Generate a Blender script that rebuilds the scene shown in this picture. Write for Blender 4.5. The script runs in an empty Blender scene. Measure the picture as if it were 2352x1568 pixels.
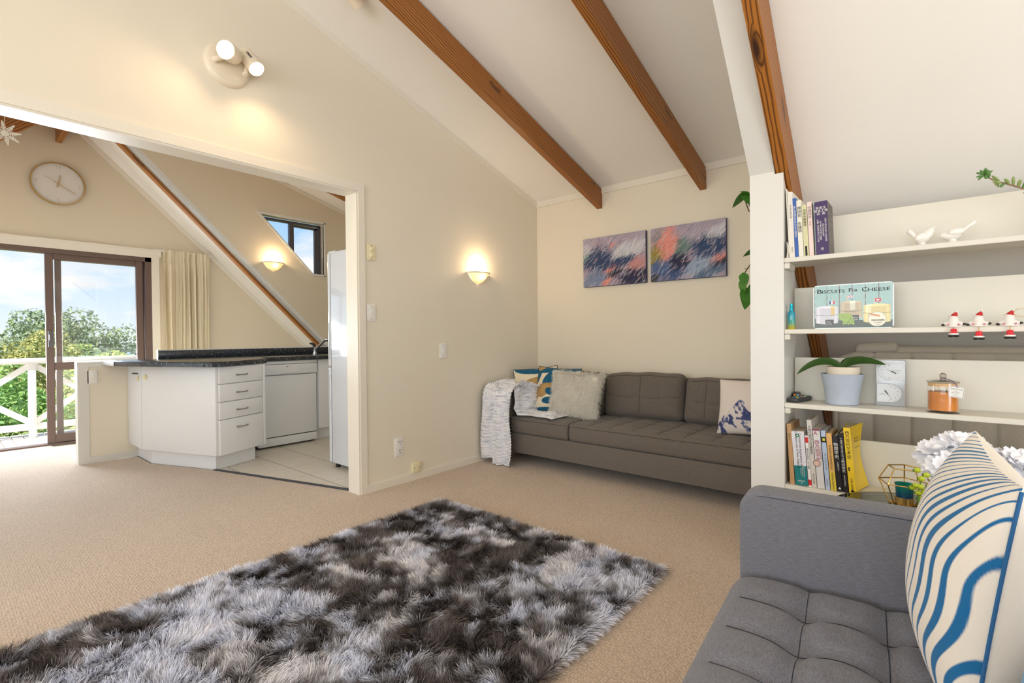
import bpy, bmesh, math, random
import numpy as np
from mathutils import Matrix, Vector
R = math.radians
sin, cos, pi = math.sin, math.cos, math.pi
random.seed(7)
rng = np.random.default_rng(11)
SC = bpy.context.scene
COL = SC.collection
# ------------------------------------------------------------------ camera
F_PX, YAW, PITCH, ROLL, CAM_H = 1133.05, 0.699736538, -0.00881221, -0.009117, 1.06
def cam_axes():
    f = Vector((-sin(YAW) * cos(PITCH), cos(YAW) * cos(PITCH), sin(PITCH)))
    r = Vector((cos(YAW), sin(YAW), 0.0)); u = r.cross(f)
    return cos(ROLL) * r + sin(ROLL) * u, -sin(ROLL) * r + cos(ROLL) * u, f
cr, cu, cf = cam_axes()
cd = bpy.data.cameras.new('camera'); cam = bpy.data.objects.new('camera', cd); COL.objects.link(cam)
cd.sensor_width = 36.0; cd.lens = F_PX / 2352 * 36.0; cd.clip_start = 0.05; cd.clip_end = 500
cam.matrix_world = Matrix(((cr.x, cu.x, -cf.x, 0), (cr.y, cu.y, -cf.y, 0), (cr.z, cu.z, -cf.z, CAM_H), (0, 0, 0, 1)))
SC.camera = cam
# ------------------------------------------------------------------ colour management
vs = SC.view_settings
vs.view_transform = 'Standard'; vs.look = 'None'; vs.gamma = 1.0; vs.use_curve_mapping = False
vs.exposure = 0.0
SC.display_settings.display_device = 'sRGB'
SC.cycles.max_bounces = 8; SC.cycles.diffuse_bounces = 5; SC.cycles.transparent_max_bounces = 16
SC.cycles.sample_clamp_indirect = 6.0
SC.cycles.caustics_reflective = False; SC.cycles.caustics_refractive = False
# ------------------------------------------------------------------ sky
W = bpy.data.worlds.new('sky'); SC.world = W; W.use_nodes = True
n = W.node_tree.nodes; l = W.node_tree.links; n.clear()
def wn(t, **k):
    x = n.new(t)
    for a, b in k.items(): setattr(x, a, b)
    return x
tc = wn('ShaderNodeTexCoord'); sep = wn('ShaderNodeSeparateXYZ'); l.new(tc.outputs['Generated'], sep.inputs[0])
rmp = wn('ShaderNodeValToRGB'); l.new(sep.outputs['Z'], rmp.inputs[0])
e = rmp.color_ramp.elements
e[0].position = 0.0; e[0].color = (0.86, 0.93, 1.0, 1); e[1].position = 0.75; e[1].color = (0.16, 0.36, 0.78, 1)
x = e.new(0.10); x.color = (0.62, 0.82, 0.99, 1)
x = e.new(0.24); x.color = (0.32, 0.60, 0.95, 1)
add = wn('ShaderNodeMath', operation='ADD'); l.new(sep.outputs['Z'], add.inputs[0]); add.inputs[1].default_value = 0.16
div = wn('ShaderNodeVectorMath', operation='DIVIDE'); l.new(tc.outputs['Generated'], div.inputs[0]); l.new(add.outputs[0], div.inputs[1])
mp = wn('ShaderNodeMapping'); l.new(div.outputs[0], mp.inputs[0]); mp.inputs['Location'].default_value = (3.1, 1.9, 0.0); mp.inputs['Scale'].default_value = (0.55, 0.8, 0.8)
nz = wn('ShaderNodeTexNoise'); l.new(mp.outputs[0], nz.inputs['Vector']); nz.inputs['Scale'].default_value = 1.5; nz.inputs['Detail'].default_value = 8; nz.inputs['Roughness'].default_value = 0.55
cr2 = wn('ShaderNodeValToRGB'); l.new(nz.outputs[0], cr2.inputs[0]); e = cr2.color_ramp.elements
e[0].position = 0.50; e[0].color = (0, 0, 0, 1); e[1].position = 0.63; e[1].color = (1, 1, 1, 1)
mx = wn('ShaderNodeMixRGB'); l.new(cr2.outputs[0], mx.inputs[0]); l.new(rmp.outputs[0], mx.inputs[1]); mx.inputs[2].default_value = (0.97, 0.97, 0.98, 1)
bg = wn('ShaderNodeBackground'); l.new(mx.outputs[0], bg.inputs[0]); bg.inputs[1].default_value = 1.08
ow = wn('ShaderNodeOutputWorld'); l.new(bg.outputs[0], ow.inputs[0])
# ------------------------------------------------------------------ sun, door daylight and added fill lights
def light(name, typ, loc, energy, color=(1, 1, 1), **k):
    d = bpy.data.lights.new(name, typ); o = bpy.data.objects.new(name, d); COL.objects.link(o)
    d.energy = energy; d.color = color; o.location = loc
    for a, b in k.items(): setattr(d, a, b)
    return o
sun = light('sun', 'SUN', (-10, -8, 20), 9.0, (1.0, 0.96, 0.88), angle=R(0.6))
sun.rotation_euler = Vector((-0.15, 0.62, -0.77)).to_track_quat('-Z', 'Y').to_euler()
def area_light(name, loc, aim, sx, sy, energy, color):
    o = light(name, 'AREA', loc, energy, color, shape='RECTANGLE', size=sx, size_y=sy)
    o.rotation_euler = Vector(aim).to_track_quat('-Z', 'Z').to_euler()
    return o
# added fill lights behind unseen openings, then daylight at the sliding door
area_light('fill_rear', (0.0, -4.62, 1.4), (0, 1, 0.95), 5.2, 1.8, 158, (0.90, 0.955, 1.0))
area_light('fill_right', (3.66, -0.6, 1.4), (-1, 0.1, 0.30), 3.2, 1.7, 98, (0.92, 0.965, 1.0))
area_light('fill_dining', (-5.0, -2.42, 1.2), (0, 1, 0.25), 3.0, 1.8, 24, (0.92, 0.965, 1.0))
area_light('daylight_door', (-6.99, 0.45, 1.0), (1, 0.12, -0.28), 0.64, 1.8, 125, (0.82, 0.90, 1.0))
# ------------------------------------------------------------------ node helpers and materials
def lin(c):
    return tuple(((v / 255) / 12.92 if v / 255 <= 0.04045 else ((v / 255 + 0.055) / 1.055) ** 2.4) for v in c)
def new_mat(name):
    m = bpy.data.materials.new(name); m.use_nodes = True; t = m.node_tree; t.nodes.clear()
    o = t.nodes.new('ShaderNodeOutputMaterial'); b = t.nodes.new('ShaderNodeBsdfPrincipled'); t.links.new(b.outputs[0], o.inputs[0])
    return m, t, b
def node(t, typ, ins=None, **k):
    x = t.nodes.new(typ)
    for a, b in k.items(): setattr(x, a, b)
    for a, b in (ins or {}).items():
        if hasattr(b, 'is_linked') or hasattr(b, 'links'): t.links.new(b, x.inputs[a])
        else: x.inputs[a].default_value = b
    return x
def ramp(t, fac, stops):
    r = node(t, 'ShaderNodeValToRGB'); t.links.new(fac, r.inputs[0]); e = r.color_ramp.elements
    while len(e) < len(stops): e.new(0.5)
    for q, (p, c) in zip(e, stops): q.position = p; q.color = (*c, 1)
    return r
def coords(t, scale=(1, 1, 1), src='Object', rot=(0, 0, 0)):
    c = node(t, 'ShaderNodeTexCoord'); m = node(t, 'ShaderNodeMapping', {'Vector': c.outputs[src], 'Scale': scale, 'Rotation': rot})
    return m.outputs[0]
def mul(c, k): return tuple(min(1, v * k) for v in c)
def mat(name, col, rough=0.5, metal=0.0, spec=0.5, var=0.0, vscale=3.0, bump=0.0, bscale=60.0, coat=0.0, trans=0.0, ior=1.45, emit=None, es=0.0, sheen=0.0, alpha=1.0, raw=False):
    m, t, b = new_mat(name); c = col if raw else lin(col)
    b.inputs['Base Color'].default_value = (*c, 1); b.inputs['Roughness'].default_value = rough; b.inputs['Metallic'].default_value = metal
    b.inputs['Specular IOR Level'].default_value = spec; b.inputs['IOR'].default_value = ior
    if coat: b.inputs['Coat Weight'].default_value = coat; b.inputs['Coat Roughness'].default_value = 0.05
    if trans: b.inputs['Transmission Weight'].default_value = trans
    if sheen: b.inputs['Sheen Weight'].default_value = sheen; b.inputs['Sheen Roughness'].default_value = 0.5
    if alpha < 1: b.inputs['Alpha'].default_value = alpha
    if emit is not None: b.inputs['Emission Color'].default_value = (*lin(emit), 1); b.inputs['Emission Strength'].default_value = es
    if var:
        z = node(t, 'ShaderNodeTexNoise', {'Vector': coords(t), 'Scale': vscale, 'Detail': 5.0})
        r = ramp(t, z.outputs[0], [(0.3, mul(c, 1 - var)), (0.7, mul(c, 1 + var))]); t.links.new(r.outputs[0], b.inputs['Base Color'])
    if bump:
        z = node(t, 'ShaderNodeTexNoise', {'Vector': coords(t), 'Scale': bscale, 'Detail': 4.0})
        bp = node(t, 'ShaderNodeBump', {'Height': z.outputs[0], 'Strength': bump, 'Distance': 0.004}); t.links.new(bp.outputs[0], b.inputs['Normal'])
    return m
def fabric(name, col, dark=0.78, light=1.18, scale=1.0, rough=0.9, sheen=0.15, bump=0.35):
    """woven melange cloth: crossing stretched noise gives warp and weft"""
    m, t, b = new_mat(name); c = lin(col)
    a1 = node(t, 'ShaderNodeTexNoise', {'Vector': coords(t, (60 * scale, 900 * scale, 900 * scale)), 'Scale': 1.0, 'Detail': 2.0})
    a2 = node(t, 'ShaderNodeTexNoise', {'Vector': coords(t, (900 * scale, 60 * scale, 500 * scale)), 'Scale': 1.0, 'Detail': 2.0})
    mxx = node(t, 'ShaderNodeMath', {0: a1.outputs[0], 1: a2.outputs[0]}, operation='ADD')
    r = ramp(t, node(t, 'ShaderNodeMath', {0: mxx.outputs[0], 1: 0.5}, operation='MULTIPLY').outputs[0], [(0.36, mul(c, dark)), (0.64, mul(c, light))])
    t.links.new(r.outputs[0], b.inputs['Base Color']); b.inputs['Roughness'].default_value = rough
    b.inputs['Sheen Weight'].default_value = sheen; b.inputs['Specular IOR Level'].default_value = 0.2
    bp = node(t, 'ShaderNodeBump', {'Height': mxx.outputs[0], 'Strength': bump, 'Distance': 0.001}); t.links.new(bp.outputs[0], b.inputs['Normal'])
    return m
def vcol(name, rough=0.9, spec=0.2, bump=0.0, bscale=400.0, trans=0.0, sheen=0.0, coat=0.0, soft=0.0):
    m, t, b = new_mat(name)
    if soft:
        na = node(t, 'ShaderNodeAttribute', attribute_name='nrm'); ge = node(t, 'ShaderNodeNewGeometry'); mv = node(t, 'ShaderNodeMixRGB', {0: soft, 1: ge.outputs['Normal'], 2: na.outputs['Vector']}); nv = node(t, 'ShaderNodeVectorMath', {0: mv.outputs[0]}, operation='NORMALIZE'); t.links.new(nv.outputs[0], b.inputs['Normal'])
    a = node(t, 'ShaderNodeAttribute', attribute_name='Col'); t.links.new(a.outputs['Color'], b.inputs['Base Color'])
    b.inputs['Roughness'].default_value = rough; b.inputs['Specular IOR Level'].default_value = spec
    if sheen: b.inputs['Sheen Weight'].default_value = sheen
    if coat: b.inputs['Coat Weight'].default_value = coat
    if bump:
        z = node(t, 'ShaderNodeTexNoise', {'Vector': coords(t), 'Scale': bscale, 'Detail': 3.0})
        bp = node(t, 'ShaderNodeBump', {'Height': z.outputs[0], 'Strength': bump, 'Distance': 0.002}); t.links.new(bp.outputs[0], b.inputs['Normal'])
    if trans:
        tr = node(t, 'ShaderNodeBsdfTranslucent'); t.links.new(a.outputs['Color'], tr.inputs[0])
        mx = node(t, 'ShaderNodeMixShader', {0: trans, 1: b.outputs[0], 2: tr.outputs[0]}); o = [q for q in t.nodes if q.type == 'OUTPUT_MATERIAL'][0]
        t.links.new(mx.outputs[0], o.inputs[0])
    return m
def wood(name, c0, c1, c2, ring=26.0, rough=0.45):
    """long grain on the attribute wc: x along the timber, y and z across it"""
    m, t, b = new_mat(name)
    a = node(t, 'ShaderNodeAttribute', attribute_name='wc')
    dm = node(t, 'ShaderNodeMapping', {'Vector': a.outputs['Vector'], 'Scale': (1.1, 5.0, 5.0)})
    dn = node(t, 'ShaderNodeTexNoise', {'Vector': dm.outputs[0], 'Scale': 1.0, 'Detail': 3.0})
    vk = node(t, 'ShaderNodeMapping', {'Vector': a.outputs['Vector'], 'Scale': (1.7, 7.0, 7.0)})
    vo = node(t, 'ShaderNodeTexVoronoi', {'Vector': vk.outputs[0], 'Scale': 1.0, 'Randomness': 1.0})
    knot = ramp(t, vo.outputs['Distance'], [(0.05, (1, 1, 1)), (0.17, (0, 0, 0))])
    sp = node(t, 'ShaderNodeSeparateXYZ', {0: a.outputs['Vector']})
    v1 = node(t, 'ShaderNodeMath', {0: sp.outputs['Y'], 1: sp.outputs['Z']}, operation='ADD')
    v2 = node(t, 'ShaderNodeMath', {0: dn.outputs[0], 1: 0.10, 2: v1.outputs[0]}, operation='MULTIPLY_ADD')
    v3 = node(t, 'ShaderNodeMath', {0: knot.outputs[0], 1: 0.035, 2: v2.outputs[0]}, operation='MULTIPLY_ADD')
    v4 = node(t, 'ShaderNodeMath', {0: v3.outputs[0], 1: ring * 6.283 * 4}, operation='MULTIPLY')
    v5 = node(t, 'ShaderNodeMath', {0: v4.outputs[0]}, operation='SINE')
    v6 = node(t, 'ShaderNodeMath', {0: v5.outputs[0], 1: 0.5, 2: 0.5}, operation='MULTIPLY_ADD')
    fm = node(t, 'ShaderNodeMapping', {'Vector': a.outputs['Vector'], 'Scale': (6, 260, 260)})
    fn = node(t, 'ShaderNodeTexNoise', {'Vector': fm.outputs[0], 'Scale': 1.0, 'Detail': 4.0})
    v7 = node(t, 'ShaderNodeMath', {0: fn.outputs[0], 1: 0.5, 2: v6.outputs[0]}, operation='MULTIPLY_ADD')
    r = ramp(t, v7.outputs[0], [(0.25, lin(c0)), (0.75, lin(c1)), (1.25, lin(c1))])
    mx = node(t, 'ShaderNodeMixRGB', {0: knot.outputs[0], 1: r.outputs[0], 2: (*lin(c2), 1)})
    t.links.new(mx.outputs[0], b.inputs['Base Color']); b.inputs['Roughness'].default_value = rough
    bp = node(t, 'ShaderNodeBump', {'Height': v7.outputs[0], 'Strength': 0.25, 'Distance': 0.002}); t.links.new(bp.outputs[0], b.inputs['Normal'])
    return m
def glass(name, col=(255, 255, 255), alpha_mix=0.03, rough=0.0):
    """thin clear pane: mostly see-through with a mirror sheen"""
    m, t, b = new_mat(name); t.nodes.remove(b); o = t.nodes[0]
    tr = node(t, 'ShaderNodeBsdfTransparent', {0: (*lin(col), 1)}); gl = node(t, 'ShaderNodeBsdfGlossy', {0: (1, 1, 1, 1), 'Roughness': rough})
    lw = node(t, 'ShaderNodeLayerWeight', {0: 0.5}); pw = node(t, 'ShaderNodeMath', {0: lw.outputs['Facing'], 1: 4.0}, operation='POWER'); ad = node(t, 'ShaderNodeMath', {0: pw.outputs[0], 1: 0.55, 2: alpha_mix}, operation='MULTIPLY_ADD', use_clamp=True)
    mx = node(t, 'ShaderNodeMixShader', {0: ad.outputs[0], 1: tr.outputs[0], 2: gl.outputs[0]}); t.links.new(mx.outputs[0], o.inputs[0])
    return m
MT = {}
MT['wall'] = mat('wall_paint', (236, 227, 209), 0.62, var=0.012, vscale=1.2, bump=0.05, bscale=260)
MT['wall_tan'] = mat('wall_paint_kitchen', (226, 213, 190), 0.62, var=0.012, vscale=1.2, bump=0.05, bscale=260)
MT['ceil'] = mat('ceiling_paint', (248, 245, 239), 0.7, var=0.01, vscale=1.5, bump=0.04, bscale=200)
MT['trim'] = mat('trim_paint', (226, 224, 218), 0.35, var=0.01)
MT['creamtrim'] = mat('cream_trim_paint', (238, 231, 217), 0.4, var=0.01)
MT['white'] = mat('white_laminate', (237, 237, 238), 0.38, var=0.01)
MT['shelf'] = mat('shelf_paint', (224, 219, 206), 0.36, var=0.008)
MT['steel'] = mat('chrome', (205, 205, 208), 0.14, metal=1.0, var=0.02)
MT['satin'] = mat('satin_steel', (150, 146, 142), 0.32, metal=1.0, var=0.04, vscale=40)
MT['bronze'] = mat('bronze_aluminium', (112, 92, 84), 0.4, metal=0.2, var=0.05)
MT['black'] = mat('black_plastic', (26, 26, 28), 0.35, var=0.1)
MT['dark'] = mat('dark_gap', (40, 38, 36), 0.8, var=0.1)
MT['cream'] = mat('cream_plastic', (236, 226, 188), 0.4, var=0.02)
MT['plate'] = mat('white_plastic', (240, 238, 232), 0.35, var=0.01)
MT['appl'] = mat('appliance_enamel', (232, 233, 234), 0.22, coat=0.3, var=0.006)
MT['fridge'] = mat('fridge_gloss', (226, 230, 236), 0.12, coat=0.8, var=0.006)
MT['gold'] = mat('brushed_gold', (214, 176, 104), 0.25, metal=1.0, var=0.05, vscale=30)
MT['ink'] = mat('black_ink', (30, 30, 32), 0.7, var=0.05)
MT['inkgrey'] = mat('grey_ink', (110, 108, 108), 0.7, var=0.05)
MT['inkwhite'] = mat('white_ink', (238, 236, 232), 0.7, var=0.02)
MT['inkred'] = mat('magenta_ink', (160, 40, 80), 0.7, var=0.05)
MT['glass'] = glass('clear_glass')
MT['beam'] = wood('pine_timber', (96, 54, 14), (172, 108, 40), (56, 28, 8), ring=15)
MT['deckw'] = mat('weathered_deck', (226, 214, 200), 0.8, var=0.08, vscale=8)
# ------------------------------------------------------------------ geometry helpers
class G:
    def __init__(s): s.v = []; s.f = []; s.c = []; s.w = []
    def add(s, v, f, c=None):
        b = len(s.v); s.v += [tuple(p) for p in v]; s.f += [tuple(i + b for i in q) for q in f]
        if c is not None: s.c += [tuple(k) for k in c]
        return s
    def box(s, a, b, M=None):
        x0, y0, z0 = (min(a[i], b[i]) for i in range(3)); x1, y1, z1 = (max(a[i], b[i]) for i in range(3))
        v = [(x0, y0, z0), (x1, y0, z0), (x1, y1, z0), (x0, y1, z0), (x0, y0, z1), (x1, y0, z1), (x1, y1, z1), (x0, y1, z1)]
        if M is not None: v = [tuple(M @ Vector(p)) for p in v]
        return s.add(v, [(0, 3, 2, 1), (4, 5, 6, 7), (0, 1, 5, 4), (1, 2, 6, 5), (2, 3, 7, 6), (3, 0, 4, 7)])
    def rbox(s, a, b, r=0.006, seg=2, M=None):
        bm = bmesh.new(); bmesh.ops.create_cube(bm, size=1.0)
        for v in bm.verts: v.co = Vector([(a[i] + b[i]) / 2 + v.co[i] * abs(b[i] - a[i]) for i in range(3)])
        bmesh.ops.bevel(bm, geom=bm.edges[:], offset=min(r, 0.49 * min(abs(b[i] - a[i]) for i in range(3))), segments=seg, profile=0.5, affect='EDGES')
        if M is not None: bm.transform(M)
        s.bm(bm); return s
    def bm(s, bm):
        bm.verts.index_update(); s.add([v.co[:] for v in bm.verts], [[v.index for v in f.verts] for f in bm.faces]); bm.free(); return s
    def prism(s, poly, axis, a, b):
        """polygon (2-D) extruded along axis from a to b; the polygon's coordinates are the other two axes in order"""
        def p(q, t):
            r = list(q); r.insert(axis, t); return tuple(r)
        k = len(poly); v = [p(q, a) for q in poly] + [p(q, b) for q in poly]
        f = [tuple(range(k))[::-1], tuple(range(k, 2 * k))] + [(i, (i + 1) % k, k + (i + 1) % k, k + i) for i in range(k)]
        return s.add(v, f)
    def cyl(s, p0, p1, r0, r1=None, k=16, cap=True):
        r1 = r0 if r1 is None else r1; p0 = Vector(p0); p1 = Vector(p1); d = (p1 - p0).normalized()
        u = d.orthogonal().normalized(); w = d.cross(u)
        v = [p0 + (u * cos(2 * pi * i / k) + w * sin(2 * pi * i / k)) * r0 for i in range(k)] + [p1 + (u * cos(2 * pi * i / k) + w * sin(2 * pi * i / k)) * r1 for i in range(k)]
        f = [(i, (i + 1) % k, k + (i + 1) % k, k + i) for i in range(k)]
        if cap: f += [tuple(range(k))[::-1], tuple(range(k, 2 * k))]
        return s.add(v, f)
    def tube(s, path, r, k=8, closed=False):
        P = [Vector(p) for p in path]; n = len(P); rr = r if hasattr(r, '__len__') else [r] * n
        v = []; up = None
        for i in range(n):
            d = (P[(i + 1) % n] - P[i - 1]) if (closed or 0 < i < n - 1) else (P[1] - P[0] if i == 0 else P[-1] - P[-2])
            d.normalize(); up = d.orthogonal().normalized() if up is None else (up - d * up.dot(d)).normalized(); w = d.cross(up)
            v += [P[i] + (up * cos(2 * pi * j / k) + w * sin(2 * pi * j / k)) * rr[i] for j in range(k)]
        f = [(i * k + j, i * k + (j + 1) % k, ((i + 1) % n) * k + (j + 1) % k, ((i + 1) % n) * k + j) for i in range(n if closed else n - 1) for j in range(k)]
        if not closed: f += [tuple(range(k))[::-1], tuple((n - 1) * k + j for j in range(k))]
        return s.add(v, f)
    def lathe(s, prof, c=(0, 0, 0), k=32, M=None):
        n = len(prof); v = []
        for r, z in prof: v += [(c[0] + r * cos(2 * pi * j / k), c[1] + r * sin(2 * pi * j / k), c[2] + z) for j in range(k)]
        f = [(i * k + j, i * k + (j + 1) % k, (i + 1) * k + (j + 1) % k, (i + 1) * k + j) for i in range(n - 1) for j in range(k)]
        if prof[0][0] > 1e-5: f.append(tuple(range(k))[::-1])
        if prof[-1][0] > 1e-5: f.append(tuple((n - 1) * k + j for j in range(k)))
        if M is not None: v = [tuple(M @ Vector(p)) for p in v]
        return s.add(v, f)
    def ball(s, c, r, k=16, m=10, M=None):
        r = r if hasattr(r, '__len__') else (r, r, r)
        v = []
        for i in range(m + 1):
            a = -pi / 2 + pi * i / m
            v += [Vector((r[0] * cos(a) * cos(2 * pi * j / k), r[1] * cos(a) * sin(2 * pi * j / k), r[2] * sin(a))) for j in range(k)]
        v = [(M @ p if M is not None else p) + Vector(c) for p in v]
        return s.add(v, [(i * k + j, i * k + (j + 1) % k, (i + 1) * k + (j + 1) % k, (i + 1) * k + j) for i in range(m) for j in range(k)])
    def grid(s, fn, nu, nv, col=None):
        v = [fn(i / nu, j / nv) for j in range(nv + 1) for i in range(nu + 1)]
        f = [(j * (nu + 1) + i, j * (nu + 1) + i + 1, (j + 1) * (nu + 1) + i + 1, (j + 1) * (nu + 1) + i) for j in range(nv) for i in range(nu)]
        return s.add(v, f, [col(i / nu, j / nv) for j in range(nv + 1) for i in range(nu + 1)] if col else None)
    def xf(s, M):
        s.v = [tuple(M @ Vector(p)) for p in s.v]; return s
WM = {}
def build(name, g, m, smooth=35):
    me = bpy.data.meshes.new(name); me.from_pydata(g.v, [], g.f); me.validate()
    bm = bmesh.new(); bm.from_mesh(me); bmesh.ops.remove_doubles(bm, verts=bm.verts, dist=1e-6) if not g.c and not g.w else None
    bmesh.ops.recalc_face_normals(bm, faces=bm.faces); bm.to_mesh(me); bm.free()
    if g.c:
        a = me.color_attributes.new('Col', 'FLOAT_COLOR', 'POINT'); a.data.foreach_set('color', np.array([(*c[:3], 1.0) for c in g.c], dtype=np.float32).ravel())
    if g.w:
        a = me.attributes.new('wc', 'FLOAT_VECTOR', 'POINT'); a.data.foreach_set('vector', np.array(g.w, dtype=np.float32).ravel())
    if smooth:
        me.shade_smooth(); me.set_sharp_from_angle(angle=R(smooth))
    for x in (m if isinstance(m, (list, tuple)) else [m]): me.materials.append(x)
    return me
def obj(name, g, m, parent=None, smooth=35, local=False, label=None, kind=None, at=None):
    """one mesh object; g is in world coordinates unless local"""
    if parent is None and not local:
        if at is None:
            P = np.array(g.v); at = (*((P.min(0) + P.max(0)) / 2)[:2], P[:, 2].min())
        M = Matrix.Translation(at); g.xf(M.inverted())
    elif parent is not None:
        M = WM[parent.name]
        if not local: g.xf(M.inverted())
    else: M = Matrix.Identity(4)
    o = bpy.data.objects.new(name, build(name, g, m, smooth)); COL.objects.link(o)
    if parent is not None: o.parent = parent
    else: o.matrix_world = M
    WM[o.name] = M
    if label: o['label'] = label
    if kind: o['kind'] = kind
    return o
def tag(o, label, cat, group=None, kind=None):
    o['label'] = label; o['category'] = cat
    if group: o['group'] = group
    if kind: o['kind'] = kind
    return o
def thing(name, label, cat, loc=(0, 0, 0), rotz=0.0, group=None, M=None):
    o = bpy.data.objects.new(name, None); COL.objects.link(o); o.empty_display_size = 0.1
    M = M if M is not None else Matrix.Translation(loc) @ Matrix.Rotation(rotz, 4, 'Z')
    o.matrix_world = M; WM[o.name] = M
    return tag(o, label, cat, group)
def struct(name, g, m, parent=None, smooth=0, label=None):
    o = obj(name, g, m, parent, smooth, at=(0, 0, 0) if parent is None else None)
    if parent is None: o['kind'] = 'structure'
    if label: o['label'] = label
    return o
def part_copy(src, parent, M):
    """another piece that shares src's mesh, placed by M in the parent's frame"""
    o = src.copy(); COL.objects.link(o); o.parent = parent; o.matrix_local = M; WM[o.name] = WM[parent.name] @ M
    return o
def dup(root, M, label=None, group=None):
    r = root.copy(); COL.objects.link(r); r.matrix_world = M; WM[r.name] = M
    if label: r['label'] = label
    if group: r['group'] = group
    for ch in list(root.children):
        c = ch.copy(); COL.objects.link(c); c.parent = r; c.matrix_local = ch.matrix_local
        for q in ch.children:
            d = q.copy(); COL.objects.link(d); d.parent = c; d.matrix_local = q.matrix_local
    return r
_tc = {}
def text_geo(body, size, align='CENTER', spacing=1.0, bold=False, line=1.0):
    """flat letter outlines in the x-y plane"""
    key = (body, size, align, spacing, bold, line)
    if key not in _tc:
        c = bpy.data.curves.new('letters', 'FONT'); c.body = body; c.size = size; c.align_x = align; c.align_y = 'CENTER'; c.resolution_u = 2; c.space_character = spacing; c.space_line = line
        if bold: c.offset = size * 0.018
        o = bpy.data.objects.new('letters', c); COL.objects.link(o); dg = bpy.context.evaluated_depsgraph_get()
        me = bpy.data.meshes.new_from_object(o.evaluated_get(dg))
        _tc[key] = ([v.co.copy() for v in me.vertices], [tuple(p.vertices) for p in me.polygons])
        bpy.data.objects.remove(o); bpy.data.curves.remove(c); bpy.data.meshes.remove(me)
    return _tc[key]
def text(g, body, size, origin, ux, uy, **k):
    v, f = text_geo(body, size, **k); o = Vector(origin); ux = Vector(ux); uy = Vector(uy)
    return g.add([o + ux * p.x + uy * p.y for p in v], f)
# smooth value noise in numpy
def vnoise(x, y, seed=0, per=256):
    t = np.random.default_rng(seed).random((per, per)); xi = np.floor(x).astype(int); yi = np.floor(y).astype(int)
    fx = x - xi; fy = y - yi; fx = fx * fx * (3 - 2 * fx); fy = fy * fy * (3 - 2 * fy)
    a = t[xi % per, yi % per]; b = t[(xi + 1) % per, yi % per]; c = t[xi % per, (yi + 1) % per]; d = t[(xi + 1) % per, (yi + 1) % per]
    return (a * (1 - fx) + b * fx) * (1 - fy) + (c * (1 - fx) + d * fx) * fy
def fbm(x, y, seed=0, o=4):
    s = 0; a = 0.5; n = 0
    for i in range(o): s = s + a * vnoise(x * 2 ** i + 7.3 * i, y * 2 ** i + 3.1 * i, seed + i); n += a; a *= 0.55
    return s / n
def fast_mesh(name, V, Fq, m, parent=None, col=None, smooth=False, k=4, at=None, kind=None, nrm=None):
    """many small faces from numpy arrays, all with k corners"""
    M = WM[parent.name] if parent is not None else Matrix.Translation(at or (0, 0, 0)); o3 = np.array(M.inverted())
    V = V @ o3[:3, :3].T + o3[:3, 3]
    me = bpy.data.meshes.new(name); me.vertices.add(len(V)); me.vertices.foreach_set('co', V.astype(np.float32).ravel())
    me.loops.add(Fq.size); me.loops.foreach_set('vertex_index', Fq.astype(np.int32).ravel())
    me.polygons.add(len(Fq)); me.polygons.foreach_set('loop_start', np.arange(0, Fq.size, k, dtype=np.int32))
    me.update(calc_edges=True); me.validate()
    if col is not None:
        a = me.color_attributes.new('Col', 'FLOAT_COLOR', 'POINT'); a.data.foreach_set('color', np.c_[col, np.ones(len(col))].astype(np.float32).ravel())
    if nrm is not None: me.attributes.new('nrm', 'FLOAT_VECTOR', 'POINT').data.foreach_set('vector', nrm.astype(np.float32).ravel())
    if smooth: me.shade_smooth()
    me.materials.append(m); o = bpy.data.objects.new(name, me); COL.objects.link(o)
    if parent is not None: o.parent = parent
    else: o.matrix_world = M
    WM[o.name] = M
    if kind: o['kind'] = kind
    return o
def softbox(hx, hy, hz, r, res=0.03, disp=None):
    """rounded box of half sizes h about the origin; disp(P) -> offsets"""
    V = []; Q = []
    h = np.array([hx, hy, hz])
    for ax in range(3):
        a, b = [i for i in range(3) if i != ax]; na = max(3, int(2 * h[a] / res)); nb = max(3, int(2 * h[b] / res))
        ua = np.linspace(-h[a], h[a], na + 1); ub = np.linspace(-h[b], h[b], nb + 1)
        for sg in (-1, 1):
            A, B = np.meshgrid(ua, ub, indexing='ij'); P = np.zeros((A.size, 3)); P[:, a] = A.ravel(); P[:, b] = B.ravel(); P[:, ax] = sg * h[ax]
            base = sum(len(v) for v in V); V.append(P)
            i, j = np.meshgrid(np.arange(na), np.arange(nb), indexing='ij'); i = i.ravel(); j = j.ravel(); q = base + i * (nb + 1) + j
            Q.append(np.c_[q, q + nb + 1, q + nb + 2, q + 1])
    V = np.concatenate(V); Q = np.concatenate(Q)
    rr = np.minimum(r, h * 0.98); inner = np.clip(V, -(h - rr), h - rr); d = V - inner; dn = np.linalg.norm(d / rr, axis=1, keepdims=True); dn[dn < 1e-9] = 1
    P = inner + d / dn
    key = np.round(P, 5); u, idx, inv = np.unique(key, axis=0, return_index=True, return_inverse=True); inv = inv.ravel()
    P = P[idx]; Q = inv[Q]
    if disp is not None: P = P + disp(P)
    g = G(); g.v = [tuple(p) for p in P]; g.f = [tuple(q) for q in Q if len(set(q)) == 4] + [tuple(dict.fromkeys(q)) for q in Q if len(set(q)) == 3]
    return g
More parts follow.
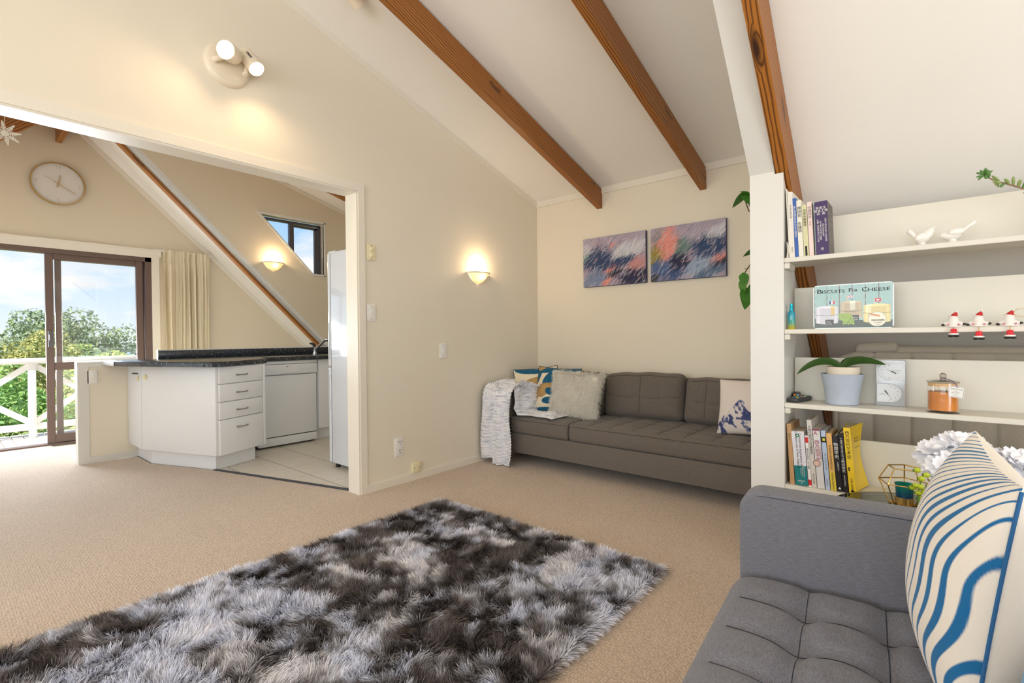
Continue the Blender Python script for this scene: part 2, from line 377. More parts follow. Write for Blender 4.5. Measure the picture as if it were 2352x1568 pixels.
def pillow(w, h, t, nu=40, nv=40, col=None, pinch=0.07, puff=0.5, wr=0.0, seed=1):
    """square scatter cushion: x across, z up, y through; col(u, v, side) colours it"""
    g = G(); a = np.linspace(-1, 1, nu + 1); b = np.linspace(-1, 1, nv + 1)
    ns = [(random.random() * 9, random.random() * 9) for _ in range(3)]
    for sd in (-1, 1):
        def fn(u, v, sd=sd):
            u = 2 * u - 1; v = 2 * v - 1
            k = max(0.0, (1 - u ** 2)) ** puff * max(0.0, (1 - v ** 2)) ** puff
            x = u * w / 2 * (1 - pinch * (1 - v * v) * u * u); z = v * h / 2 * (1 - pinch * (1 - u * u) * v * v)
            wy = wr * (sin(7 * u + 3 * v + ns[0][0]) + sin(11 * v - 5 * u + ns[1][0])) * k ** 0.5
            return (x, sd * (t / 2 * k) + wy, z)
        g.grid(fn, nu, nv, (lambda u, v, sd=sd: col(u, v, sd)) if col else None)
    return g
def edge_cord(w, h, r, pinch=0.07, n=24):
    pts = []
    for i in range(n): pts.append((-1 + 2 * i / n, -1))
    for i in range(n): pts.append((1, -1 + 2 * i / n))
    for i in range(n): pts.append((1 - 2 * i / n, 1))
    for i in range(n): pts.append((-1, 1 - 2 * i / n))
    P = [(u * w / 2 * (1 - pinch * (1 - v * v) * u * u), 0, v * h / 2 * (1 - pinch * (1 - u * u) * v * v)) for u, v in pts]
    return G().tube(P, r, 6, closed=True)
def beam(name, parent, x0, x1, line0, line1, depth, m=None, axis='yz', label=None):
    """timber running in the y-z plane: underside from line0 to line1 (y, z), depth upwards square to it; ends cut plumb"""
    (ya, za), (yb, zb) = line0, line1; L = math.hypot(yb - ya, zb - za); dv = depth / abs((yb - ya) / L)
    v = []; w = []; nseg = 1
    for (y, z, s) in ((ya, za, 0.0), (yb, zb, L)):
        for x, dz in ((x0, 0), (x1, 0), (x1, dv), (x0, dv)):
            v.append((x, y, z + dz)); w.append((s, (x - x0) * 1.0 + 0.013, dz * abs((yb - ya) / L)))
    g = G().add(v, [(0, 1, 2, 3), (4, 7, 6, 5), (0, 4, 5, 1), (1, 5, 6, 2), (2, 6, 7, 3), (3, 7, 4, 0)])
    off = random.random() * 20; g.w = [(a + off, b + off * 0.03, c) for a, b, c in w]
    return struct(name, g, m or MT['beam'], parent, 0, label)
# ------------------------------------------------------------------ the setting
XA, YB, XG, YR, XR, YD = -2.943, 3.896, -6.83, -4.6, 3.6, -2.4     # left wall, back wall, gable, rear wall, right wall
XK = XA - 0.122                                            # kitchen face of the left wall
XC0, XC1 = -0.614, -0.478                                  # dormer cheek by the shelves
KC = -5.75                                                 # dormer cheek of the kitchen
RY, RZ = 0.9, 3.458                                        # ridge
steep = lambda y: 4.314 - 0.951 * y
rsteep = lambda y: 2.602 + 0.951 * y
dorm = lambda y: 3.538 - 0.297 * y
kdorm = lambda y: 3.623 - 0.264 * y
rdorm = lambda y: 3.186 - 0.12 * (0.613 - y)
def carpet_mat():
    m, t, b = new_mat('loop_carpet'); c = lin((219, 196, 173))
    co = coords(t, (1, 1, 1))
    vo = node(t, 'ShaderNodeTexVoronoi', {'Vector': co, 'Scale': 105.0, 'Randomness': 0.55})
    nz = node(t, 'ShaderNodeTexNoise', {'Vector': co, 'Scale': 2.2, 'Detail': 4.0})
    r = ramp(t, vo.outputs['Distance'], [(0.05, mul(c, 1.10)), (0.75, mul(c, 0.72))])
    r2 = ramp(t, nz.outputs[0], [(0.3, (0.94, 0.94, 0.94)), (0.7, (1, 1, 1))])
    mx = node(t, 'ShaderNodeMixRGB', {0: 1.0, 1: r.outputs[0], 2: r2.outputs[0]}, blend_type='MULTIPLY'); t.links.new(mx.outputs[0], b.inputs['Base Color'])
    b.inputs['Roughness'].default_value = 0.85; b.inputs['Specular IOR Level'].default_value = 0.25; b.inputs['Sheen Weight'].default_value = 0.3; b.inputs['Sheen Roughness'].default_value = 0.4
    inv = node(t, 'ShaderNodeMath', {0: 1.0, 1: vo.outputs['Distance']}, operation='SUBTRACT')
    bp = node(t, 'ShaderNodeBump', {'Height': inv.outputs[0], 'Strength': 0.7, 'Distance': 0.006}); t.links.new(bp.outputs[0], b.inputs['Normal'])
    return m
MT['carpet'] = carpet_mat()
TH0, TH1 = (-4.435, 1.505), (XK, 1.905)                      # the threshold between carpet and tiles
fl = G()
z = 0.0
fl.add([(XK, YR, z), (XR, YR, z), (XR, 4.3, z), (XC1, 4.3, z), (XC1, YB, z), (XK, YB, z)], [tuple(range(6))])
dining = [(XG, YD), (XK, YD), TH1, TH0, (-5.124, 1.235), (-5.53, 1.235), (-5.55, 0.835), (-5.70, 0.833), (-5.93, 0.84), (-6.2, 0.855), (-6.45, 0.862), (-6.62, 0.85), (-6.72, 0.82), (XG, 0.80)]
fl.add([(*p, z) for p in dining], [tuple(range(len(dining)))])
floor = struct('floor', fl, MT['carpet'])
MT['vinyl'] = mat('landing_vinyl', (206, 198, 180), 0.5, var=0.04, vscale=4)
MT['grout'] = mat('tile_grout', (92, 84, 74), 0.9, var=0.1)
struct('landing', G().prism([(XG, 0.80), (-6.72, 0.82), (-6.62, 0.85), (-6.45, 0.862), (-6.2, 0.855), (-5.93, 0.84), (-5.70, 0.833), (-5.65, 0.84), (-5.65, YB), (XG, YB)], 2, -0.04, -0.012), MT['vinyl'], floor)
kf = struct('floor_kitchen', G().box((-5.55, 1.2, -0.03), (XK, YB, -0.0032)), MT['grout'])
def tile_mat():
    m, t, b = new_mat('floor_tile'); c = lin((222, 213, 198))
    oi = node(t, 'ShaderNodeObjectInfo')
    ad = node(t, 'ShaderNodeVectorMath', {0: coords(t, (5, 46, 1)), 1: oi.outputs['Location']}, operation='ADD')
    nz = node(t, 'ShaderNodeTexNoise', {'Vector': ad.outputs[0], 'Scale': 1.0, 'Detail': 4.0})
    r = ramp(t, nz.outputs[0], [(0.3, mul(c, 0.93)), (0.7, mul(c, 1.04))]); t.links.new(r.outputs[0], b.inputs['Base Color'])
    b.inputs['Roughness'].default_value = 0.34
    return m
MT['tile'] = tile_mat()
# tiles cut along the diagonal threshold: each clipped polygon is a piece of its own
def clip(poly, a, b):
    out = []
    side = lambda p: (b[0] - a[0]) * (p[1] - a[1]) - (b[1] - a[1]) * (p[0] - a[0])
    for i in range(len(poly)):
        p, q = poly[i], poly[(i + 1) % len(poly)]; sp, sq = side(p), side(q)
        if sp >= 0: out.append(p)
        if (sp > 0) != (sq > 0) and sp != sq: k = sp / (sp - sq); out.append((p[0] + (q[0] - p[0]) * k, p[1] + (q[1] - p[1]) * k))
    return out
whole = None
for i in range(0, 7):
    for j in range(-1, 7):
        y0 = 1.92 + 0.3135 * (j - 1)
        x0 = -3.084 - 0.316 * i; cx, cy = x0 + 0.158 - 0.316, y0 + 0.157
        g2, g3 = 0.0018, 0.0034
        poly = [(x0 - 0.316 + g2, y0 + g3), (x0 - g2, y0 + g3), (x0 - g2, y0 + 0.3135 - g3), (x0 - 0.316 + g2, y0 + 0.3135 - g3)]
        poly = [(min(p[0], XK - 0.002), p[1]) for p in poly]
        if poly[0][0] >= poly[1][0] - 0.01: continue
        cl = clip(poly, TH0, TH1)
        if len(cl) < 3: continue
        full = cl == poly and poly[1][0] == x0 - g2
        if full and whole is not None:
            part_copy(whole[0], kf, Matrix.Translation((cx - whole[1], cy - whole[2], 0)))
            continue
        t = obj('tile', G().prism(cl, 2, -0.0078, -0.0015), MT['tile'], kf, smooth=0)
        if full: whole = (t, cx, cy)
MT['strip'] = mat('dark_threshold', (70, 70, 78), 0.5, var=0.2, vscale=40)
d = Vector((TH1[0] - TH0[0], TH1[1] - TH0[1], 0)).normalized(); nn = Vector((-d.y, d.x, 0)) * 0.014
a, b = Vector((*TH0, 0)) - d * 0.01, Vector((*TH1, 0)) + d * 0.02
struct('threshold_strip', G().prism([(p.x, p.y) for p in (a - nn, b - nn, b + nn, a + nn)], 2, -0.004, 0.007), MT['strip'], kf)

# walls: panels in a plane of constant x or y
def wall_x(name, x0, x1, polys, m): 
    g = G()
    for p in polys: g.prism(p, 0, x0, x1)
    return struct(name, g, m)
HZ, OY0, OY1 = 2.053, -0.7, 1.887                            # head and sides of the opening into the kitchen
wl = wall_x('wall_left', XK, XA, [[(OY1, 0), (YB, 0), (YB, dorm(YB)), (OY1, dorm(OY1))],
    [(OY0, HZ), (OY1, HZ), (OY1, dorm(OY1)), (1.187, dorm(1.187)), (RY, RZ), (0.613, dorm(1.187)), (OY0, rdorm(OY0))],
    [(YR, 0), (OY0, 0), (OY0, rdorm(OY0)), (YR, rdorm(YR))]], MT['wall'])
wb = struct('wall_back', G().box((XK, YB, 0), (XC0 + 0.02, YB + 0.1, 2.42)), MT['wall'])
struct('wall_kitchen_back', G().box((KC - 0.1, YB, 0), (XK, YB + 0.1, 2.66)), MT['wall_tan'])
DY0, DY1, DZ = 0.12, 1.68, 2.008                              # sliding door opening in the gable
wg = wall_x('wall_gable', XG - 0.13, XG, [[(YD, 0), (DY0, 0), (DY0, rsteep(DY0)), (YD, rsteep(YD))], [(DY1, 0), (YB + 0.2, 0), (YB + 0.2, steep(YB + 0.2)), (DY1, steep(DY1))],
    [(DY0, DZ), (DY1, DZ), (DY1, steep(DY1)), (RY, RZ), (DY0, rsteep(DY0))], [(DY0, -0.1), (DY1, -0.1), (DY1, -0.005), (DY0, -0.005)]], MT['wall_tan'])
# rear, right and dining walls (out of view), with openings added for fill light
struct('wall_rear', G().box((XK, YR - 0.1, 0), (-2.5, YR, 2.6)).box((2.75, YR - 0.1, 0), (XR, YR, 2.6)).box((-2.5, YR - 0.1, 2.3), (2.75, YR, 2.62)).box((-2.5, YR - 0.1, 0), (2.75, YR, 0.4)), MT['wall'])
struct('wall_right', G().box((XR, YR, 0), (XR + 0.1, -2.2, 3.6)).box((XR, 1.0, 0), (XR + 0.1, 4.3, 3.6)).box((XR, -2.2, 2.25), (XR + 0.1, 1.0, 3.6)).box((XR, -2.2, 0), (XR + 0.1, 1.0, 0.5)), MT['wall'])
struct('wall_dining', G().box((XG, YD - 0.1, 0), (-6.5, YD, 2.6)).box((-3.5, YD - 0.1, 0), (XK, YD, 2.6)).box((-6.5, YD - 0.1, 2.1), (-3.5, YD, 2.6)).box((-6.5, YD - 0.1, 0), (-3.5, YD, 0.3)), MT['wall_tan'])
# ceilings: sheets 60 mm thick
def sheet(x0, x1, pts):
    return G().prism([(y, zz) for y, zz in pts] + [(y, zz + 0.06) for y, zz in pts[::-1]], 0, x0, x1)
ceil = struct('ceiling', sheet(XA, XC0, [(1.187, dorm(1.187)), (YB + 0.1, dorm(YB + 0.1))]), MT['ceil'])
cst = struct('ceiling_bay', sheet(XC0, XR, [(RY, RZ), (4.3, steep(4.3))]), MT['ceil'])
struct('ceiling_ridge', sheet(XA, XC0, [(0.613, dorm(1.187)), (RY, RZ), (1.187, dorm(1.187))]), MT['ceil'])
struct('ceiling_rear', sheet(XK, XR, [(YR - 0.1, rdorm(YR - 0.1)), (0.613, rdorm(0.613)), (RY, RZ)]), MT['ceil'])
ckg = struct('ceiling_gable', sheet(XG, KC - 0.112, [(RY, RZ), (YB + 0.2, steep(YB + 0.2))]), MT['ceil'])
ck = struct('ceiling_kitchen', sheet(KC, XK, [(RY, RZ), (1.006, kdorm(1.006)), (YB + 0.1, kdorm(YB + 0.1))]), MT['ceil'])
cdn = struct('ceiling_dining', sheet(XG, XK, [(YD - 0.1, 2.45), (0.0, rsteep(0.0)), (RY, RZ)]), MT['ceil'])
# exposed timbers
beam('beam', ceil, -2.264, -2.214, (1.2, 3.005), (YB, 2.200), 0.158)
beam('beam', ceil, -1.352, -1.304, (1.2, 2.995), (YB, 2.188), 0.158)
beam('beam', cst, -0.509, -0.458, (0.95, steep(0.95) - 0.25), (4.25, steep(4.25) - 0.25), 0.172, label='steep orange-brown timber running down behind the white shelves')
beam('beam', ckg, KC - 0.185, KC - 0.112, (0.95, 3.185), (3.9, 0.265), 0.15)
beam('beam', cdn, -6.02, -5.97, (-0.9, rsteep(-0.9) - 0.25), (0.9, rsteep(0.9) - 0.25), 0.175)
beam('beam', ck, -5.10, -5.05, (1.2, kdorm(1.2) - 0.175), (YB, kdorm(YB) - 0.175), 0.165)
rb = G().add([(XG, .88, 3.10), (XK, .88, 3.10), (XK, .925, 3.10), (XG, .925, 3.10), (XG, .88, 3.42), (XK, .88, 3.42), (XK, .925, 3.42), (XG, .925, 3.42)], [(0, 3, 2, 1), (4, 5, 6, 7), (0, 1, 5, 4), (1, 2, 6, 5), (2, 3, 7, 6), (3, 0, 4, 7)])
rb.w = [(p[0], p[1], p[2]) for p in rb.v]
struct('ridge_beam', rb, MT['beam'], cdn)
# dormer cheeks
stl = lambda y: 1.778 - 1.089 * (y - 2.411)
struct('wall_cheek', G().prism([(2.411, stl(2.411)), (0.98, stl(0.98)), (1.187, dorm(1.187)), (YB, dorm(YB)), (YB, stl(YB))], 0, XC0, -0.512), MT['trim'])
struct('wall_partition', G().prism([(2.411, 0), (YB, 0), (YB, stl(YB)), (2.411, stl(2.411))], 0, XC0, -0.512).prism([(2.411, 0), (2.64, 0), (2.64, stl(2.64) - 0.06), (2.411, stl(2.411) - 0.012)], 0, -0.512, XC1), MT['trim'])
kst = lambda y: 3.225 - 0.990 * (y - 0.95)
WY = [(2.444, 2.478), (3.205, 2.484), (3.205, 1.855), (3.066, 1.852)]    # the raked window in the kitchen cheek
struct('wall_cheek_kitchen', G().prism([(0.98, kst(0.98)), (1.006, kdorm(1.006)), (2.444, kdorm(2.444)), WY[0]], 0, KC - 0.11, KC).prism([(0.98, kst(0.98)), WY[0], WY[3], (3.066, kst(3.066))], 0, KC - 0.11, KC)
    .prism([WY[0], (2.444, kdorm(2.444)), (3.205, kdorm(3.205)), WY[1]], 0, KC - 0.11, KC).prism([(3.205, kst(3.205)), (YB, kst(YB)), (YB, kdorm(YB)), (3.205, kdorm(3.205))], 0, KC - 0.11, KC)
    .prism([WY[3], WY[2], (3.205, kst(3.205)), (3.066, kst(3.066))], 0, KC - 0.11, KC), MT['wall_tan'])
struct('trim_1', G().prism([(0.98, kst(0.98)), (YB, kst(YB)), (YB, kst(YB) + 0.05), (0.98, kst(0.98) + 0.05)], 0, KC - 0.112, KC + 0.003), MT['trim'])
# scotia and battens
def batten_x(name, x0, x1, ya, yb, line, h, m=MT['creamtrim'], parent=None):
    return struct(name, G().prism([(ya, line(ya) - h), (yb, line(yb) - h), (yb, line(yb)), (ya, line(ya))], 0, x0, x1), m, parent)
batten_x('trim_2', XA, XA + 0.010, 1.19, YB, lambda y: dorm(y), 0.05)
struct('trim_3', G().box((XA, YB - 0.012, dorm(YB) - 0.052), (XC0, YB, dorm(YB) + 0.003)), MT['creamtrim'])
batten_x('trim_4', XG, XG + 0.012, RY, YB, lambda y: steep(y), 0.07)
batten_x('trim_5', KC, KC + 0.010, 1.01, YB, lambda y: kdorm(y), 0.05)
# casing round the opening, its lining, and the skirtings
cs = struct('trim_6', G().prism([(OY1 + 0.048, HZ + 0.055), (OY1 + 0.048, 0), (OY1, 0), (OY1, HZ), (OY0, HZ), (OY0, HZ + 0.055)][::-1], 0, XA, XA + 0.012)
    .prism([(OY1 + 0.006, HZ + 0.010), (OY1 + 0.006, 0), (OY1 - 0.012, 0), (OY1 - 0.012, HZ - 0.012), (OY0, HZ - 0.012), (OY0, HZ + 0.010)][::-1], 0, XK - 0.006, XA + 0.006), MT['creamtrim'])
struct('baseboard_left', G().box((XA, OY1 + 0.048, 0), (XA + 0.012, YB, 0.052)).box((XA, OY1 + 0.048, 0.052), (XA + 0.007, YB, 0.060)), MT['creamtrim'])
struct('baseboard_back', G().box((XA, YB - 0.012, 0), (XC0, YB, 0.058)), MT['trim'])
# half wall behind the bench, with its cap and skirting
hw = struct('wall_half', G().box((-5.65, 0.835, -0.04), (-5.55, 1.39, 0.872)), MT['wall'])
struct('wall_half_back', G().box((-5.65, 1.39, -0.04), (-5.516, YB, 0.872)), MT['wall'])
struct('cap', G().rbox((-5.658, 0.825, 0.862), (-5.542, 1.39, 0.88), 0.003), MT['trim'], hw)
struct('cap', G().rbox((-5.658, 1.39, 0.866), (-5.515, YB, 0.88), 0.003), MT['trim'], hw)
struct('end_trim', G().box((-5.655, 0.826, -0.01), (-5.545, 0.836, 0.862)).box((-5.55, 0.836, 0.0), (-5.542, 0.90, 0.862)).box((-5.55, 0.90, 0.835), (-5.544, 1.25, 0.862)), MT['trim'], hw)
struct('baseboard', G().box((-5.55, 0.90, 0.0), (-5.538, 1.25, 0.055)), MT['trim'], hw)

# ------------------------------------------------------------------ sliding door in the gable
dr = struct('door_1', G().box((XG - 0.10, DY0, -0.005), (XG + 0.004, DY0 + 0.05, DZ)).box((XG - 0.10, DY1 - 0.06, 0), (XG + 0.004, DY1, DZ)).box((XG - 0.10, DY0, DZ - 0.05), (XG + 0.004, DY1, DZ)).box((XG - 0.10, DY0, -0.012), (XG + 0.006, DY1, 0.016)), MT['bronze'])
def leaf(x, y0, y1, st, z0=0.02, z1=1.96):
    g = lambda a, b: G().rbox(a, b, 0.004)
    struct('stile', g((x - 0.02, y0, z0), (x + 0.02, y0 + st, z1)), MT['bronze'], dr); struct('stile', g((x - 0.02, y1 - st, z0), (x + 0.02, y1, z1)), MT['bronze'], dr)
    struct('rail', g((x - 0.018, y0 + st, z1 - 0.06), (x + 0.018, y1 - st, z1)), MT['bronze'], dr); struct('rail', g((x - 0.018, y0 + st, z0), (x + 0.018, y1 - st, z0 + 0.085)), MT['bronze'], dr)
    struct('middle_rail', g((x - 0.018, y0 + st, 0.765), (x + 0.018, y1 - st, 0.845)), MT['bronze'], dr)
    struct('pane', G().box((x - 0.003, y0 + st, 0.845), (x + 0.003, y1 - st, z1 - 0.06)), MT['glass'], dr); struct('pane', G().box((x - 0.003, y0 + st, z0 + 0.085), (x + 0.003, y1 - st, 0.765)), MT['glass'], dr)
leaf(XG - 0.03, 0.785, 1.60, 0.062)
leaf(XG - 0.078, 0.865, 1.655, 0.05)
hd = struct('handle', G().rbox((XG - 0.012, 0.80, 1.0), (XG + 0.004, 0.845, 1.17), 0.004), mat('handle_grey', (104, 100, 100), 0.4, 0.5, var=0.05), dr)
struct('latch', G().rbox((XG + 0.004, 0.806, 1.07), (XG + 0.014, 0.814, 1.13), 0.002), MT['satin'], hd)
struct('trim_7', G().box((XG, DY0 - 0.06, DZ), (XG + 0.014, DY1 + 0.075, DZ + 0.075)).box((XG, DY1, 0), (XG + 0.014, DY1 + 0.075, DZ)).box((XG, DY0 - 0.06, DZ + 0.075), (XG + 0.03, DY1 + 0.1, DZ + 0.095)), MT['creamtrim'])
# raked window in the kitchen cheek
MT['winframe'] = mat('window_frame_dark', (84, 78, 82), 0.4, 0.2, var=0.05)
w1 = struct('window_1', G().prism([(2.47, 2.462), (3.19, 2.468), (3.19, 2.44), (2.50, 2.434)], 0, KC - 0.09, KC - 0.05).prism([(3.16, 2.45), (3.19, 2.45), (3.19, 1.86), (3.16, 1.86)], 0, KC - 0.09, KC - 0.05)
    .prism([(2.47, 2.462), (2.51, 2.462), (3.10, 1.862), (3.06, 1.862)], 0, KC - 0.09, KC - 0.055), MT['winframe'])
struct('mullion', G().box((KC - 0.09, 2.80, 2.09), (KC - 0.045, 2.85, 2.46)), MT['winframe'], w1)
sash = struct('sash', G().prism([(2.86, 2.43), (3.15, 2.43), (3.15, 2.405), (2.86, 2.405)], 0, KC - 0.085, KC - 0.055).prism([(3.115, 2.43), (3.15, 2.43), (3.15, 1.87), (3.115, 1.87)], 0, KC - 0.085, KC - 0.055), MT['winframe'], w1)
struct('pane', G().prism([(2.50, 2.44), (3.16, 2.44), (3.16, 1.865), (3.08, 1.865)], 0, KC - 0.072, KC - 0.068), MT['glass'], w1)
struct('trim_8', G().prism([(2.40, 2.50), (3.225, 2.506), (3.225, 2.484), (2.444, 2.478)], 0, KC - 0.02, KC + 0.012).prism([(3.205, 2.5), (3.225, 2.5), (3.225, 1.835), (3.205, 1.835)], 0, KC - 0.02, KC + 0.012)
    .prism([(2.40, 2.50), (2.444, 2.478), (3.066, 1.852), (3.05, 1.835)], 0, KC - 0.02, KC + 0.012).prism([(3.05, 1.835), (3.225, 1.835), (3.205, 1.856), (3.06, 1.856)], 0, KC - 0.02, KC + 0.012), MT['trim'])

# ------------------------------------------------------------------ outside: deck, railing, ground
gd = struct('ground', G().add([(-120, -90, -3.4), (XG - 0.2, -90, -3.4), (XG - 0.2, 140, -3.4), (-120, 140, -3.4)], [(0, 1, 2, 3)]), mat('lawn', (104, 128, 58), 0.95, var=0.25, vscale=0.6))
dk = struct('floor_deck', G().box((-8.3, -3.0, -0.25), (XG - 0.14, 3.2, -0.10)), MT['dark'])
pl = None
for i in range(44):
    y = -2.96 + i * 0.1 * 1.0 + i * 0.0
    y = -3.0 + i * 0.098 * 1.0
    if y > 2.2: break
    if pl is None: pl = obj('plank', G().rbox((-8.3, y, -0.10), (XG - 0.14, y + 0.09, -0.055), 0.004, 1), MT['deckw'], dk, smooth=0); y00 = y
    else: part_copy(pl, dk, Matrix.Translation((0, y - y00, 0)))
MT['rail'] = mat('white_rail_paint', (240, 240, 238), 0.5, var=0.02)
XRL = -7.99
rl = thing('deck_railing', 'white painted deck railing with crossed braces outside the sliding door', 'railing', (XRL, 0.79, -0.05))
obj('top_rail', G().rbox((XRL - 0.05, -2.9, 0.80), (XRL + 0.05, 2.2, 0.866), 0.006), MT['rail'], rl)
obj('bottom_rail', G().rbox((XRL - 0.022, -2.9, 0.03), (XRL + 0.022, 2.2, 0.105), 0.004), MT['rail'], rl)
for y in (-1.94, -1.03, -0.12, 0.79, 1.70): obj('post', G().rbox((XRL - 0.034, y - 0.034, -0.052), (XRL + 0.034, y + 0.034, 0.80), 0.004), MT['rail'], rl)
for y in (-1.94, -1.03, -0.12, 0.79):
    for s in (0, 1):
        ya, yb = (y + 0.034, y + 0.876); za, zb = (0.13, 0.77) if s else (0.77, 0.13)
        obj('brace', G().prism([(ya, za - 0.04), (yb, zb - 0.04), (yb, zb + 0.04), (ya, za + 0.04)], 0, XRL - 0.02 + s * 0.021, XRL - 0.001 + s * 0.021), MT['rail'], rl, smooth=0)
# ------------------------------------------------------------------ kitchen bench, cabinets, appliances
def laminate():
    m, t, b = new_mat('speckled_laminate'); co = coords(t)
    vo = node(t, 'ShaderNodeTexVoronoi', {'Vector': co, 'Scale': 160.0}); n1 = node(t, 'ShaderNodeTexNoise', {'Vector': co, 'Scale': 55.0, 'Detail': 5.0})
    r1 = ramp(t, n1.outputs[0], [(0.42, lin((34, 36, 40))), (0.60, lin((52, 58, 66))), (0.72, lin((120, 140, 150)))])
    r2 = ramp(t, vo.outputs['Distance'], [(0.10, (1, 1, 1)), (0.22, (0, 0, 0))])
    sp = node(t, 'ShaderNodeSeparateColor', {0: vo.outputs['Color']}); gt = node(t, 'ShaderNodeMath', {0: sp.outputs[0], 1: 0.82}, operation='GREATER_THAN')
    f = node(t, 'ShaderNodeMath', {0: r2.outputs[0], 1: gt.outputs[0]}, operation='MULTIPLY')
    mx = node(t, 'ShaderNodeMixRGB', {0: f.outputs[0], 1: r1.outputs[0], 2: (*lin((150, 180, 190)), 1)}); t.links.new(mx.outputs[0], b.inputs['Base Color'])
    b.inputs['Roughness'].default_value = 0.22; return m
MT['lam'] = laminate()
def bow_handle(g, c, d, out, L=0.10, h=0.026):
    """slim bow handle centred at c, along d, standing off along out"""
    c = Vector(c); d = Vector(d).normalized(); o = Vector(out).normalized(); P = []
    for i in range(11):
        s = -1 + 2 * i / 10; P.append(c + d * (s * L / 2) + o * (h * (1 - abs(s) ** 3.0)))
    return g.tube(P, [0.0058 if abs(-1 + 2 * i / 10) > 0.75 else 0.0045 for i in range(11)], 8)
# peninsula cabinet
c0, c1, c2, c3 = (-5.548, 1.19), (-5.12, 1.19), (-4.328, 1.492), (-4.52, 1.935)
pen = thing('peninsula_cabinet', 'white angled peninsula cabinet with four drawers under the dark speckled worktop', 'cabinet', (-4.9, 1.55, 0))
obj('body', G().prism([c0, c1, c2, c3, (-4.87, 2.01), (-5.50, 2.01), (-5.50, 1.40), c0], 2, 0.13, 0.848), MT['white'], pen, smooth=0)
obj('plinth', G().prism([(-5.543, 1.243), (-5.124, 1.243), (-4.442, 1.512), (-4.564, 1.868), (-4.95, 2.0), (-5.4, 2.0)], 2, 0.0, 0.13), MT['white'], pen, smooth=0)
def front(a, b, z0, z1, th=0.018, gap=0.003):
    """door or drawer front on the vertical plane from a to b"""
    a = Vector((*a, 0)); b = Vector((*b, 0)); d = (b - a).normalized(); nrm = Vector((d.y, -d.x, 0)); a = a + d * gap; b = b - d * gap
    M = Matrix(((d.x, nrm.x, 0, a.x), (d.y, nrm.y, 0, a.y), (0, 0, 1, 0), (0, 0, 0, 1)))
    return G().rbox((0, 0, z0 + gap), ((b - a).length, th, z1 - gap), 0.003, 2, M), d, nrm
g, d, nr = front(c0, c1, 0.13, 0.846); dn = obj('door', g, MT['white'], pen)
hh = obj('handle', bow_handle(G(), (-5.25, 1.172, 0.775), (1, 0, 0), (0, -1, 0), 0.11), MT['satin'], dn)
def lock(parent, p, nrm):
    p = Vector(p); nrm = Vector(nrm); obj('lock', G().cyl(p, p + nrm * 0.010, 0.024, 0.022, 20).cyl(p + nrm * 0.010, p + nrm * 0.013, 0.010, 0.008, 12), MT['cream'], parent)
lock(dn, (-5.18, 1.172, 0.735), (0, -1, 0))
g, d, nr = front(c1, c2, 0.13, 0.846); db = obj('door', g, MT['white'], pen)
p = Vector((*c1, 0.75)) + d * 0.055 + nr * 0.018; lock(db, p, nr)
p = Vector((*c2, 0.52)) - d * 0.05 + nr * 0.018; obj('screw_cap', G().cyl(p, p + nr * 0.003, 0.006, 0.005, 10), MT['plate'], db)
c3d = (c2[0] + (c3[0] - c2[0]) * 0.93, c2[1] + (c3[1] - c2[1]) * 0.93)
for z0, z1 in ((0.13, 0.417), (0.417, 0.559), (0.559, 0.703), (0.703, 0.846)):
    g, d, nr = front(c2, c3d, z0, z1); dw = obj('drawer', g, MT['white'], pen)
    mid = Vector((*c2, z1 - 0.076)) + d * 0.222 + nr * 0.018
    obj('handle', bow_handle(G(), mid, d, nr, 0.115), MT['satin'], dw)
g, d, nr = front(c3d, c3, 0.13, 0.846); obj('end_panel', g, MT['white'], pen)
# sink cabinet between dishwasher and back wall
sk = thing('sink_cabinet', 'white base cabinet right of the dishwasher, half hidden by the fridge', 'cabinet', (-5.2, 3.2, 0))
obj('body', G().box((-5.50, 2.64, 0.12), (-4.905, YB - 0.004, 0.848)), MT['white'], sk, smooth=0)
obj('plinth', G().box((-5.45, 2.64, 0.0), (-4.96, YB - 0.004, 0.12)), MT['white'], sk, smooth=0)
for y0, y1 in ((2.645, 3.05), (3.05, 3.46)):
    obj('door', G().rbox((-4.905, y0 + 0.002, 0.123), (-4.887, y1 - 0.002, 0.846), 0.003), MT['white'], sk)
# worktop and upstand
top = [(-5.545, 1.0), (-5.15, 1.0), (-4.30, 1.365), (-4.255, 1.405), (-4.248, 1.45), (-4.268, 1.51), (-4.50, 1.93), (-4.53, 1.965), (-4.58, 1.985), (-4.83, 2.02), (-4.85, 2.06), (-4.85, YB - 0.004), (-5.514, YB - 0.004), (-5.514, 1.392), (-5.545, 1.392)]
def rounded_top(name, poly, z0, z1, m):
    bm = bmesh.new(); v0 = [bm.verts.new((*p, z0)) for p in poly]; f = bm.faces.new(v0)
    r = bmesh.ops.extrude_face_region(bm, geom=[f]); vs_ = [q for q in r['geom'] if isinstance(q, bmesh.types.BMVert)]
    for q in vs_: q.co.z = z1
    ed = [e_ for e_ in bm.edges if abs(e_.verts[0].co.z - z1) < 1e-6 and abs(e_.verts[1].co.z - z1) < 1e-6]
    bmesh.ops.bevel(bm, geom=ed, offset=0.012, segments=3, profile=0.5, affect='EDGES'); return G().bm(bm)
wt = thing('kitchen_worktop', 'dark speckled laminate worktop with upstand along the half wall', 'worktop', (-5.0, 1.8, 0.85))
obj('top', rounded_top('top', top, 0.849, 0.888, MT['lam']), MT['lam'], wt, smooth=40)
obj('upstand', G().rbox((-5.514, 1.395, 0.888), (-5.49, YB - 0.004, 0.962), 0.003), MT['lam'], wt)
obj('end_strip', G().box((-5.53, 1.391, 0.889), (-5.489, 1.395, 0.972)), MT['plate'], wt, smooth=0, label='white end strip')
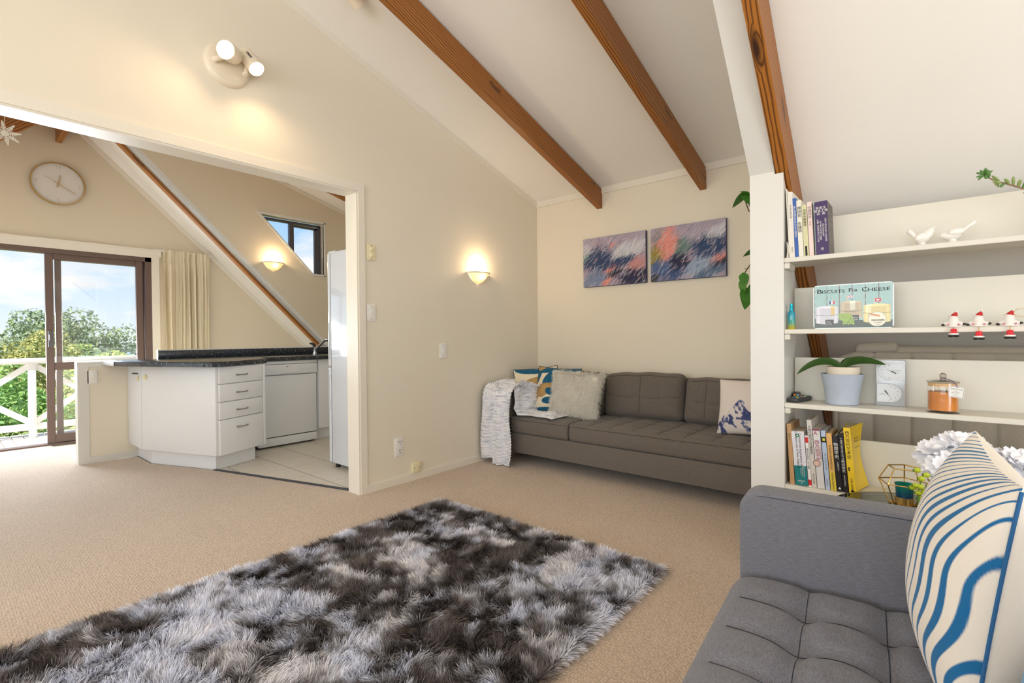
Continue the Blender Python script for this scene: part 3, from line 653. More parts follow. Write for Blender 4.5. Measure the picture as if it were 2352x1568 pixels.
obj('upstand_cap', G().box((-5.53, 1.395, 0.88), (-5.5145, YB - 0.004, 0.972)).box((-5.5145, 1.395, 0.9625), (-5.489, YB - 0.004, 0.972)), MT['plate'], wt, smooth=0, label='white capping')
obj('end_strip', G().prism([(-5.545, 0.996), (-5.152, 0.996), (-5.152, 1.0), (-5.545, 1.0)], 2, 0.85, 0.887), mat('edge_reflection_grey', (205, 206, 208), 0.35, var=0.02), wt, smooth=0, label='end reflection painted as a pale grey strip')  # pale reflection on the dark worktop's end, painted as a thin strip
# dishwasher
dwm = thing('dishwasher', 'white dishwasher with knob panel, standing beside the drawers', 'dishwasher', (-5.15, 2.33, 0))
obj('body', G().rbox((-5.46, 2.025, 0.03), (-4.905, 2.625, 0.845), 0.004), MT['appl'], dwm)
obj('lid', G().rbox((-5.40, 2.022, 0.815), (-4.872, 2.622, 0.848), 0.006), MT['appl'], dwm)
dd = obj('door', G().rbox((-4.91, 2.03, 0.105), (-4.878, 2.62, 0.705), 0.006), MT['appl'], dwm)
pn = obj('control_panel', G().rbox((-4.91, 2.028, 0.712), (-4.866, 2.622, 0.812), 0.006), MT['appl'], dwm)
obj('handle_recess', G().prism([(2.19, 0.712), (2.25, 0.722), (2.40, 0.722), (2.47, 0.712)], 0, -4.868, -4.864), mat('recess_grey', (196, 198, 202), 0.4, var=0.02), pn, smooth=0)
for y, r in ((2.475, 0.022), (2.54, 0.013)): obj('knob', G().cyl((-4.866, y, 0.772), (-4.852, y, 0.772), r, r * 0.85, 20).box((-4.853, y - 0.002, 0.772 - r * 0.8), (-4.850, y + 0.002, 0.772 + r * 0.8)), MT['appl'], pn)
g = G()
for i in range(9): a_ = R(-120 + 30 * i); g.box((-4.8662, 2.475 + 0.033 * sin(a_) - 0.002, 0.772 + 0.033 * cos(a_) - 0.0012), (-4.8656, 2.475 + 0.033 * sin(a_) + 0.002, 0.772 + 0.033 * cos(a_) + 0.0012))
obj('dial_marks', g, MT['inkgrey'], pn, smooth=0)
obj('lettering', text(G(), '\u25A0 \u2014\u2014\u2014', 0.014, (-4.8655, 2.33, 0.787), (0, 1, 0), (0, 0, 1)), MT['ink'], pn, smooth=0)
obj('kick_panel', G().rbox((-4.93, 2.032, 0.018), (-4.88, 2.618, 0.098), 0.005), MT['appl'], dwm)
obj('seal_line', G().box((-4.90, 2.034, 0.098), (-4.884, 2.616, 0.105)), MT['dark'], dwm, smooth=0)
for y in (2.06, 2.59): obj('foot', G().cyl((-4.95, y, -0.002), (-4.95, y, 0.02), 0.018, k=12), MT['black'], dwm)
# mixer tap
tp = thing('mixer_tap', 'chrome mixer tap with lifted lever on the dark bench', 'tap', (-5.28, 2.82, 0.888))
obj('base', G().lathe([(0.028, 0), (0.028, 0.008), (0.022, 0.012), (0.020, 0.085), (0.022, 0.09), (0, 0.092)], (-5.28, 2.82, 0.888), 18), MT['steel'], tp)
obj('spout', G().tube([(-5.28, 2.82, 0.93), (-5.24, 2.85, 0.985), (-5.19, 2.885, 1.04), (-5.17, 2.90, 1.055)], [0.016, 0.015, 0.015, 0.02], 10).ball((-5.165, 2.903, 1.052), 0.022, 12, 8), MT['steel'], tp)
obj('lever', G().tube([(-5.28, 2.82, 0.978), (-5.29, 2.81, 1.0), (-5.33, 2.79, 1.012)], [0.018, 0.016, 0.008], 10), MT['black'], tp)
# fridge with its doors towards the bench
fr = thing('fridge_freezer', 'tall glossy white fridge seen side-on against the left wall', 'fridge', (-3.45, 2.48, 0))
obj('body', G().rbox((-3.765, 2.15, 0.035), (XK - 0.006, 2.76, 1.772), 0.012, 3), MT['fridge'], fr)
for z0, z1 in ((0.035, 0.823), (0.832, 1.772)):
    dd = obj('door', G().rbox((-3.815, 2.152, z0), (-3.775, 2.758, z1), 0.012, 3), MT['fridge'], fr)
    zz = (z1 - 0.36, z1 - 0.06) if z0 < 0.5 else (z0 + 0.06, z0 + 0.36)
    obj('handle', G().rbox((-3.803, 2.147, zz[0]), (-3.786, 2.154, zz[1]), 0.003), mat('grip_grey', (206, 208, 214), 0.3, var=0.02), dd)
obj('seal', G().box((-3.776, 2.158, 0.04), (-3.764, 2.752, 1.765)), MT['dark'], fr, smooth=0)
obj('top_cap', G().rbox((-3.80, 2.16, 1.772), (-3.70, 2.75, 1.782), 0.003), MT['fridge'], fr)
for x, y in ((-3.74, 2.19), (-3.74, 2.72), (-3.12, 2.19), (-3.12, 2.72)): obj('foot', G().cyl((x, y, -0.003), (x, y, 0.036), 0.02, k=12), MT['black'], fr)
# curtain: gathered heading, deep folds
def curtain_mat():
    m, t, b = new_mat('curtain_cloth'); c = lin((243, 231, 204)); b.inputs['Base Color'].default_value = (*c, 1); b.inputs['Roughness'].default_value = 0.85; b.inputs['Sheen Weight'].default_value = 0.2
    tr = node(t, 'ShaderNodeBsdfTranslucent', {0: (*c, 1)}); mx = node(t, 'ShaderNodeMixShader', {0: 0.15, 1: b.outputs[0], 2: tr.outputs[0]}); o = [q for q in t.nodes if q.type == 'OUTPUT_MATERIAL'][0]; t.links.new(mx.outputs[0], o.inputs[0])
    z = node(t, 'ShaderNodeTexNoise', {'Vector': coords(t, (1, 1, 1)), 'Scale': 600.0}); bp = node(t, 'ShaderNodeBump', {'Height': z.outputs[0], 'Strength': 0.2, 'Distance': 0.001}); t.links.new(bp.outputs[0], b.inputs['Normal']); return m
MT['curtain'] = curtain_mat()
cu = thing('curtain', 'cream pleated curtain drawn back beside the sliding door', 'curtain', (XG + 0.09, 2.02, 0.02))
def cfold(u, v):
    y = 1.775 + 0.485 * u + 0.012 * sin(9 * u + 2.2 * v) * (1 - v) ; z = 0.05 + 2.055 * v
    head = max(0.0, (v - 0.945) / 0.055); k = min(1.0, (1 - v) * 6 + 0.12)
    uw = u + 0.022 * sin(2 * pi * 1.7 * u + 0.6) + 0.012 * sin(2 * pi * 4.3 * u + 1.5 * (1 - v)) + 0.006 * sin(9 * v + 12 * u)
    fold = 0.034 * sin(2 * pi * 8 * uw + 0.4 * (1 - v)) * (0.7 + 0.5 * sin(11 * u + 1)) + 0.012 * sin(2 * pi * 15 * uw + 2 * (1 - v)) + 0.006 * sin(2 * pi * 27 * uw)
    x = XG + 0.075 + fold * (k if head == 0 else 0.45 + 0.5 * abs(sin(2 * pi * 9 * u)) * head)
    if 0.93 < v < 0.955: x -= 0.012
    return (x, y, z)
obj('cloth', G().grid(cfold, 220, 40), MT['curtain'], cu, smooth=180)
obj('heading_tape', G().grid(lambda u, v: (lambda p: (p[0] + 0.004, p[1], p[2]))(cfold(u, 0.93 + 0.012 * v)), 120, 2), MT['curtain'], cu, smooth=180)
obj('rail', G().box((XG + 0.03, 1.70, 2.085), (XG + 0.05, 2.30, 2.105)), MT['plate'], cu, smooth=0)
obj('bracket', G().box((XG, 1.755, 2.02), (XG + 0.05, 1.765, 2.09)), MT['plate'], cu, smooth=0)
# wall clock
ck_ = thing('wall_clock', 'round white wall clock with a gold rim on the gable', 'clock', (XG, 0.893, 2.672))
My = Matrix.Translation((XG, 0.893, 2.672)) @ Matrix.Rotation(pi / 2, 4, 'Y')
obj('case', G().lathe([(0.0, 0.0), (0.205, 0.0), (0.205, 0.02), (0.0, 0.02)], k=64, M=My), mat('clock_face', (228, 222, 214), 0.5, var=0.02, vscale=9), ck_)
obj('rim', G().lathe([(0.203, 0.0), (0.212, 0.0), (0.212, 0.035), (0.203, 0.035), (0.203, 0.0)], k=64, M=My), MT['gold'], ck_)
def hand(g, ang, L, w, back=0.04, x=0.026):
    a_ = R(ang); u = Vector((0, sin(a_), cos(a_))); s = Vector((0, cos(a_), -sin(a_))); c = Vector((XG + x, 0.893, 2.672))
    v = [c - u * back - s * w, c - u * back + s * w, c + u * L + s * w * 0.7, c + u * L - s * w * 0.7]; v2 = [p + Vector((0.002, 0, 0)) for p in v]
    return g.add(v + v2, [(0, 1, 2, 3), (7, 6, 5, 4), (0, 4, 5, 1), (1, 5, 6, 2), (2, 6, 7, 3), (3, 7, 4, 0)])
obj('hour_hand', hand(G(), 12, 0.092, 0.004), MT['gold'], ck_, smooth=0); obj('minute_hand', hand(G(), 122, 0.155, 0.003, x=0.029), MT['gold'], ck_, smooth=0); obj('second_hand', hand(G(), 300, 0.12, 0.0014, 0.05, 0.031), MT['gold'], ck_, smooth=0)
MT['clockgrey'] = mat('clock_grey', (200, 192, 182), 0.5, var=0.02)
for i in range(12):
    g = G(); a_ = R(30 * i); c = Vector((XG + 0.0206, 0.893 + 0.165 * sin(a_), 2.672 + 0.165 * cos(a_))); u = Vector((0, cos(a_), -sin(a_))); w_ = Vector((0, sin(a_), cos(a_)))
    if i % 3 == 0: text(g, str(i or 12), 0.05, c, (0, 1, 0), (0, 0, 1))
    else:
        v = [c - w_ * 0.018 - u * 0.001, c - w_ * 0.018 + u * 0.001, c + w_ * 0.018 + u * 0.001, c + w_ * 0.018 - u * 0.001]; g.add(v, [(0, 1, 2, 3)])
    obj('numeral', g, MT['clockgrey'], ck_, smooth=0)
# hanging paper snowflake star
st = thing('paper_snowflake', 'white cut-paper snowflake hanging on a thread from a rafter', 'ornament', (-4.2, 0.318, 2.30))
def star_pt(r, a_): return (-4.2 + 0.0, 0.318 + r * cos(a_), 2.30 + r * sin(a_))
M0 = Matrix.Translation((-4.2, 0.318, 2.30)); arm0 = None
for i in range(8):
    g = G(); Ma = M0 @ Matrix.Rotation(R(45 * i + 10), 4, 'X') @ Matrix.Scale(0.52, 4)
    for q in range(7):
        r0 = 0.02 + q * 0.016; wd = 0.026 * (1 - abs(q - 2.2) / 6)
        g.add([(0.003 * q, -wd, r0), (0.003 * q, 0.0, r0 + 0.012), (0.003 * q, wd, r0), (0.003 * q + 0.004, wd * 0.8, r0 + 0.012), (0.003 * q + 0.004, 0, r0 + 0.024), (0.003 * q + 0.004, -wd * 0.8, r0 + 0.012)], [(0, 1, 4, 5), (1, 2, 3, 4)])
    g.box((-0.002, -0.0022, 0), (0.002, 0.0022, 0.135)); g.xf(Ma)
    obj('point', g, mat('white_paper', (244, 240, 234), 0.7, var=0.01) if i == 0 else bpy.data.materials['white_paper'], st, smooth=0)
obj('centre', G().ball((-4.2, 0.318, 2.30), (0.006, 0.016, 0.016), 10, 6), bpy.data.materials['white_paper'], st)
obj('thread', G().cyl((-4.2, 0.318, 2.36), (-4.2, 0.318, rsteep(0.318)), 0.0012, k=5), bpy.data.materials['white_paper'], st)
# ------------------------------------------------------------------ lights on the walls
MT['bulb'] = mat('lit_bulb', (255, 255, 255), 0.3, emit=(255, 236, 205), es=9.0)
MT['shade'] = mat('glass_shade', (250, 232, 200), 0.35, trans=0.25, emit=(255, 190, 110), es=0.35)
MT['fit'] = mat('fitting_enamel', (236, 224, 202), 0.3, coat=0.4, var=0.01)
WARM = (1.0, 0.72, 0.42)
def sconce(name, label, x, y, z, e=6.0, w=0.112):
    t = thing(name, label, 'wall lamp', (x, y, z), 0, 'uplighter wall lamps')
    # half dish open at the top: a shallow bowl with a flared rim
    def dish(u, v):
        a_ = pi * u; r = w * (0.10 + 0.90 * v ** 0.62) if v < 0.9 else w * (0.94 + 0.9 * (v - 0.9)); zz = -0.085 + 0.085 * v ** 1.15
        return (x + max(0.002, 0.80 * r * sin(a_)), y + r * cos(a_) , z + zz)
    obj('dish', G().grid(dish, 28, 12), MT['shade'], t, smooth=60)
    obj('rim', G().tube([(x + max(0.004, 0.80 * w * 1.03 * sin(pi * i / 20)), y + w * 1.03 * cos(pi * i / 20), z + 0.002) for i in range(21)], 0.006, 8), MT['fit'], t)
    obj('back_plate', G().rbox((x, y - 0.05, z - 0.07), (x + 0.012, y + 0.05, z - 0.01), 0.004), MT['fit'], t)
    obj('bulb', G().ball((x + 0.055, y, z - 0.028), (0.026, 0.032, 0.026), 14, 10), MT['bulb'], t)
    L = light('lamp_glow', 'POINT', (x + 0.062, y, z + 0.045), e, WARM, shadow_soft_size=0.03); return t
sconce('wall_sconce', 'glowing dish uplighter on the cream wall left of the sofa', XA, 3.045, 1.606, 3.4)
sconce('wall_sconce', 'glowing dish uplighter in the kitchen beside the raked window', KC, 2.583, 1.935, 3.4)
# twin spot fitting
LC = Vector((XA, 1.085, 2.565))
ts = thing('twin_spotlight', 'round cream fitting with two lit spot bulbs high on the left wall', 'spotlight', LC)
obj('plate', G().lathe([(0.0, 0.0), (0.118, 0.0), (0.118, 0.006), (0.112, 0.018), (0.098, 0.026), (0.0, 0.029)], k=48, M=Matrix.Translation(LC) @ Matrix.Rotation(pi / 2, 4, 'Y')), MT['fit'], ts)
def spot(parent, base, tip, r, bulb=True, e=4.0, slots=False, m=None):
    base = Vector(base); tip = Vector(tip); d = (tip - base).normalized(); L = (tip - base).length
    M = Matrix.Translation(base) @ d.to_track_quat('Z', 'Y').to_matrix().to_4x4()
    sh = obj('shade', G().lathe([(0.0, -0.004), (r * 0.75, 0.0), (r * 0.96, 0.02), (r, 0.05), (r, L), (r * 0.93, L), (r * 0.93, 0.05), (0, 0.045)], k=28, M=M), MT['fit'], parent)
    if slots:
        g = G(); s_ = M.to_3x3().inverted() @ Vector((1, -0.5, 0.2)); aa = math.atan2(s_.y, s_.x)
        for i in range(5): g.xf(Matrix.Identity(4)); g.box((r - 0.002, -0.006, 0.055 + i * 0.010), (r + 0.0012, 0.006, 0.060 + i * 0.010), M @ Matrix.Rotation(aa, 4, 'Z'))
        obj('vent_slots', g, MT['ink'], sh, smooth=0)
    if bulb:
        obj('bulb', G().lathe([(r * 0.5, L - 0.05), (r * 0.88, L - 0.012), (r * 0.86, L + 0.006), (r * 0.55, L + 0.022), (0, L + 0.028)], k=24, M=M), MT['bulb'], sh)
        sl = light('spot_beam', 'SPOT', tip + d * 0.04, e, WARM, shadow_soft_size=0.04, spot_size=R(160), spot_blend=1.0); sl.rotation_euler = (d + Vector((-0.25, 0, -0.75))).to_track_quat('-Z', 'Y').to_euler()
    return sh
knob_l, knob_r = LC + Vector((0.028, -0.07, -0.005)), LC + Vector((0.028, 0.085, -0.02))
for kk, b0, b1 in ((knob_l, LC + Vector((0.072, 0.018, 0.03)), LC + Vector((0.150, -0.062, 0.004))), (knob_r, LC + Vector((0.05, 0.07, 0.085)), LC + Vector((0.135, 0.10, -0.025)))):
    spot(ts, b0, b1, 0.046 if kk is knob_l else 0.041, True, 9.0, kk is knob_r)
    obj('swivel', G().tube([kk + Vector((-0.01, 0, 0)), kk + Vector((0.015, 0, 0)), b0.lerp(b1, 0.3)], [0.020, 0.015, 0.012], 12), MT['fit'], ts)
cs_ = thing('ceiling_spotlight', 'white ceiling spotlight at the top edge of the sloped ceiling', 'spotlight', (-2.50, 1.60, dorm(1.60)))
obj('plate', G().lathe([(0, 0), (0.06, 0), (0.055, -0.02), (0, -0.022)], (-2.50, 1.52, dorm(1.52) + 0.002), 28), MT['fit'], cs_)
spot(cs_, (-2.50, 1.52, dorm(1.52) - 0.02), (-2.515, 1.645, dorm(1.645) - 0.055), 0.043, False)
# ------------------------------------------------------------------ switches and sockets on the left wall
def plate(name, label, cat, y, z, w, h, m, x=XA, axis=1, d=0.008):
    t = thing(name, label, cat, (x, y, z)); o = obj('plate', G().rbox((x, y - w / 2, z - h / 2), (x + d, y + w / 2, z + h / 2), 0.003), m, t); return t
t = plate('dimmer_switch', 'cream dimmer plate with two knobs beside the opening', 'switch', 1.988, 1.654, 0.072, 0.112, MT['cream'])
for dz in (0.022, -0.022): obj('knob', G().cyl((XA + 0.008, 1.988, 1.654 + dz), (XA + 0.022, 1.988, 1.654 + dz), 0.012, 0.010, 18), MT['cream'], t)
for dz in (0.045, -0.045): obj('screw', G().cyl((XA + 0.008, 1.988, 1.654 + dz), (XA + 0.009, 1.988, 1.654 + dz), 0.0035, k=10), MT['ink'], t)
for nm, lb, y, z in (('light_switch', 'white light switch below the cream dimmer plate', 1.984, 1.237), ('light_switch', 'white light switch on the wall below the glowing uplighter', 2.642, 0.957)):
    t = plate(nm, lb, 'switch', y, z, 0.070, 0.115, MT['plate'])
    obj('rocker', G().cyl((XA + 0.008, y, z), (XA + 0.012, y, z), 0.011, 0.009, 16), MT['plate'], t)
    for dz in (0.042, -0.042): obj('screw', G().cyl((XA + 0.008, y, z + dz), (XA + 0.0086, y, z + dz), 0.003, k=8), MT['inkgrey'], t)
t = plate('power_socket', 'white double power socket low on the left wall', 'socket', 2.203, 0.268, 0.074, 0.135, MT['plate'])
for dz in (0.03, -0.03):
    g = G()
    for yy, zz, rot in ((-0.012, 0.010, 25), (0.012, 0.010, -25), (0, -0.012, 0)):
        g.box((0, -0.0016, -0.006), (0.0006, 0.0016, 0.006), Matrix.Translation((XA + 0.0082, 2.212 + yy * 0.7, 0.268 + dz + zz * 0.8)) @ Matrix.Rotation(R(rot), 4, 'X'))
    obj('pin_slot', g, MT['ink'], t, smooth=0)
for dz in (0.05, -0.05): obj('rocker', G().rbox((XA + 0.008, 2.178, 0.268 + dz - 0.009), (XA + 0.012, 2.192, 0.268 + dz + 0.009), 0.002), MT['plate'], t)
t = plate('phone_jack', 'cream phone jack box just above the skirting', 'socket', 2.354, 0.092, 0.078, 0.072, MT['cream'], d=0.024)
for dy in (-0.025, 0.025): obj('screw', G().cyl((XA + 0.024, 2.354 + dy, 0.092), (XA + 0.0248, 2.354 + dy, 0.092), 0.004, k=10), MT['satin'], t)
t = plate('light_switch', 'white light switch on the kitchen half wall', 'switch', 0.926, 0.748, 0.072, 0.115, MT['plate'], x=-5.55)
obj('rocker', G().cyl((-5.542, 0.926, 0.748), (-5.537, 0.926, 0.748), 0.012, 0.010, 16), MT['plate'], t)
# ------------------------------------------------------------------ plaster of the picture wall: two canvases
def paint_canvas(W_, H_, seed, regions, base, strokes=3400):
    """brush-stroke picture as a numpy colour field"""
    r_ = np.random.default_rng(seed); nx, ny = 210, int(210 * H_ / W_); yy, xx = np.mgrid[0:ny + 1, 0:nx + 1]; u = xx / nx; v = yy / ny
    img = np.zeros((ny + 1, nx + 1, 3)); wsum = np.full((ny + 1, nx + 1), 1e-6)
    # every region: (u, v, ru, rv, rotation, colour, weight)
    img[:] = np.array(lin(base)); 
    def field(pu, pv):
        best = np.zeros(len(regions) + 1); best[-1] = 0.35
        for i, (cu_, cv_, ru, rv, ro, c, wt_) in enumerate(regions):
            du, dv = pu - cu_, pv - cv_; a_ = du * cos(ro) + dv * sin(ro); b_ = -du * sin(ro) + dv * cos(ro); best[i] = wt_ * math.exp(-((a_ / ru) ** 2 + (b_ / rv) ** 2))
        best += r_.random(len(best)) * 0.34; i = int(best.argmax()); return base if i == len(regions) else regions[i][5]
    for s in range(strokes + 160):
        pu, pv = r_.random(2); fc_ = field(pu, pv)
        if s >= strokes: fc_ = (206, 204, 214) if r_.random() < 0.6 else (60, 82, 122) if r_.random() < 0.6 else (200, 150, 146)
        c = np.array(lin(fc_)) * (0.80 + 0.4 * r_.random()); k = max(0.0, 1.0 - s / strokes)
        L = (0.06 + 0.12 * k) * (0.6 + r_.random()); Wd = 0.005 + 0.017 * k * r_.random(); an = 0.80 + 0.27 * r_.standard_normal() if r_.random() < 0.88 else r_.random() * 3
        x0, x1 = int(max(0, (pu - L) * nx)), int(min(nx, (pu + L) * nx)) + 1; y0, y1 = int(max(0, (pv - L * W_ / H_) * ny)), int(min(ny, (pv + L * W_ / H_) * ny)) + 1
        du = (u[y0:y1, x0:x1] - pu); dv = (v[y0:y1, x0:x1] - pv) * H_ / W_; a_ = du * cos(an) + dv * sin(an); b_ = -du * sin(an) + dv * cos(an) + 2.2 * a_ * a_ * (r_.random() - 0.5)
        br = 0.75 + 0.25 * np.sin(b_ / Wd * 7 + r_.random() * 6); m_ = np.clip(1.4 - np.abs(b_) / Wd * 1.3, 0, 1) * np.clip(1.6 - np.abs(a_) / L * 1.7, 0, 1) * br * 0.9
        img[y0:y1, x0:x1] = img[y0:y1, x0:x1] * (1 - m_[..., None]) + c * m_[..., None]
    return img, nx, ny
LAV, WHT, NAVY, DEEP, PINK, SLATE, OLIVE, GREEN, BLACKB = (172, 160, 178), (206, 206, 214), (44, 66, 104), (36, 40, 72), (228, 148, 136), (120, 136, 168), (150, 134, 44), (96, 128, 120), (34, 30, 52)
p1 = [(0.25, 0.55, 0.22, 0.2, 0.3, NAVY, 1.3), (0.65, 0.92, 0.5, 0.10, 0, LAV, 1.0), (0.75, 0.68, 0.3, 0.16, 0.4, WHT, 1.0), (0.52, 0.42, 0.35, 0.11, 0.35, NAVY, 1.15), (0.45, 0.33, 0.14, 0.05, 0.35, PINK, 1.25), (0.88, 0.38, 0.12, 0.14, 0.5, (198, 140, 140), 1.1),
      (0.85, 0.13, 0.22, 0.15, 0.2, DEEP, 1.35), (0.50, 0.24, 0.12, 0.06, 0.3, BLACKB, 1.3), (0.22, 0.17, 0.25, 0.14, 0.5, SLATE, 1.1), (0.38, 0.08, 0.08, 0.05, 0.6, PINK, 1.0), (0.05, 0.72, 0.08, 0.2, 0, WHT, 0.8), (0.04, 0.62, 0.06, 0.12, 0, GREEN, 0.9), (0.50, 0.82, 0.06, 0.05, 0.6, PINK, 0.9)]
p2 = [(0.24, 0.70, 0.12, 0.27, -0.15, PINK, 1.6), (0.07, 0.50, 0.12, 0.16, 0.3, OLIVE, 1.35), (0.12, 0.85, 0.10, 0.1, 0, (160, 148, 150), 0.9), (0.6, 0.93, 0.45, 0.12, 0.1, LAV, 1.0), (0.44, 0.62, 0.10, 0.13, 0.4, GREEN, 1.2), (0.40, 0.33, 0.13, 0.13, 0.6, DEEP, 1.35), (0.80, 0.55, 0.20, 0.18, 0.5, NAVY, 1.3),
      (0.92, 0.80, 0.2, 0.12, 0.4, WHT, 1.0), (0.92, 0.33, 0.13, 0.05, 0.3, PINK, 1.2), (0.92, 0.24, 0.12, 0.05, 0.2, BLACKB, 1.2), (0.15, 0.25, 0.13, 0.2, 0.4, (76, 100, 144), 1.15), (0.65, 0.22, 0.2, 0.12, 0.5, (150, 168, 190), 1.1), (0.80, 0.10, 0.2, 0.08, 0.3, (86, 112, 140), 1.1), (0.32, 0.10, 0.2, 0.08, 0.2, (64, 84, 130), 1.1), (0.04, 0.06, 0.05, 0.06, 0, (40, 44, 36), 1.1)]
MT['canvas'] = vcol('painted_canvas', 0.55, 0.3, bump=0.25, bscale=220)
for lb, x0, x1, sd, rg in (('smaller-looking abstract canvas of blue and pink brush strokes, left of the pair', -2.396, -1.789, 5, p1), ('abstract canvas with a bright coral patch, right of the pair', -1.748, -1.150, 9, p2)):
    t = thing('painting', lb, 'painting', ((x0 + x1) / 2, YB, 1.505), 0, 'abstract canvases above the sofa'); z0, z1 = 1.505, 1.940
    obj('stretcher', G().rbox((x0, YB - 0.032, z0), (x1, YB, z1), 0.004), mat('canvas_edge', (84, 84, 116), 0.7, var=0.25, vscale=14) if sd == 5 else bpy.data.materials['canvas_edge'], t)
    img, nx, ny = paint_canvas(x1 - x0, z1 - z0, sd, rg, LAV)
    obj('picture', G().grid(lambda u, v: (x0 + 0.002 + (x1 - x0 - 0.004) * u, YB - 0.0335, z0 + 0.002 + (z1 - z0 - 0.004) * v), nx, ny, lambda u, v: img[int(round(v * ny)), int(round(u * nx))]), MT['canvas'], t, smooth=0)
# ------------------------------------------------------------------ far sofa
MT['sofa'] = fabric('sofa_cloth_taupe', (112, 104, 96), 0.72, 1.2)
MT['sofaseam'] = mat('sofa_seam', (58, 52, 48), 0.9, var=0.1)
def placed(g, c, M=None):
    return g.xf(Matrix.Translation(c) @ (M or Matrix.Identity(4)))
sf = thing('sofa', 'long taupe sofa under the two paintings', 'sofa', (-1.72, 3.5, 0))
SX0, SX1, SY0, SY1 = -2.86, -0.66, 3.135, 3.878
obj('base', placed(softbox((SX1 - SX0) / 2 - 0.0, (SY1 - SY0) / 2, 0.084, 0.018, 0.05), ((SX0 + SX1) / 2, (SY0 + SY1) / 2, 0.184)), MT['sofa'], sf)
obj('backrest', placed(softbox((SX1 - SX0) / 2, 0.055, 0.24, 0.03, 0.06), ((SX0 + SX1) / 2, SY1 - 0.055, 0.49)), MT['sofa'], sf)
obj('arm', placed(softbox(0.095, (SY1 - SY0) / 2, 0.18, 0.035, 0.05), (SX0 + 0.095, (SY0 + SY1) / 2, 0.43)), MT['sofa'], sf)
for x in (-2.78, -0.74):
    for y in (3.22, 3.80): obj('foot', G().cyl((x, y, 0), (x, y, 0.103), 0.02, 0.026, 14), MT['black'], sf)
def seat_disp(hx, hy, hz, nx, ny, depth=0.012, puff=0.016):
    def f(P):
        D = np.zeros_like(P); top = np.clip((P[:, 2] - hz + 0.03) / 0.03, 0, 1)
        gx = np.abs(((P[:, 0] + hx) / (2 * hx) * nx + 0.5) % 1 - 0.5) * 2 * hx / nx; gy = np.abs(((P[:, 1] + hy) / (2 * hy) * ny + 0.5) % 1 - 0.5) * 2 * hy / ny
        ed = np.clip((1 - (P[:, 0] / hx) ** 2) * (1 - (P[:, 1] / hy) ** 2) * 4, 0, 1)
        inx = (np.abs(P[:, 0]) < hx - 0.06); iny = (np.abs(P[:, 1]) < hy - 0.06)
        gr = np.exp(-(gx / 0.011) ** 2) * inx + np.exp(-(gy / 0.011) ** 2) * iny; tf = np.exp(-(gx ** 2 + gy ** 2) / 0.035 ** 2) * inx * iny
        D[:, 2] = top * (puff * ed - depth * np.minimum(gr, 1.0) - depth * 1.1 * tf)
        side = np.clip(1 - np.abs(P[:, 2]) / hz, 0, 1); fr = np.abs(P[:, 1]) > hy - 0.012
        D[:, 1] += np.sign(P[:, 1]) * 0.008 * side * fr
        return D
    return f
def seam(name, parent, f, M, lines, r=0.0012, m=None):
    """stitched seam lines lying on a displaced cushion; lines are lists of local points"""
    for L in lines:
        P = np.array(L, dtype=float); P = P + f(P) + np.array([0, -0.0008, 0.0012]); obj(name, G().tube([M @ Vector(p) for p in P], r, 5), m, parent)
for x0, x1, nx in ((-2.665, -2.092, 3), (-2.086, -0.668, 8)):
    hx, hy, hz = (x1 - x0) / 2, 0.305, 0.066
    obj('seat_cushion', placed(softbox(hx, hy, hz, 0.022, 0.012, seat_disp(hx, hy, hz, nx, 4, 0.007, 0.010)), ((x0 + x1) / 2, SY0 + hy - 0.004, 0.268 + hz)), MT['sofa'], sf, smooth=80)
    Mq = Matrix.Translation(((x0 + x1) / 2, SY0 + hy - 0.004, 0.268 + hz)); fd = seat_disp(hx, hy, hz, nx, 4, 0.007, 0.010)
    seam('seam', sf, fd, Mq, [[(-hx + 2 * hx * i / nx, -hy + 0.02 + (2 * hy - 0.05) * q / 24, hz) for q in range(25)] for i in range(1, nx)] + [[(-hx + 0.03 + (2 * hx - 0.06) * q / 60, -hy + 2 * hy * j / 4, hz) for q in range(61)] for j in range(1, 4)] + [[(-hx + 0.012 + (2 * hx - 0.024) * q / 40, -hy - 0.0005, hz - 0.022) for q in range(41)]], 0.0013, MT['sofaseam'])
def back_disp(hx, hy, hz, nx):
    def f(P):
        D = np.zeros_like(P); fr = np.clip((-P[:, 1] - hy + 0.03) / 0.03, 0, 1); u = P[:, 0] / hx; v = P[:, 2] / hz
        gx = np.abs(((P[:, 0] + hx) / (2 * hx) * nx + 0.5) % 1 - 0.5) * 2 * hx / nx; gz = np.abs(P[:, 2] + 0.01 + 0.018 * (1 - u * u))
        gr = np.exp(-(gx / 0.006) ** 2) * (np.abs(u) < 0.82) * (np.abs(v) < 0.80) + np.exp(-(gz / 0.006) ** 2) + 0.8 * np.exp(-((P[:, 2] - hz * 0.80) / 0.004) ** 2)
        puff = 0.04 * np.clip((1 - u ** 4) * (1 - v ** 4), 0, 1); wr = 0.004 * np.sin(26 * v + 9 * u * u * np.sign(u) + 3 * np.sin(5 * v)) * np.clip(np.abs(u) - 0.55, 0, 1) * 2.2
        D[:, 1] = -fr * (puff - 0.010 * np.minimum(gr, 1.0) + wr); D[:, 2] = (0.014 * (1 - u * u) - 0.010 + 0.003 * np.sin(9 * u)) * (P[:, 2] > hz * 0.6); return D
    return f
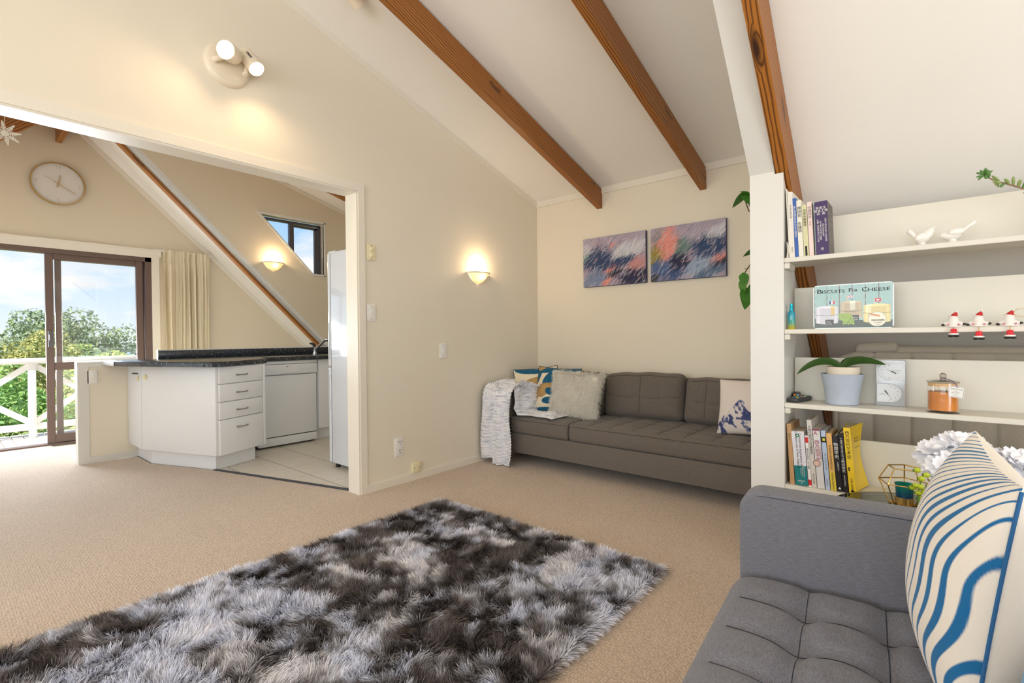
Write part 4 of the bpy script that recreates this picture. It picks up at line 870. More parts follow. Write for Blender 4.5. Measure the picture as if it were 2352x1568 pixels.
for i, (x0, x1, z1) in enumerate(((-2.66, -2.075, 0.755), (-2.065, -1.405, 0.765), (-1.395, -0.72, 0.745))):
    hx, hz, hy = (x1 - x0) / 2, (z1 - 0.395) / 2, 0.06
    Mt = Matrix.Rotation(R(-11), 4, 'X') @ Matrix.Rotation(R((0, -1.5, 1.0)[i]), 4, 'Y')
    obj('back_cushion', placed(softbox(hx, hy, hz, 0.045, 0.012, back_disp(hx, hy, hz, 4)), ((x0 + x1) / 2, 3.705, 0.395 + hz), Mt), MT['sofa'], sf, smooth=80)
    fd = back_disp(hx, hy, hz, 4); Mq = Matrix.Translation(((x0 + x1) / 2, 3.705, 0.395 + hz)) @ Mt
    seam('seam', sf, fd, Mq, [[(-hx + 0.04 + (2 * hx - 0.08) * q / 40, -hy, -0.01 - 0.018 * (1 - (-1 + 2 * q / 40) ** 2)) for q in range(41)], [(-hx + 0.05 + (2 * hx - 0.10) * q / 30, -hy, hz * 0.80) for q in range(31)]] + [[(-hx + 2 * hx * j / 4, -hy, -hz * 0.75 + hz * 1.53 * q / 24) for q in range(25)] for j in (1, 2, 3)], 0.0013, MT['sofaseam'])
# ------------------------------------------------------------------ scatter cushions on the far sofa
MT['printcloth'] = vcol('printed_cotton', 0.85, 0.2, bump=0.25, bscale=700, sheen=0.1)
CRM, TEAL, OCH = lin((232, 218, 190)), lin((28, 92, 124)), lin((178, 142, 90))
def leafy(seed, blobs):
    """cream ground with teal and ochre leaf shapes: (u, v, ru, rv, rot, colour)"""
    def f(u, v, sd):
        c = CRM
        for bu, bv, ru, rv, ro, k in blobs:
            du, dv = u - bu, v - bv; a_ = du * cos(ro) + dv * sin(ro); b_ = -du * sin(ro) + dv * cos(ro)
            rr = rv * (1 - 0.45 * a_ / ru) if abs(a_) < ru else rv
            d = (a_ / ru) ** 2 + (b_ / max(rr, 0.01)) ** 2
            if d < 1: c = k if k is TEAL else tuple(x * (0.72 + 0.45 * (1 - d) ** 0.5) for x in k)
        return c
    return f
b1 = [(0.45, 0.92, 0.42, 0.075, -0.15, TEAL), (0.80, 0.80, 0.30, 0.07, -0.6, TEAL), (0.55, 0.66, 0.36, 0.10, 0.25, OCH), (0.80, 0.6, 0.3, 0.10, 0.1, OCH), (0.16, 0.55, 0.13, 0.075, 1.2, TEAL), (0.40, 0.44, 0.17, 0.085, 0.1, OCH), (0.45, 0.28, 0.46, 0.09, 0.35, TEAL), (0.85, 0.22, 0.22, 0.06, -0.5, TEAL), (0.40, 0.08, 0.32, 0.10, 0.0, OCH), (0.85, 0.06, 0.14, 0.06, 0.2, OCH)]
b2 = [(0.30, 0.93, 0.35, 0.065, 0.1, TEAL), (0.78, 0.95, 0.26, 0.05, 0.12, TEAL), (0.06, 0.80, 0.22, 0.06, 1.2, TEAL), (0.34, 0.70, 0.20, 0.13, 1.45, TEAL), (0.10, 0.97, 0.10, 0.06, 0.2, OCH), (0.28, 0.50, 0.24, 0.13, 0.5, OCH), (0.62, 0.60, 0.24, 0.16, 1.2, OCH), (0.52, 0.44, 0.22, 0.075, -0.15, TEAL), (0.08, 0.36, 0.22, 0.06, 1.1, OCH), (0.50, 0.27, 0.26, 0.07, 0.12, TEAL), (0.40, 0.03, 0.45, 0.075, 0.12, TEAL), (0.86, 0.40, 0.16, 0.10, 0.8, TEAL), (0.80, 0.16, 0.18, 0.08, 0.4, OCH), (0.90, 0.75, 0.12, 0.14, 0.3, OCH)]
def cushion(name, label, c, rz, rx, ry, w, h, t_, m, col=None, group=None, cord=None, n=70, wr=0.0, pinch=0.06):
    M = Matrix.Translation(c) @ Matrix.Rotation(R(rz), 4, 'Z') @ Matrix.Rotation(R(rx), 4, 'X') @ Matrix.Rotation(R(ry), 4, 'Y')
    t = thing(name, label, 'cushion', M=M, group=group)
    obj('cover', pillow(w, h, t_, n, n, col, pinch, wr=wr), m, t, smooth=75, local=True)
    if cord: obj('piping', edge_cord(w, h, 0.004, pinch), cord, t, local=True)
    return t
MT['pipe'] = mat('piping_navy', (30, 58, 84), 0.8, var=0.1)
cushion('cushion', 'leaf-print cushion in teal and ochre nearest the white throw', (-2.66, 3.50, 0.597), 32, -14, -6, 0.40, 0.385, 0.13, MT['printcloth'], leafy(1, b1), 'leaf-print cushions', MT['pipe'], n=110)
cushion('cushion', 'leaf-print cushion in teal and ochre half covered by the furry cushion', (-2.43, 3.475, 0.600), 8, -15, 2, 0.41, 0.40, 0.13, MT['printcloth'], leafy(2, b2), 'leaf-print cushions', MT['pipe'], n=110)
# mountain cushion
_mt = np.random.default_rng(3).random((64, 64))
_gx, _gy = np.mgrid[0:400, 0:400] / 10.0; _tab = fbm(_gx, _gy, 91, 4)
def mn(x, y): return float(_tab[int(x * 10) % 400, int(y * 10) % 400])
def mountain(u, v, sd):
    base = lin((232, 222, 214))
    if sd > 0: return base
    ridge = 0.60 - abs(u - 0.40) * (1.1 if u < 0.40 else 0.62) + 0.10 * (mn(u * 9, 3.0) - 0.5); n1 = mn(u * 7 + 2, v * 7 + u * 5); n2 = mn(u * 22, v * 22 + 9)
    dep = ridge - v
    if dep > 0:
        k = n1 + 0.35 * (n2 - 0.5) + 0.45 * (u - 0.45) - 0.75 * max(0, dep - 0.16)
        if k > 0.47: return lin((48 + 40 * n2, 58 + 36 * n2, 104 + 30 * n2))
        if k > 0.42: return lin((150, 156, 184))
        return tuple(x * (0.93 + 0.06 * n2) for x in base)
    return base
def mountain_old(u, v, sd):
    base = lin((226, 214, 204)); n = 0.06 * sin(17 * u + 3) + 0.05 * sin(31 * u + 1.3) + 0.03 * sin(57 * u)
    ridge = 0.52 - abs(u - 0.42) * 0.75 * (1 if u < 0.42 else 0.85) + n; low = ridge - 0.12 - 0.30 * max(0, u - 0.30) + 0.05 * sin(40 * u + 20 * v)
    h = math.sin(u * 91.7 + v * 47.3) * math.sin(u * 37 - v * 83)
    if low < v < ridge and (u > 0.38 or h > -0.1): return lin((52, 60, 100)) if h > -0.55 else base
    if v < 0.13 and abs(u - 0.45) < 0.28 and h > 0.25: return lin((126, 130, 140))
    return base if v > ridge else tuple(x * 0.97 for x in base)
cushion('cushion', 'pale cushion with a navy mountain print at the sofa end', (-0.88, 3.42, 0.592), -6, -16, -3, 0.40, 0.37, 0.13, MT['printcloth'], mountain, None, None, n=150)
# furry cushion: body plus fur strands
fc = thing('fur_cushion', 'fluffy ivory fur cushion on the taupe sofa', 'cushion', M=Matrix.Translation((-2.205, 3.43, 0.588)) @ Matrix.Rotation(R(3), 4, 'Z') @ Matrix.Rotation(R(-14), 4, 'X') @ Matrix.Rotation(R(2), 4, 'Y'))
MT['furbase'] = mat('fur_backing', (250, 244, 232), 0.95, var=0.05)
obj('cover', pillow(0.43, 0.36, 0.13, 40, 40), MT['furbase'], fc, smooth=75, local=True)
def strands(N, base, nrm, length, width, lean, col, name, m, parent, seed=3, curl=0.5):
    """flat tapered fibres: base points, directions, per-fibre lean and colour; three faces each"""
    r_ = np.random.default_rng(seed); d = nrm + lean; d /= np.linalg.norm(d, axis=1, keepdims=True)
    s = np.cross(d, nrm) + 0.35 * r_.standard_normal((N, 3)); s /= np.linalg.norm(s, axis=1, keepdims=True); L = length[:, None]; wv = s * (width[:, None] if hasattr(width, '__len__') else width)
    mid = base + d * L * 0.55; d2 = d + lean * curl; d2 /= np.linalg.norm(d2, axis=1, keepdims=True); tip = mid + d2 * L * 0.5
    C_root = 0.80; V = np.stack([base - wv, base + wv, mid + wv * 0.8, mid - wv * 0.8, tip + wv * 0.25, tip - wv * 0.25], 1).reshape(-1, 3)
    i = np.arange(N)[:, None] * 6; Q = np.concatenate([i + [0, 1, 2, 3], i + [3, 2, 4, 5]], 0)
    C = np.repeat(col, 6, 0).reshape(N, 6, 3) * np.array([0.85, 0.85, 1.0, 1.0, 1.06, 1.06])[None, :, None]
    return fast_mesh(name, V, Q, m, parent, C.reshape(-1, 3), kind='stuff')
MT['fur'] = vcol('fur_fibre', 0.75, 0.25, sheen=0.2, trans=0.4); MT['pile'] = vcol('rug_fibre', 0.5, 0.4)
N = 17000; r_ = np.random.default_rng(4); u = r_.random(N) * 2 - 1; v = r_.random(N) * 2 - 1; sd = np.where(r_.random(N) < 0.8, -1, 1)
e_ = r_.random(N) < 0.22; u[e_] = np.sign(u[e_]) * (1 - 0.06 * r_.random(e_.sum())); e_ = r_.random(N) < 0.18; v[e_] = np.sign(v[e_]) * (1 - 0.06 * r_.random(e_.sum()))
k = ((1 - u ** 2) * (1 - v ** 2)) ** 0.5; P = np.c_[u * 0.215 * (1 - .07 * (1 - v * v) * u * u), sd * 0.065 * k, v * 0.18 * (1 - .07 * (1 - u * u) * v * v)]
nr = np.c_[u * 0.55 * np.abs(u) ** 2, sd * (0.25 + 0.8 * k), v * 0.5 * np.abs(v) ** 2]; nr /= np.linalg.norm(nr, axis=1, keepdims=True)
ln = np.c_[0.9 * (fbm(u * 3 + 20, v * 3 + 20, 3) - 0.5), np.zeros(N), -0.75 + 0.9 * (fbm(u * 4 + 50, v * 4 + 9, 8) - 0.5)] + 0.28 * r_.standard_normal((N, 3))
cc = np.array(lin((252, 247, 238)))[None] * (0.92 + 0.22 * fbm(u * 7 + 9, v * 7 + 4, 5))[:, None] * (0.85 + 0.25 * r_.random(N))[:, None]; cc = np.clip(cc, 0, 1)
wm = WM[fc.name]; M3 = np.array(wm)
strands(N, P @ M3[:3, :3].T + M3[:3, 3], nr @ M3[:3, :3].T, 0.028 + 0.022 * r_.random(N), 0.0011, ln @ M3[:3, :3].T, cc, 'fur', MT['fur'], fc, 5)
# ------------------------------------------------------------------ throw over the sofa arm
def throw_mat():
    m, t, b = new_mat('plush_throw'); co = coords(t, (4, 4, 26))
    a_ = node(t, 'ShaderNodeTexNoise', {'Vector': co, 'Scale': 2.6, 'Detail': 6.0, 'Roughness': 0.65})
    r = ramp(t, a_.outputs[0], [(0.36, lin((190, 193, 202))), (0.47, lin((232, 232, 238))), (0.6, lin((250, 248, 248)))]); t.links.new(r.outputs[0], b.inputs['Base Color'])
    b.inputs['Roughness'].default_value = 0.95; b.inputs['Sheen Weight'].default_value = 0.4
    n2 = node(t, 'ShaderNodeTexNoise', {'Vector': coords(t), 'Scale': 160.0, 'Detail': 3.0}); bp = node(t, 'ShaderNodeBump', {'Height': n2.outputs[0], 'Strength': 0.6, 'Distance': 0.004}); t.links.new(bp.outputs[0], b.inputs['Normal']); return m
MT['throw'] = throw_mat()
def ruffle(u, s, k=0.0045): return k * (sin(s * 2 * pi * 42 + 1.7 * sin(u * 9) + 0.8 * sin(u * 23)) + 0.5 * sin(s * 2 * pi * 63 + 5 * u))
def drape(u, v):
    """over the arm's top, round its front edge and down to the carpet in two lobes"""
    top_l, arc = 0.36, 0.11; ze = 0.055 if u < 0.30 else 0.0; ze = ze + 0.03 * max(0, (u - 0.8) / 0.2); down = 0.575 - ze; Lt = top_l + arc + down; s = v * Lt
    valley = math.exp(-((u - 0.30) / 0.05) ** 2); val2 = math.exp(-((u - 0.66 - 0.10 * (v - 0.6)) / 0.05) ** 2)
    fold = 0.014 * sin(2 * pi * 2.1 * u + 0.6) + 0.010 * sin(2 * pi * 4.7 * u + 1.3 + 2.4 * v) + 0.006 * sin(2 * pi * 9 * u + 5 * v)
    h = 0.028 + ruffle(u, v)
    if s < top_l: y, z, ny, nz, am = 3.50 - s * 0.345 / top_l, 0.615 + 0.020 * sin(9 * v + 5 * u), 0, 1, 0.6
    elif s < top_l + arc: a_ = (s - top_l) / arc * pi / 2; y, z, ny, nz, am = 3.155 - 0.05 * sin(a_), 0.565 + 0.05 * cos(a_), -sin(a_), cos(a_), 0.8
    else: q = s - top_l - arc; y, z, ny, nz, am = 3.105 - 0.03 * sin(min(1, q / 0.5) * pi * 0.6), 0.565 - q, -1, 0.0, 1.0
    f = am * (fold + 0.012) + h - am * (0.040 * valley + 0.022 * val2) * (1 if s > top_l * 0.8 else 0.4)
    x0 = -2.905 + 0.020 * v - 0.055 * max(0, v - 0.45); x1 = -2.572 - 0.04 * max(0, v - 0.5) + 0.020 * sin(8 * v + 1)
    x = x0 + (x1 - x0) * u + 0.006 * sin(13 * v + 3 * u) + 0.05 * max(0, v - 0.4) * (0.5 - abs(u - 0.5)) * 0.3
    return (max(x, XA + 0.016), y + ny * max(f, 0.012), max(0.008, z + nz * max(f, 0.012)))
tw = thing('throw', 'white plush throw with grey streaks draped over the sofa arm', 'blanket', (-2.78, 3.15, 0))
obj('drape', G().grid(drape, 110, 330), MT['throw'], tw, smooth=180)
def lay(u, v):
    """from the arm's top down its inner side and out over the seat"""
    L = 0.66 * u; w = 0.5 + 0.5 * sin(6 * v + 2 * u)
    if L < 0.10: x, z, nx, nz = -2.755 + L, 0.640, 0, 1
    elif L < 0.13: a_ = (L - 0.10) / 0.03 * pi / 2; x, z, nx, nz = -2.655 + 0.03 * sin(a_) , 0.61 + 0.03 * cos(a_), sin(a_), cos(a_)
    elif L < 0.27: x, z, nx, nz = -2.625, 0.61 - (L - 0.13), 1, 0.1
    elif L < 0.31: a_ = (L - 0.27) / 0.04 * pi / 2; x, z, nx, nz = -2.625 + 0.05 * sin(a_), 0.47 - 0.05 * sin(a_), cos(a_), sin(a_)
    else: x, z, nx, nz = -2.575 + (L - 0.31), 0.415, 0, 1
    y = 3.135 + 0.34 * v * (1 - 0.18 * u) + 0.012 * sin(11 * u) + 0.012 * sin(23 * u); edge = min(1, min(v * 9, (1 - u) * 9))
    h = 0.006 + edge * (0.018 + 0.010 * sin(15 * u + 3 * v) + ruffle(v, u * 0.5, 0.004) + 0.008 * sin(9 * v + 6 * u))
    return (x + nx * h, y, z + nz * h)
obj('corner', G().grid(lay, 120, 60), MT['throw'], tw, smooth=180)
# ------------------------------------------------------------------ shaggy rug
rg = thing('shag_rug', 'grey shaggy rug with pile sheen painted as dark and silver patches on the carpet', 'rug', (-1.63, 1.1, 0))
RX0, RX1, RY0, RY1 = -2.395, -0.895, -0.30, 2.125
obj('backing', G().box((RX0 + 0.02, RY0 + 0.02, 0.001), (RX1 - 0.02, RY1 - 0.02, 0.010)), mat('rug_backing', (70, 64, 62), 0.95, var=0.1), rg, smooth=0)
N = 250000; r_ = np.random.default_rng(12); x = RX0 + 0.004 + (RX1 - RX0 - 0.008) * r_.random(N); y = RY0 + (RY1 - RY0 - 0.004) * r_.random(N) ** 0.93
# pile leans in swirling tufts; its light and dark sheen is painted in by noise
tx = fbm(x * 6.5 + 40, y * 6.5 + 40, 21, 3) - 0.5; ty = fbm(x * 6.5 + 90, y * 6.5 + 10, 33, 3) - 0.5
fx_ = fbm(x * 17 + 3, y * 17 + 70, 41, 2) - 0.5; fy_ = fbm(x * 17 + 63, y * 17 + 20, 47, 2) - 0.5
lean = np.c_[2.6 * tx + 2.2 * fx_ + 0.18, 2.6 * ty + 2.2 * fy_ - 0.25, np.zeros(N)] * 1.0 + 0.20 * r_.standard_normal((N, 3))
ex = np.clip((x - RX1 + 0.03) / 0.03, 0, 1) - np.clip((RX0 + 0.03 - x) / 0.03, 0, 1); ey = np.clip((y - RY1 + 0.03) / 0.03, 0, 1) - np.clip((RY0 + 0.03 - y) / 0.03, 0, 1)
lean[:, 0] += 2.2 * ex; lean[:, 1] += 2.2 * ey; lean[:, 2] -= 0.5 * np.maximum(np.abs(ex), np.abs(ey))
A = fbm(x * 2.6 + 11, y * 2.6 + 5, 51, 4); B = fbm(x * 12 + 2, y * 12 + 8, 61, 3); C_ = fbm(x * 30, y * 30, 66, 2)
tval = np.clip((A - 0.5) * 2.9 + (B - 0.5) * 3.4 + (C_ - 0.5) * 1.6 + 0.56 + 0.22 * np.clip((-1.35 - x), -0.4, 0.6), 0, 1)[:, None]
dk_, md_, lt_ = (np.array(lin(c)) for c in ((108, 98, 95), (170, 166, 170), (240, 241, 252)))
col = np.where(tval < 0.5, dk_ + (md_ - dk_) * tval * 2, md_ + (lt_ - md_) * (tval * 2 - 1)); col = col * (0.75 + 0.5 * r_.random((N, 1)))
cr_ = (fbm(x * 3.1 + 77, y * 3.1 + 31, 71, 3) > 0.62)[:, None] & (tval > 0.55); col = np.where(cr_, col * np.array([1.02, 0.98, 0.92]), col)
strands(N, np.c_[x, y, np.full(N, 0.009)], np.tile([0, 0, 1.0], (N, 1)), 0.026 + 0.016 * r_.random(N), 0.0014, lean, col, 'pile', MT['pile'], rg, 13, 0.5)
# ------------------------------------------------------------------ trailing vine by the wall end
MT['leaf'] = mat('leaf_green', (70, 128, 44), 0.4, var=0.18, vscale=30); MT['stem'] = mat('brown_stem', (84, 56, 34), 0.6, var=0.1)
def leaf_geo(L, W_, cup=0.15, bend=0.25, heart=True, n=7):
    """a leaf blade lying along +x, folded on its midrib"""
    v = []; 
    for i in range(n + 1):
        s = i / n; hw = W_ / 2 * (sin(pi * s ** (0.62 if heart else 0.9)) ** (0.75 if heart else 1.0)) * (1 if i < n else 0); zb = -bend * L * s * s
        x = L * s - (0.10 * L if heart and i == 0 else 0)
        v += [(x - (0.10 * L * (1 - s) if heart else 0), -hw, zb + cup * hw), (L * s, 0, zb), (x - (0.10 * L * (1 - s) if heart else 0), hw, zb + cup * hw)]
    f = []
    for i in range(n): b = i * 3; f += [(b, b + 3, b + 4, b + 1), (b + 1, b + 4, b + 5, b + 2)]
    return G().add(v, f)
def aim(p, d, roll=0.0):
    d = Vector(d).normalized(); q = Matrix((d, Vector((0, 0, 1)).cross(d).normalized() if abs(d.z) < 0.98 else Vector((0, 1, 0)), (0, 0, 0))).to_3x3()
    y_ = q[1].copy(); z_ = d.cross(y_).normalized(); M = Matrix(((d.x, y_.x, z_.x, p[0]), (d.y, y_.y, z_.y, p[1]), (d.z, y_.z, z_.z, p[2]), (0, 0, 0, 1)))
    return M @ Matrix.Rotation(roll, 4, 'X')
vy = 3.0
vn = thing('trailing_vine', 'green trailing house plant hanging beside the white wall end', 'plant', (-0.66, vy, 1.70))
obj('pot', G().lathe([(0.035, -0.02), (0.05, 0.0), (0.055, 0.06), (0.05, 0.06), (0.046, 0.05), (0, 0.05)], (-0.672, vy, 1.66), 24), MT['plate'], vn, label='small white hanging pot')
obj('bracket', G().box((-0.676, vy - 0.01, 1.625), (XC0, vy + 0.01, 1.64)), MT['plate'], vn, smooth=0)
stems = [[(-0.68, vy, 1.72), (-0.73, vy, 1.74), (-0.77, vy, 1.76), (-0.785, vy, 1.81), (-0.79, vy, 1.855)], [(-0.68, vy, 1.72), (-0.74, vy, 1.745), (-0.765, vy, 1.79), (-0.772, vy, 1.84)],
    [(-0.69, vy - .02, 1.71), (-0.73, vy - .03, 1.62), (-0.72, vy - .03, 1.50), (-0.765, vy - .03, 1.44), (-0.80, vy - .03, 1.385)], [(-0.70, vy, 1.70), (-0.73, vy, 1.55), (-0.74, vy, 1.35), (-0.755, vy, 1.26), (-0.73, vy, 1.18), (-0.72, vy, 0.95)]]
for s in stems: obj('stem', G().tube(s, 0.0032, 6), MT['stem'], vn)
lg = leaf_geo(0.095, 0.07); lf0 = None
for p, d, k, ro in (((-0.79, vy - .01, 1.855), (0.55, -0.2, -0.75), 0.85, 0.6), ((-0.785, vy - .01, 1.85), (-0.8, -0.3, -0.55), 1.0, 0.5), ((-0.77, vy - .01, 1.85), (-0.35, -0.3, 0.3), 0.5, 0.2), ((-0.77, vy, 1.84), (0.9, 0.0, -0.4), 0.9, -0.2), ((-0.72, vy - .03, 1.53), (-0.95, -0.2, -0.2), 0.8, 0.4),
    ((-0.79, vy - .04, 1.40), (0.25, -0.3, -0.9), 0.75, 0.4), ((-0.775, vy - .04, 1.43), (0.6, -0.3, 0.1), 0.6, 0.2), ((-0.785, vy - .04, 1.375), (-0.1, -0.4, -0.95), 0.95, 0.3), ((-0.775, vy - .04, 1.31), (0.15, -0.4, -0.95), 1.15, -0.4), ((-0.755, vy - .02, 1.33), (0.5, -0.3, -0.8), 0.9, 0.8), ((-0.73, vy - .02, 1.0), (-0.6, -0.3, -0.7), 0.7, 0.3), ((-0.725, vy - .02, 0.95), (-0.5, -0.3, -0.8), 0.8, -0.3)):
    M = aim(p, d, ro) @ Matrix.Diagonal((k, k, k, 1))
    if lf0 is None: lf0 = obj('leaf', G().add([tuple(WM[vn.name] @ Vector(q)) for q in lg.v], lg.f), MT['leaf'], vn, smooth=60); lf0.matrix_local = WM[vn.name].inverted() @ M
    else: part_copy(lf0, vn, WM[vn.name].inverted() @ M)
# ------------------------------------------------------------------ open bookshelf
BX1 = 2.0; SY, SB = 2.41, 2.61
ZS = (1.393, 1.083, 0.762, 0.407)
bs = thing('bookshelf', 'built-in white open shelves beside the wall end', 'shelves', (0.7, 2.5, 0))
for z in ZS:
    obj('shelf_board', G().rbox((XC1 + 0.001, SY, z - 0.020), (BX1, SB, z), 0.002, 1), MT['shelf'], bs, smooth=0)
    obj('back_board', G().rbox((XC1 + 0.004, SB, z - 0.02), (BX1, SB + 0.013, z + 0.192), 0.002, 1), MT['shelf'], bs, smooth=0)
    c = obj('cleat', G().rbox((XC1, SY + 0.006, z - 0.046), (XC1 + 0.022, SY + 0.12, z - 0.020), 0.003, 1), MT['shelf'], bs, smooth=0)
    obj('screw', G().cyl((XC1 + 0.022, SY + 0.035, z - 0.033), (XC1 + 0.0226, SY + 0.035, z - 0.033), 0.003, k=8).cyl((XC1 + 0.022, SY + 0.075, z - 0.033), (XC1 + 0.0226, SY + 0.075, z - 0.033), 0.003, k=8), MT['inkgrey'], c, smooth=0)
obj('side_panel', G().box((BX1, SY, 0), (BX1 + 0.02, SB, 1.7)), MT['shelf'], bs, smooth=0)
# ------------------------------------------------------------------ books
MT['paper'] = mat('book_pages', (226, 214, 192), 0.9, var=0.05, vscale=60)
PALE = {}
def cover_mat(c):
    if c not in PALE: PALE[c] = mat('cover_%d' % len(PALE), c, 0.42, var=0.015, vscale=8)
    return PALE[c]
def book(label, x0, w, h, dep, z, tilt, c, group, texts=(), band=None, y=SY + 0.022, curve=0.0, yaw=0.0, extra=None):
    """spine towards the room; x0 is the left edge of its foot, tilt in degrees leans its head to the left"""
    M = Matrix.Translation((x0, y, z)) @ Matrix.Rotation(R(-tilt), 4, 'Y') @ Matrix.Rotation(R(yaw), 4, 'Z')
    if tilt > 0: M = Matrix.Translation((0, 0, 0.0)) @ M
    t = thing('book', label, 'book', M=M, group=group); cm = cover_mat(c); q = 0.0022
    g = G().prism([(0, 0), (w, 0), (w, dep), (w - q, dep), (w - q, q * 1.5), (q, q * 1.5), (q, dep), (0, dep)], 2, 0, h)
    if curve:
        v2 = []
        for p in g.v: v2.append(p)
        g.v = v2
    obj('cover', g, cm, t, smooth=0, local=True)
    obj('pages', G().box((q, q * 1.5, 0.002), (w - q, dep - 0.004, h - 0.003)), MT['paper'], t, smooth=0, local=True)
    if band:
        for bz0, bz1, bc in band: obj('band', G().box((0, -0.0006, bz0 * h), (w, 0.0, bz1 * h)), cover_mat(bc), t, smooth=0, local=True)
    for (body, size, u, v, mt, mode) in texts:
        g = G(); o_ = (w * u, -0.0012, h * v)
        if mode == 'stack': text(g, '\n'.join(body), size, o_, (1, 0, 0), (0, 0, 1), line=1.0)
        elif mode == 'down': text(g, body, size, o_, (0, 0, -1), (1, 0, 0))
        else: text(g, body, size, o_, (1, 0, 0), (0, 0, 1))
        obj('lettering', g, MT[mt], t, smooth=0, local=True)
    if extra: extra(t, w, h, dep)
    return t
Z1, Z4 = ZS[0], ZS[3]
GT, GB = 'books on the top shelf', 'books on the bottom shelf'
book('tall thin white book at the left of the top shelf', -0.4575, 0.0190, 0.288, 0.19, Z1, 2.0, (232, 226, 216), GT, [('文艺复兴建筑论著', 0.0075, 0.55, 0.70, 'inkgrey', 'stack'), ('西安大学', 0.006, 0.55, 0.12, 'inkgrey', 'stack')])
book('slim blue paperback on the top shelf', -0.4370, 0.0130, 0.258, 0.17, Z1, 2.4, (52, 96, 176), GT, [('国外建筑理论译丛人文主义建筑学', 0.0092, 0.5, 0.60, 'inkwhite', 'stack')])
book('white book with large black characters on the top shelf', -0.4230, 0.0180, 0.246, 0.17, Z1, 2.4, (234, 230, 216), GT, [('隈研吾', 0.0155, 0.5, 0.79, 'ink', 'stack'), ('负建筑', 0.0155, 0.5, 0.52, 'ink', 'stack')])
book('pale green paperback on the top shelf', -0.4035, 0.0180, 0.222, 0.15, Z1, 2.4, (214, 210, 168), GT, [('艺术与物理学', 0.0125, 0.5, 0.74, 'ink', 'stack')], band=[(0.0, 0.001, (214, 210, 168))], extra=lambda t, w, h, d_: obj('label_patch', G().box((w * 0.3, -0.0008, 0.004), (w * 0.7, 0, 0.045)), MT['ink'], t, smooth=0, local=True))
book('pale pink paperback on the top shelf', -0.3835, 0.0165, 0.232, 0.15, Z1, 2.4, (236, 212, 204), GT, [('中国诗学', 0.0135, 0.5, 0.80, 'inkgrey', 'stack'), ('增订版', 0.006, 0.5, 0.60, 'inkgrey', 'stack')])
book('small mint booklet wedged behind the purple dictionary', -0.3645, 0.0045, 0.232, 0.145, Z1, 2.0, (196, 218, 206), GT, y=SY + 0.036)
def dict_side(t, w, h, d_):
    obj('cover_panel', G().box((w - 0.0004, 0.0, 0.0), (w + 0.0008, d_, h)), cover_mat((92, 84, 86)), t, smooth=0, local=True, label='grey front cover')
    g = G()
    for i, (zz, L) in enumerate(((0.80, 0.06), (0.70, 0.06), (0.60, 0.06), (0.42, 0.075), (0.36, 0.06), (0.30, 0.07), (0.24, 0.05))):
        text(g, ('新英汉建筑工程词典' if i < 1 else 'DICTIONARY OF' if i < 2 else 'ARCHITECTURE' if i < 3 else 'NEW ENGLISH-CHINESE'), 0.011 if i < 3 else 0.0075, (w + 0.0012, d_ * 0.55, h * zz), (0, 1, 0), (0, 0, 1))
    obj('lettering', g, cover_mat((176, 168, 160)), t, smooth=0, local=True)
book('thick purple dictionary ending the top row of books', -0.3585, 0.0460, 0.226, 0.150, Z1, 2.0, (62, 42, 94), GT, [('新英汉\n建筑工程\n词  典', 0.0125, 0.5, 0.82, 'inkwhite', 'flat'), ('NEW ENGLISH-CHINESE\nDICTIONARY\nOF ARCHITECTURE\nAND CONSTRUCTION', 0.0092, 0.52, 0.46, 'inkwhite', 'down'), ('\u25A3', 0.014, 0.5, 0.11, 'inkwhite', 'flat')], extra=dict_side)
# leaning leaflets at the far left
for lb, x, h, tl, c, dy in (('white leaflet leaning on the wall at the top shelf end', -0.4600, 0.305, 2.6, (236, 230, 218), 0.02), ('small grey card at the foot of the top shelf books', -0.4655, 0.070, 3.0, (206, 204, 204), 0.012), ('small cream notebook at the foot of the top shelf books', -0.4680, 0.058, -6.0, (230, 222, 204), 0.004)):
    M = Matrix.Translation((x, SY + dy, Z1 + 0.0005)) @ Matrix.Rotation(R(-tl), 4, 'Y'); t = thing('leaflet', lb, 'leaflet', M=M)
    obj('sheet', G().rbox((0, 0, 0), (0.0035, 0.13 if h > 0.2 else 0.06, h), 0.0008, 1), cover_mat(c), t, smooth=0, local=True)
# bottom row, leaning left
def teal_side(t, w, h, d_): 
    g = G().cyl((w * 0.45, -0.0004, h * 0.925), (w * 0.45, -0.0010, h * 0.925), 0.0075, k=20); obj('emblem', g, cover_mat((36, 130, 86)), t, smooth=0, local=True)
    obj('emblem_centre', G().cyl((w * 0.45, -0.0010, h * 0.925), (w * 0.45, -0.0014, h * 0.925), 0.0030, k=12), MT['inkwhite'], t, smooth=0, local=True)
book('tan kraft-covered book at the left of the bottom shelf', -0.4600, 0.0170, 0.262, 0.185, Z4, 3.0, (196, 152, 104), GB, [('图案大文', 0.0085, 0.5, 0.78, 'inkgrey', 'stack')])
book('thick white and teal law textbook on the bottom shelf', -0.4390, 0.0470, 0.232, 0.165, Z4, 4.0, (226, 224, 230), GB, [('Commercial Applications of\nCompany Law in New Zealand', 0.0125, 0.5, 0.66, 'ink', 'down'), ('Walker, Bensemann,\nHampton, Ramsay\nand Baxter', 0.0060, 0.66, 0.26, 'inkwhite', 'down'), ('Edition\n4', 0.0095, 0.5, 0.06, 'inkwhite', 'flat')], band=[(0, 0.36, (14, 122, 124))], extra=teal_side)
book('thin white paperback with red labels on the bottom shelf', -0.3890, 0.0110, 0.218, 0.14, Z4, 4.0, (240, 236, 232), GB, [('建筑师必读的一百个故事', 0.0082, 0.5, 0.55, 'ink', 'stack')], band=[(0.86, 0.97, (206, 44, 44)), (0.03, 0.14, (206, 44, 44))])
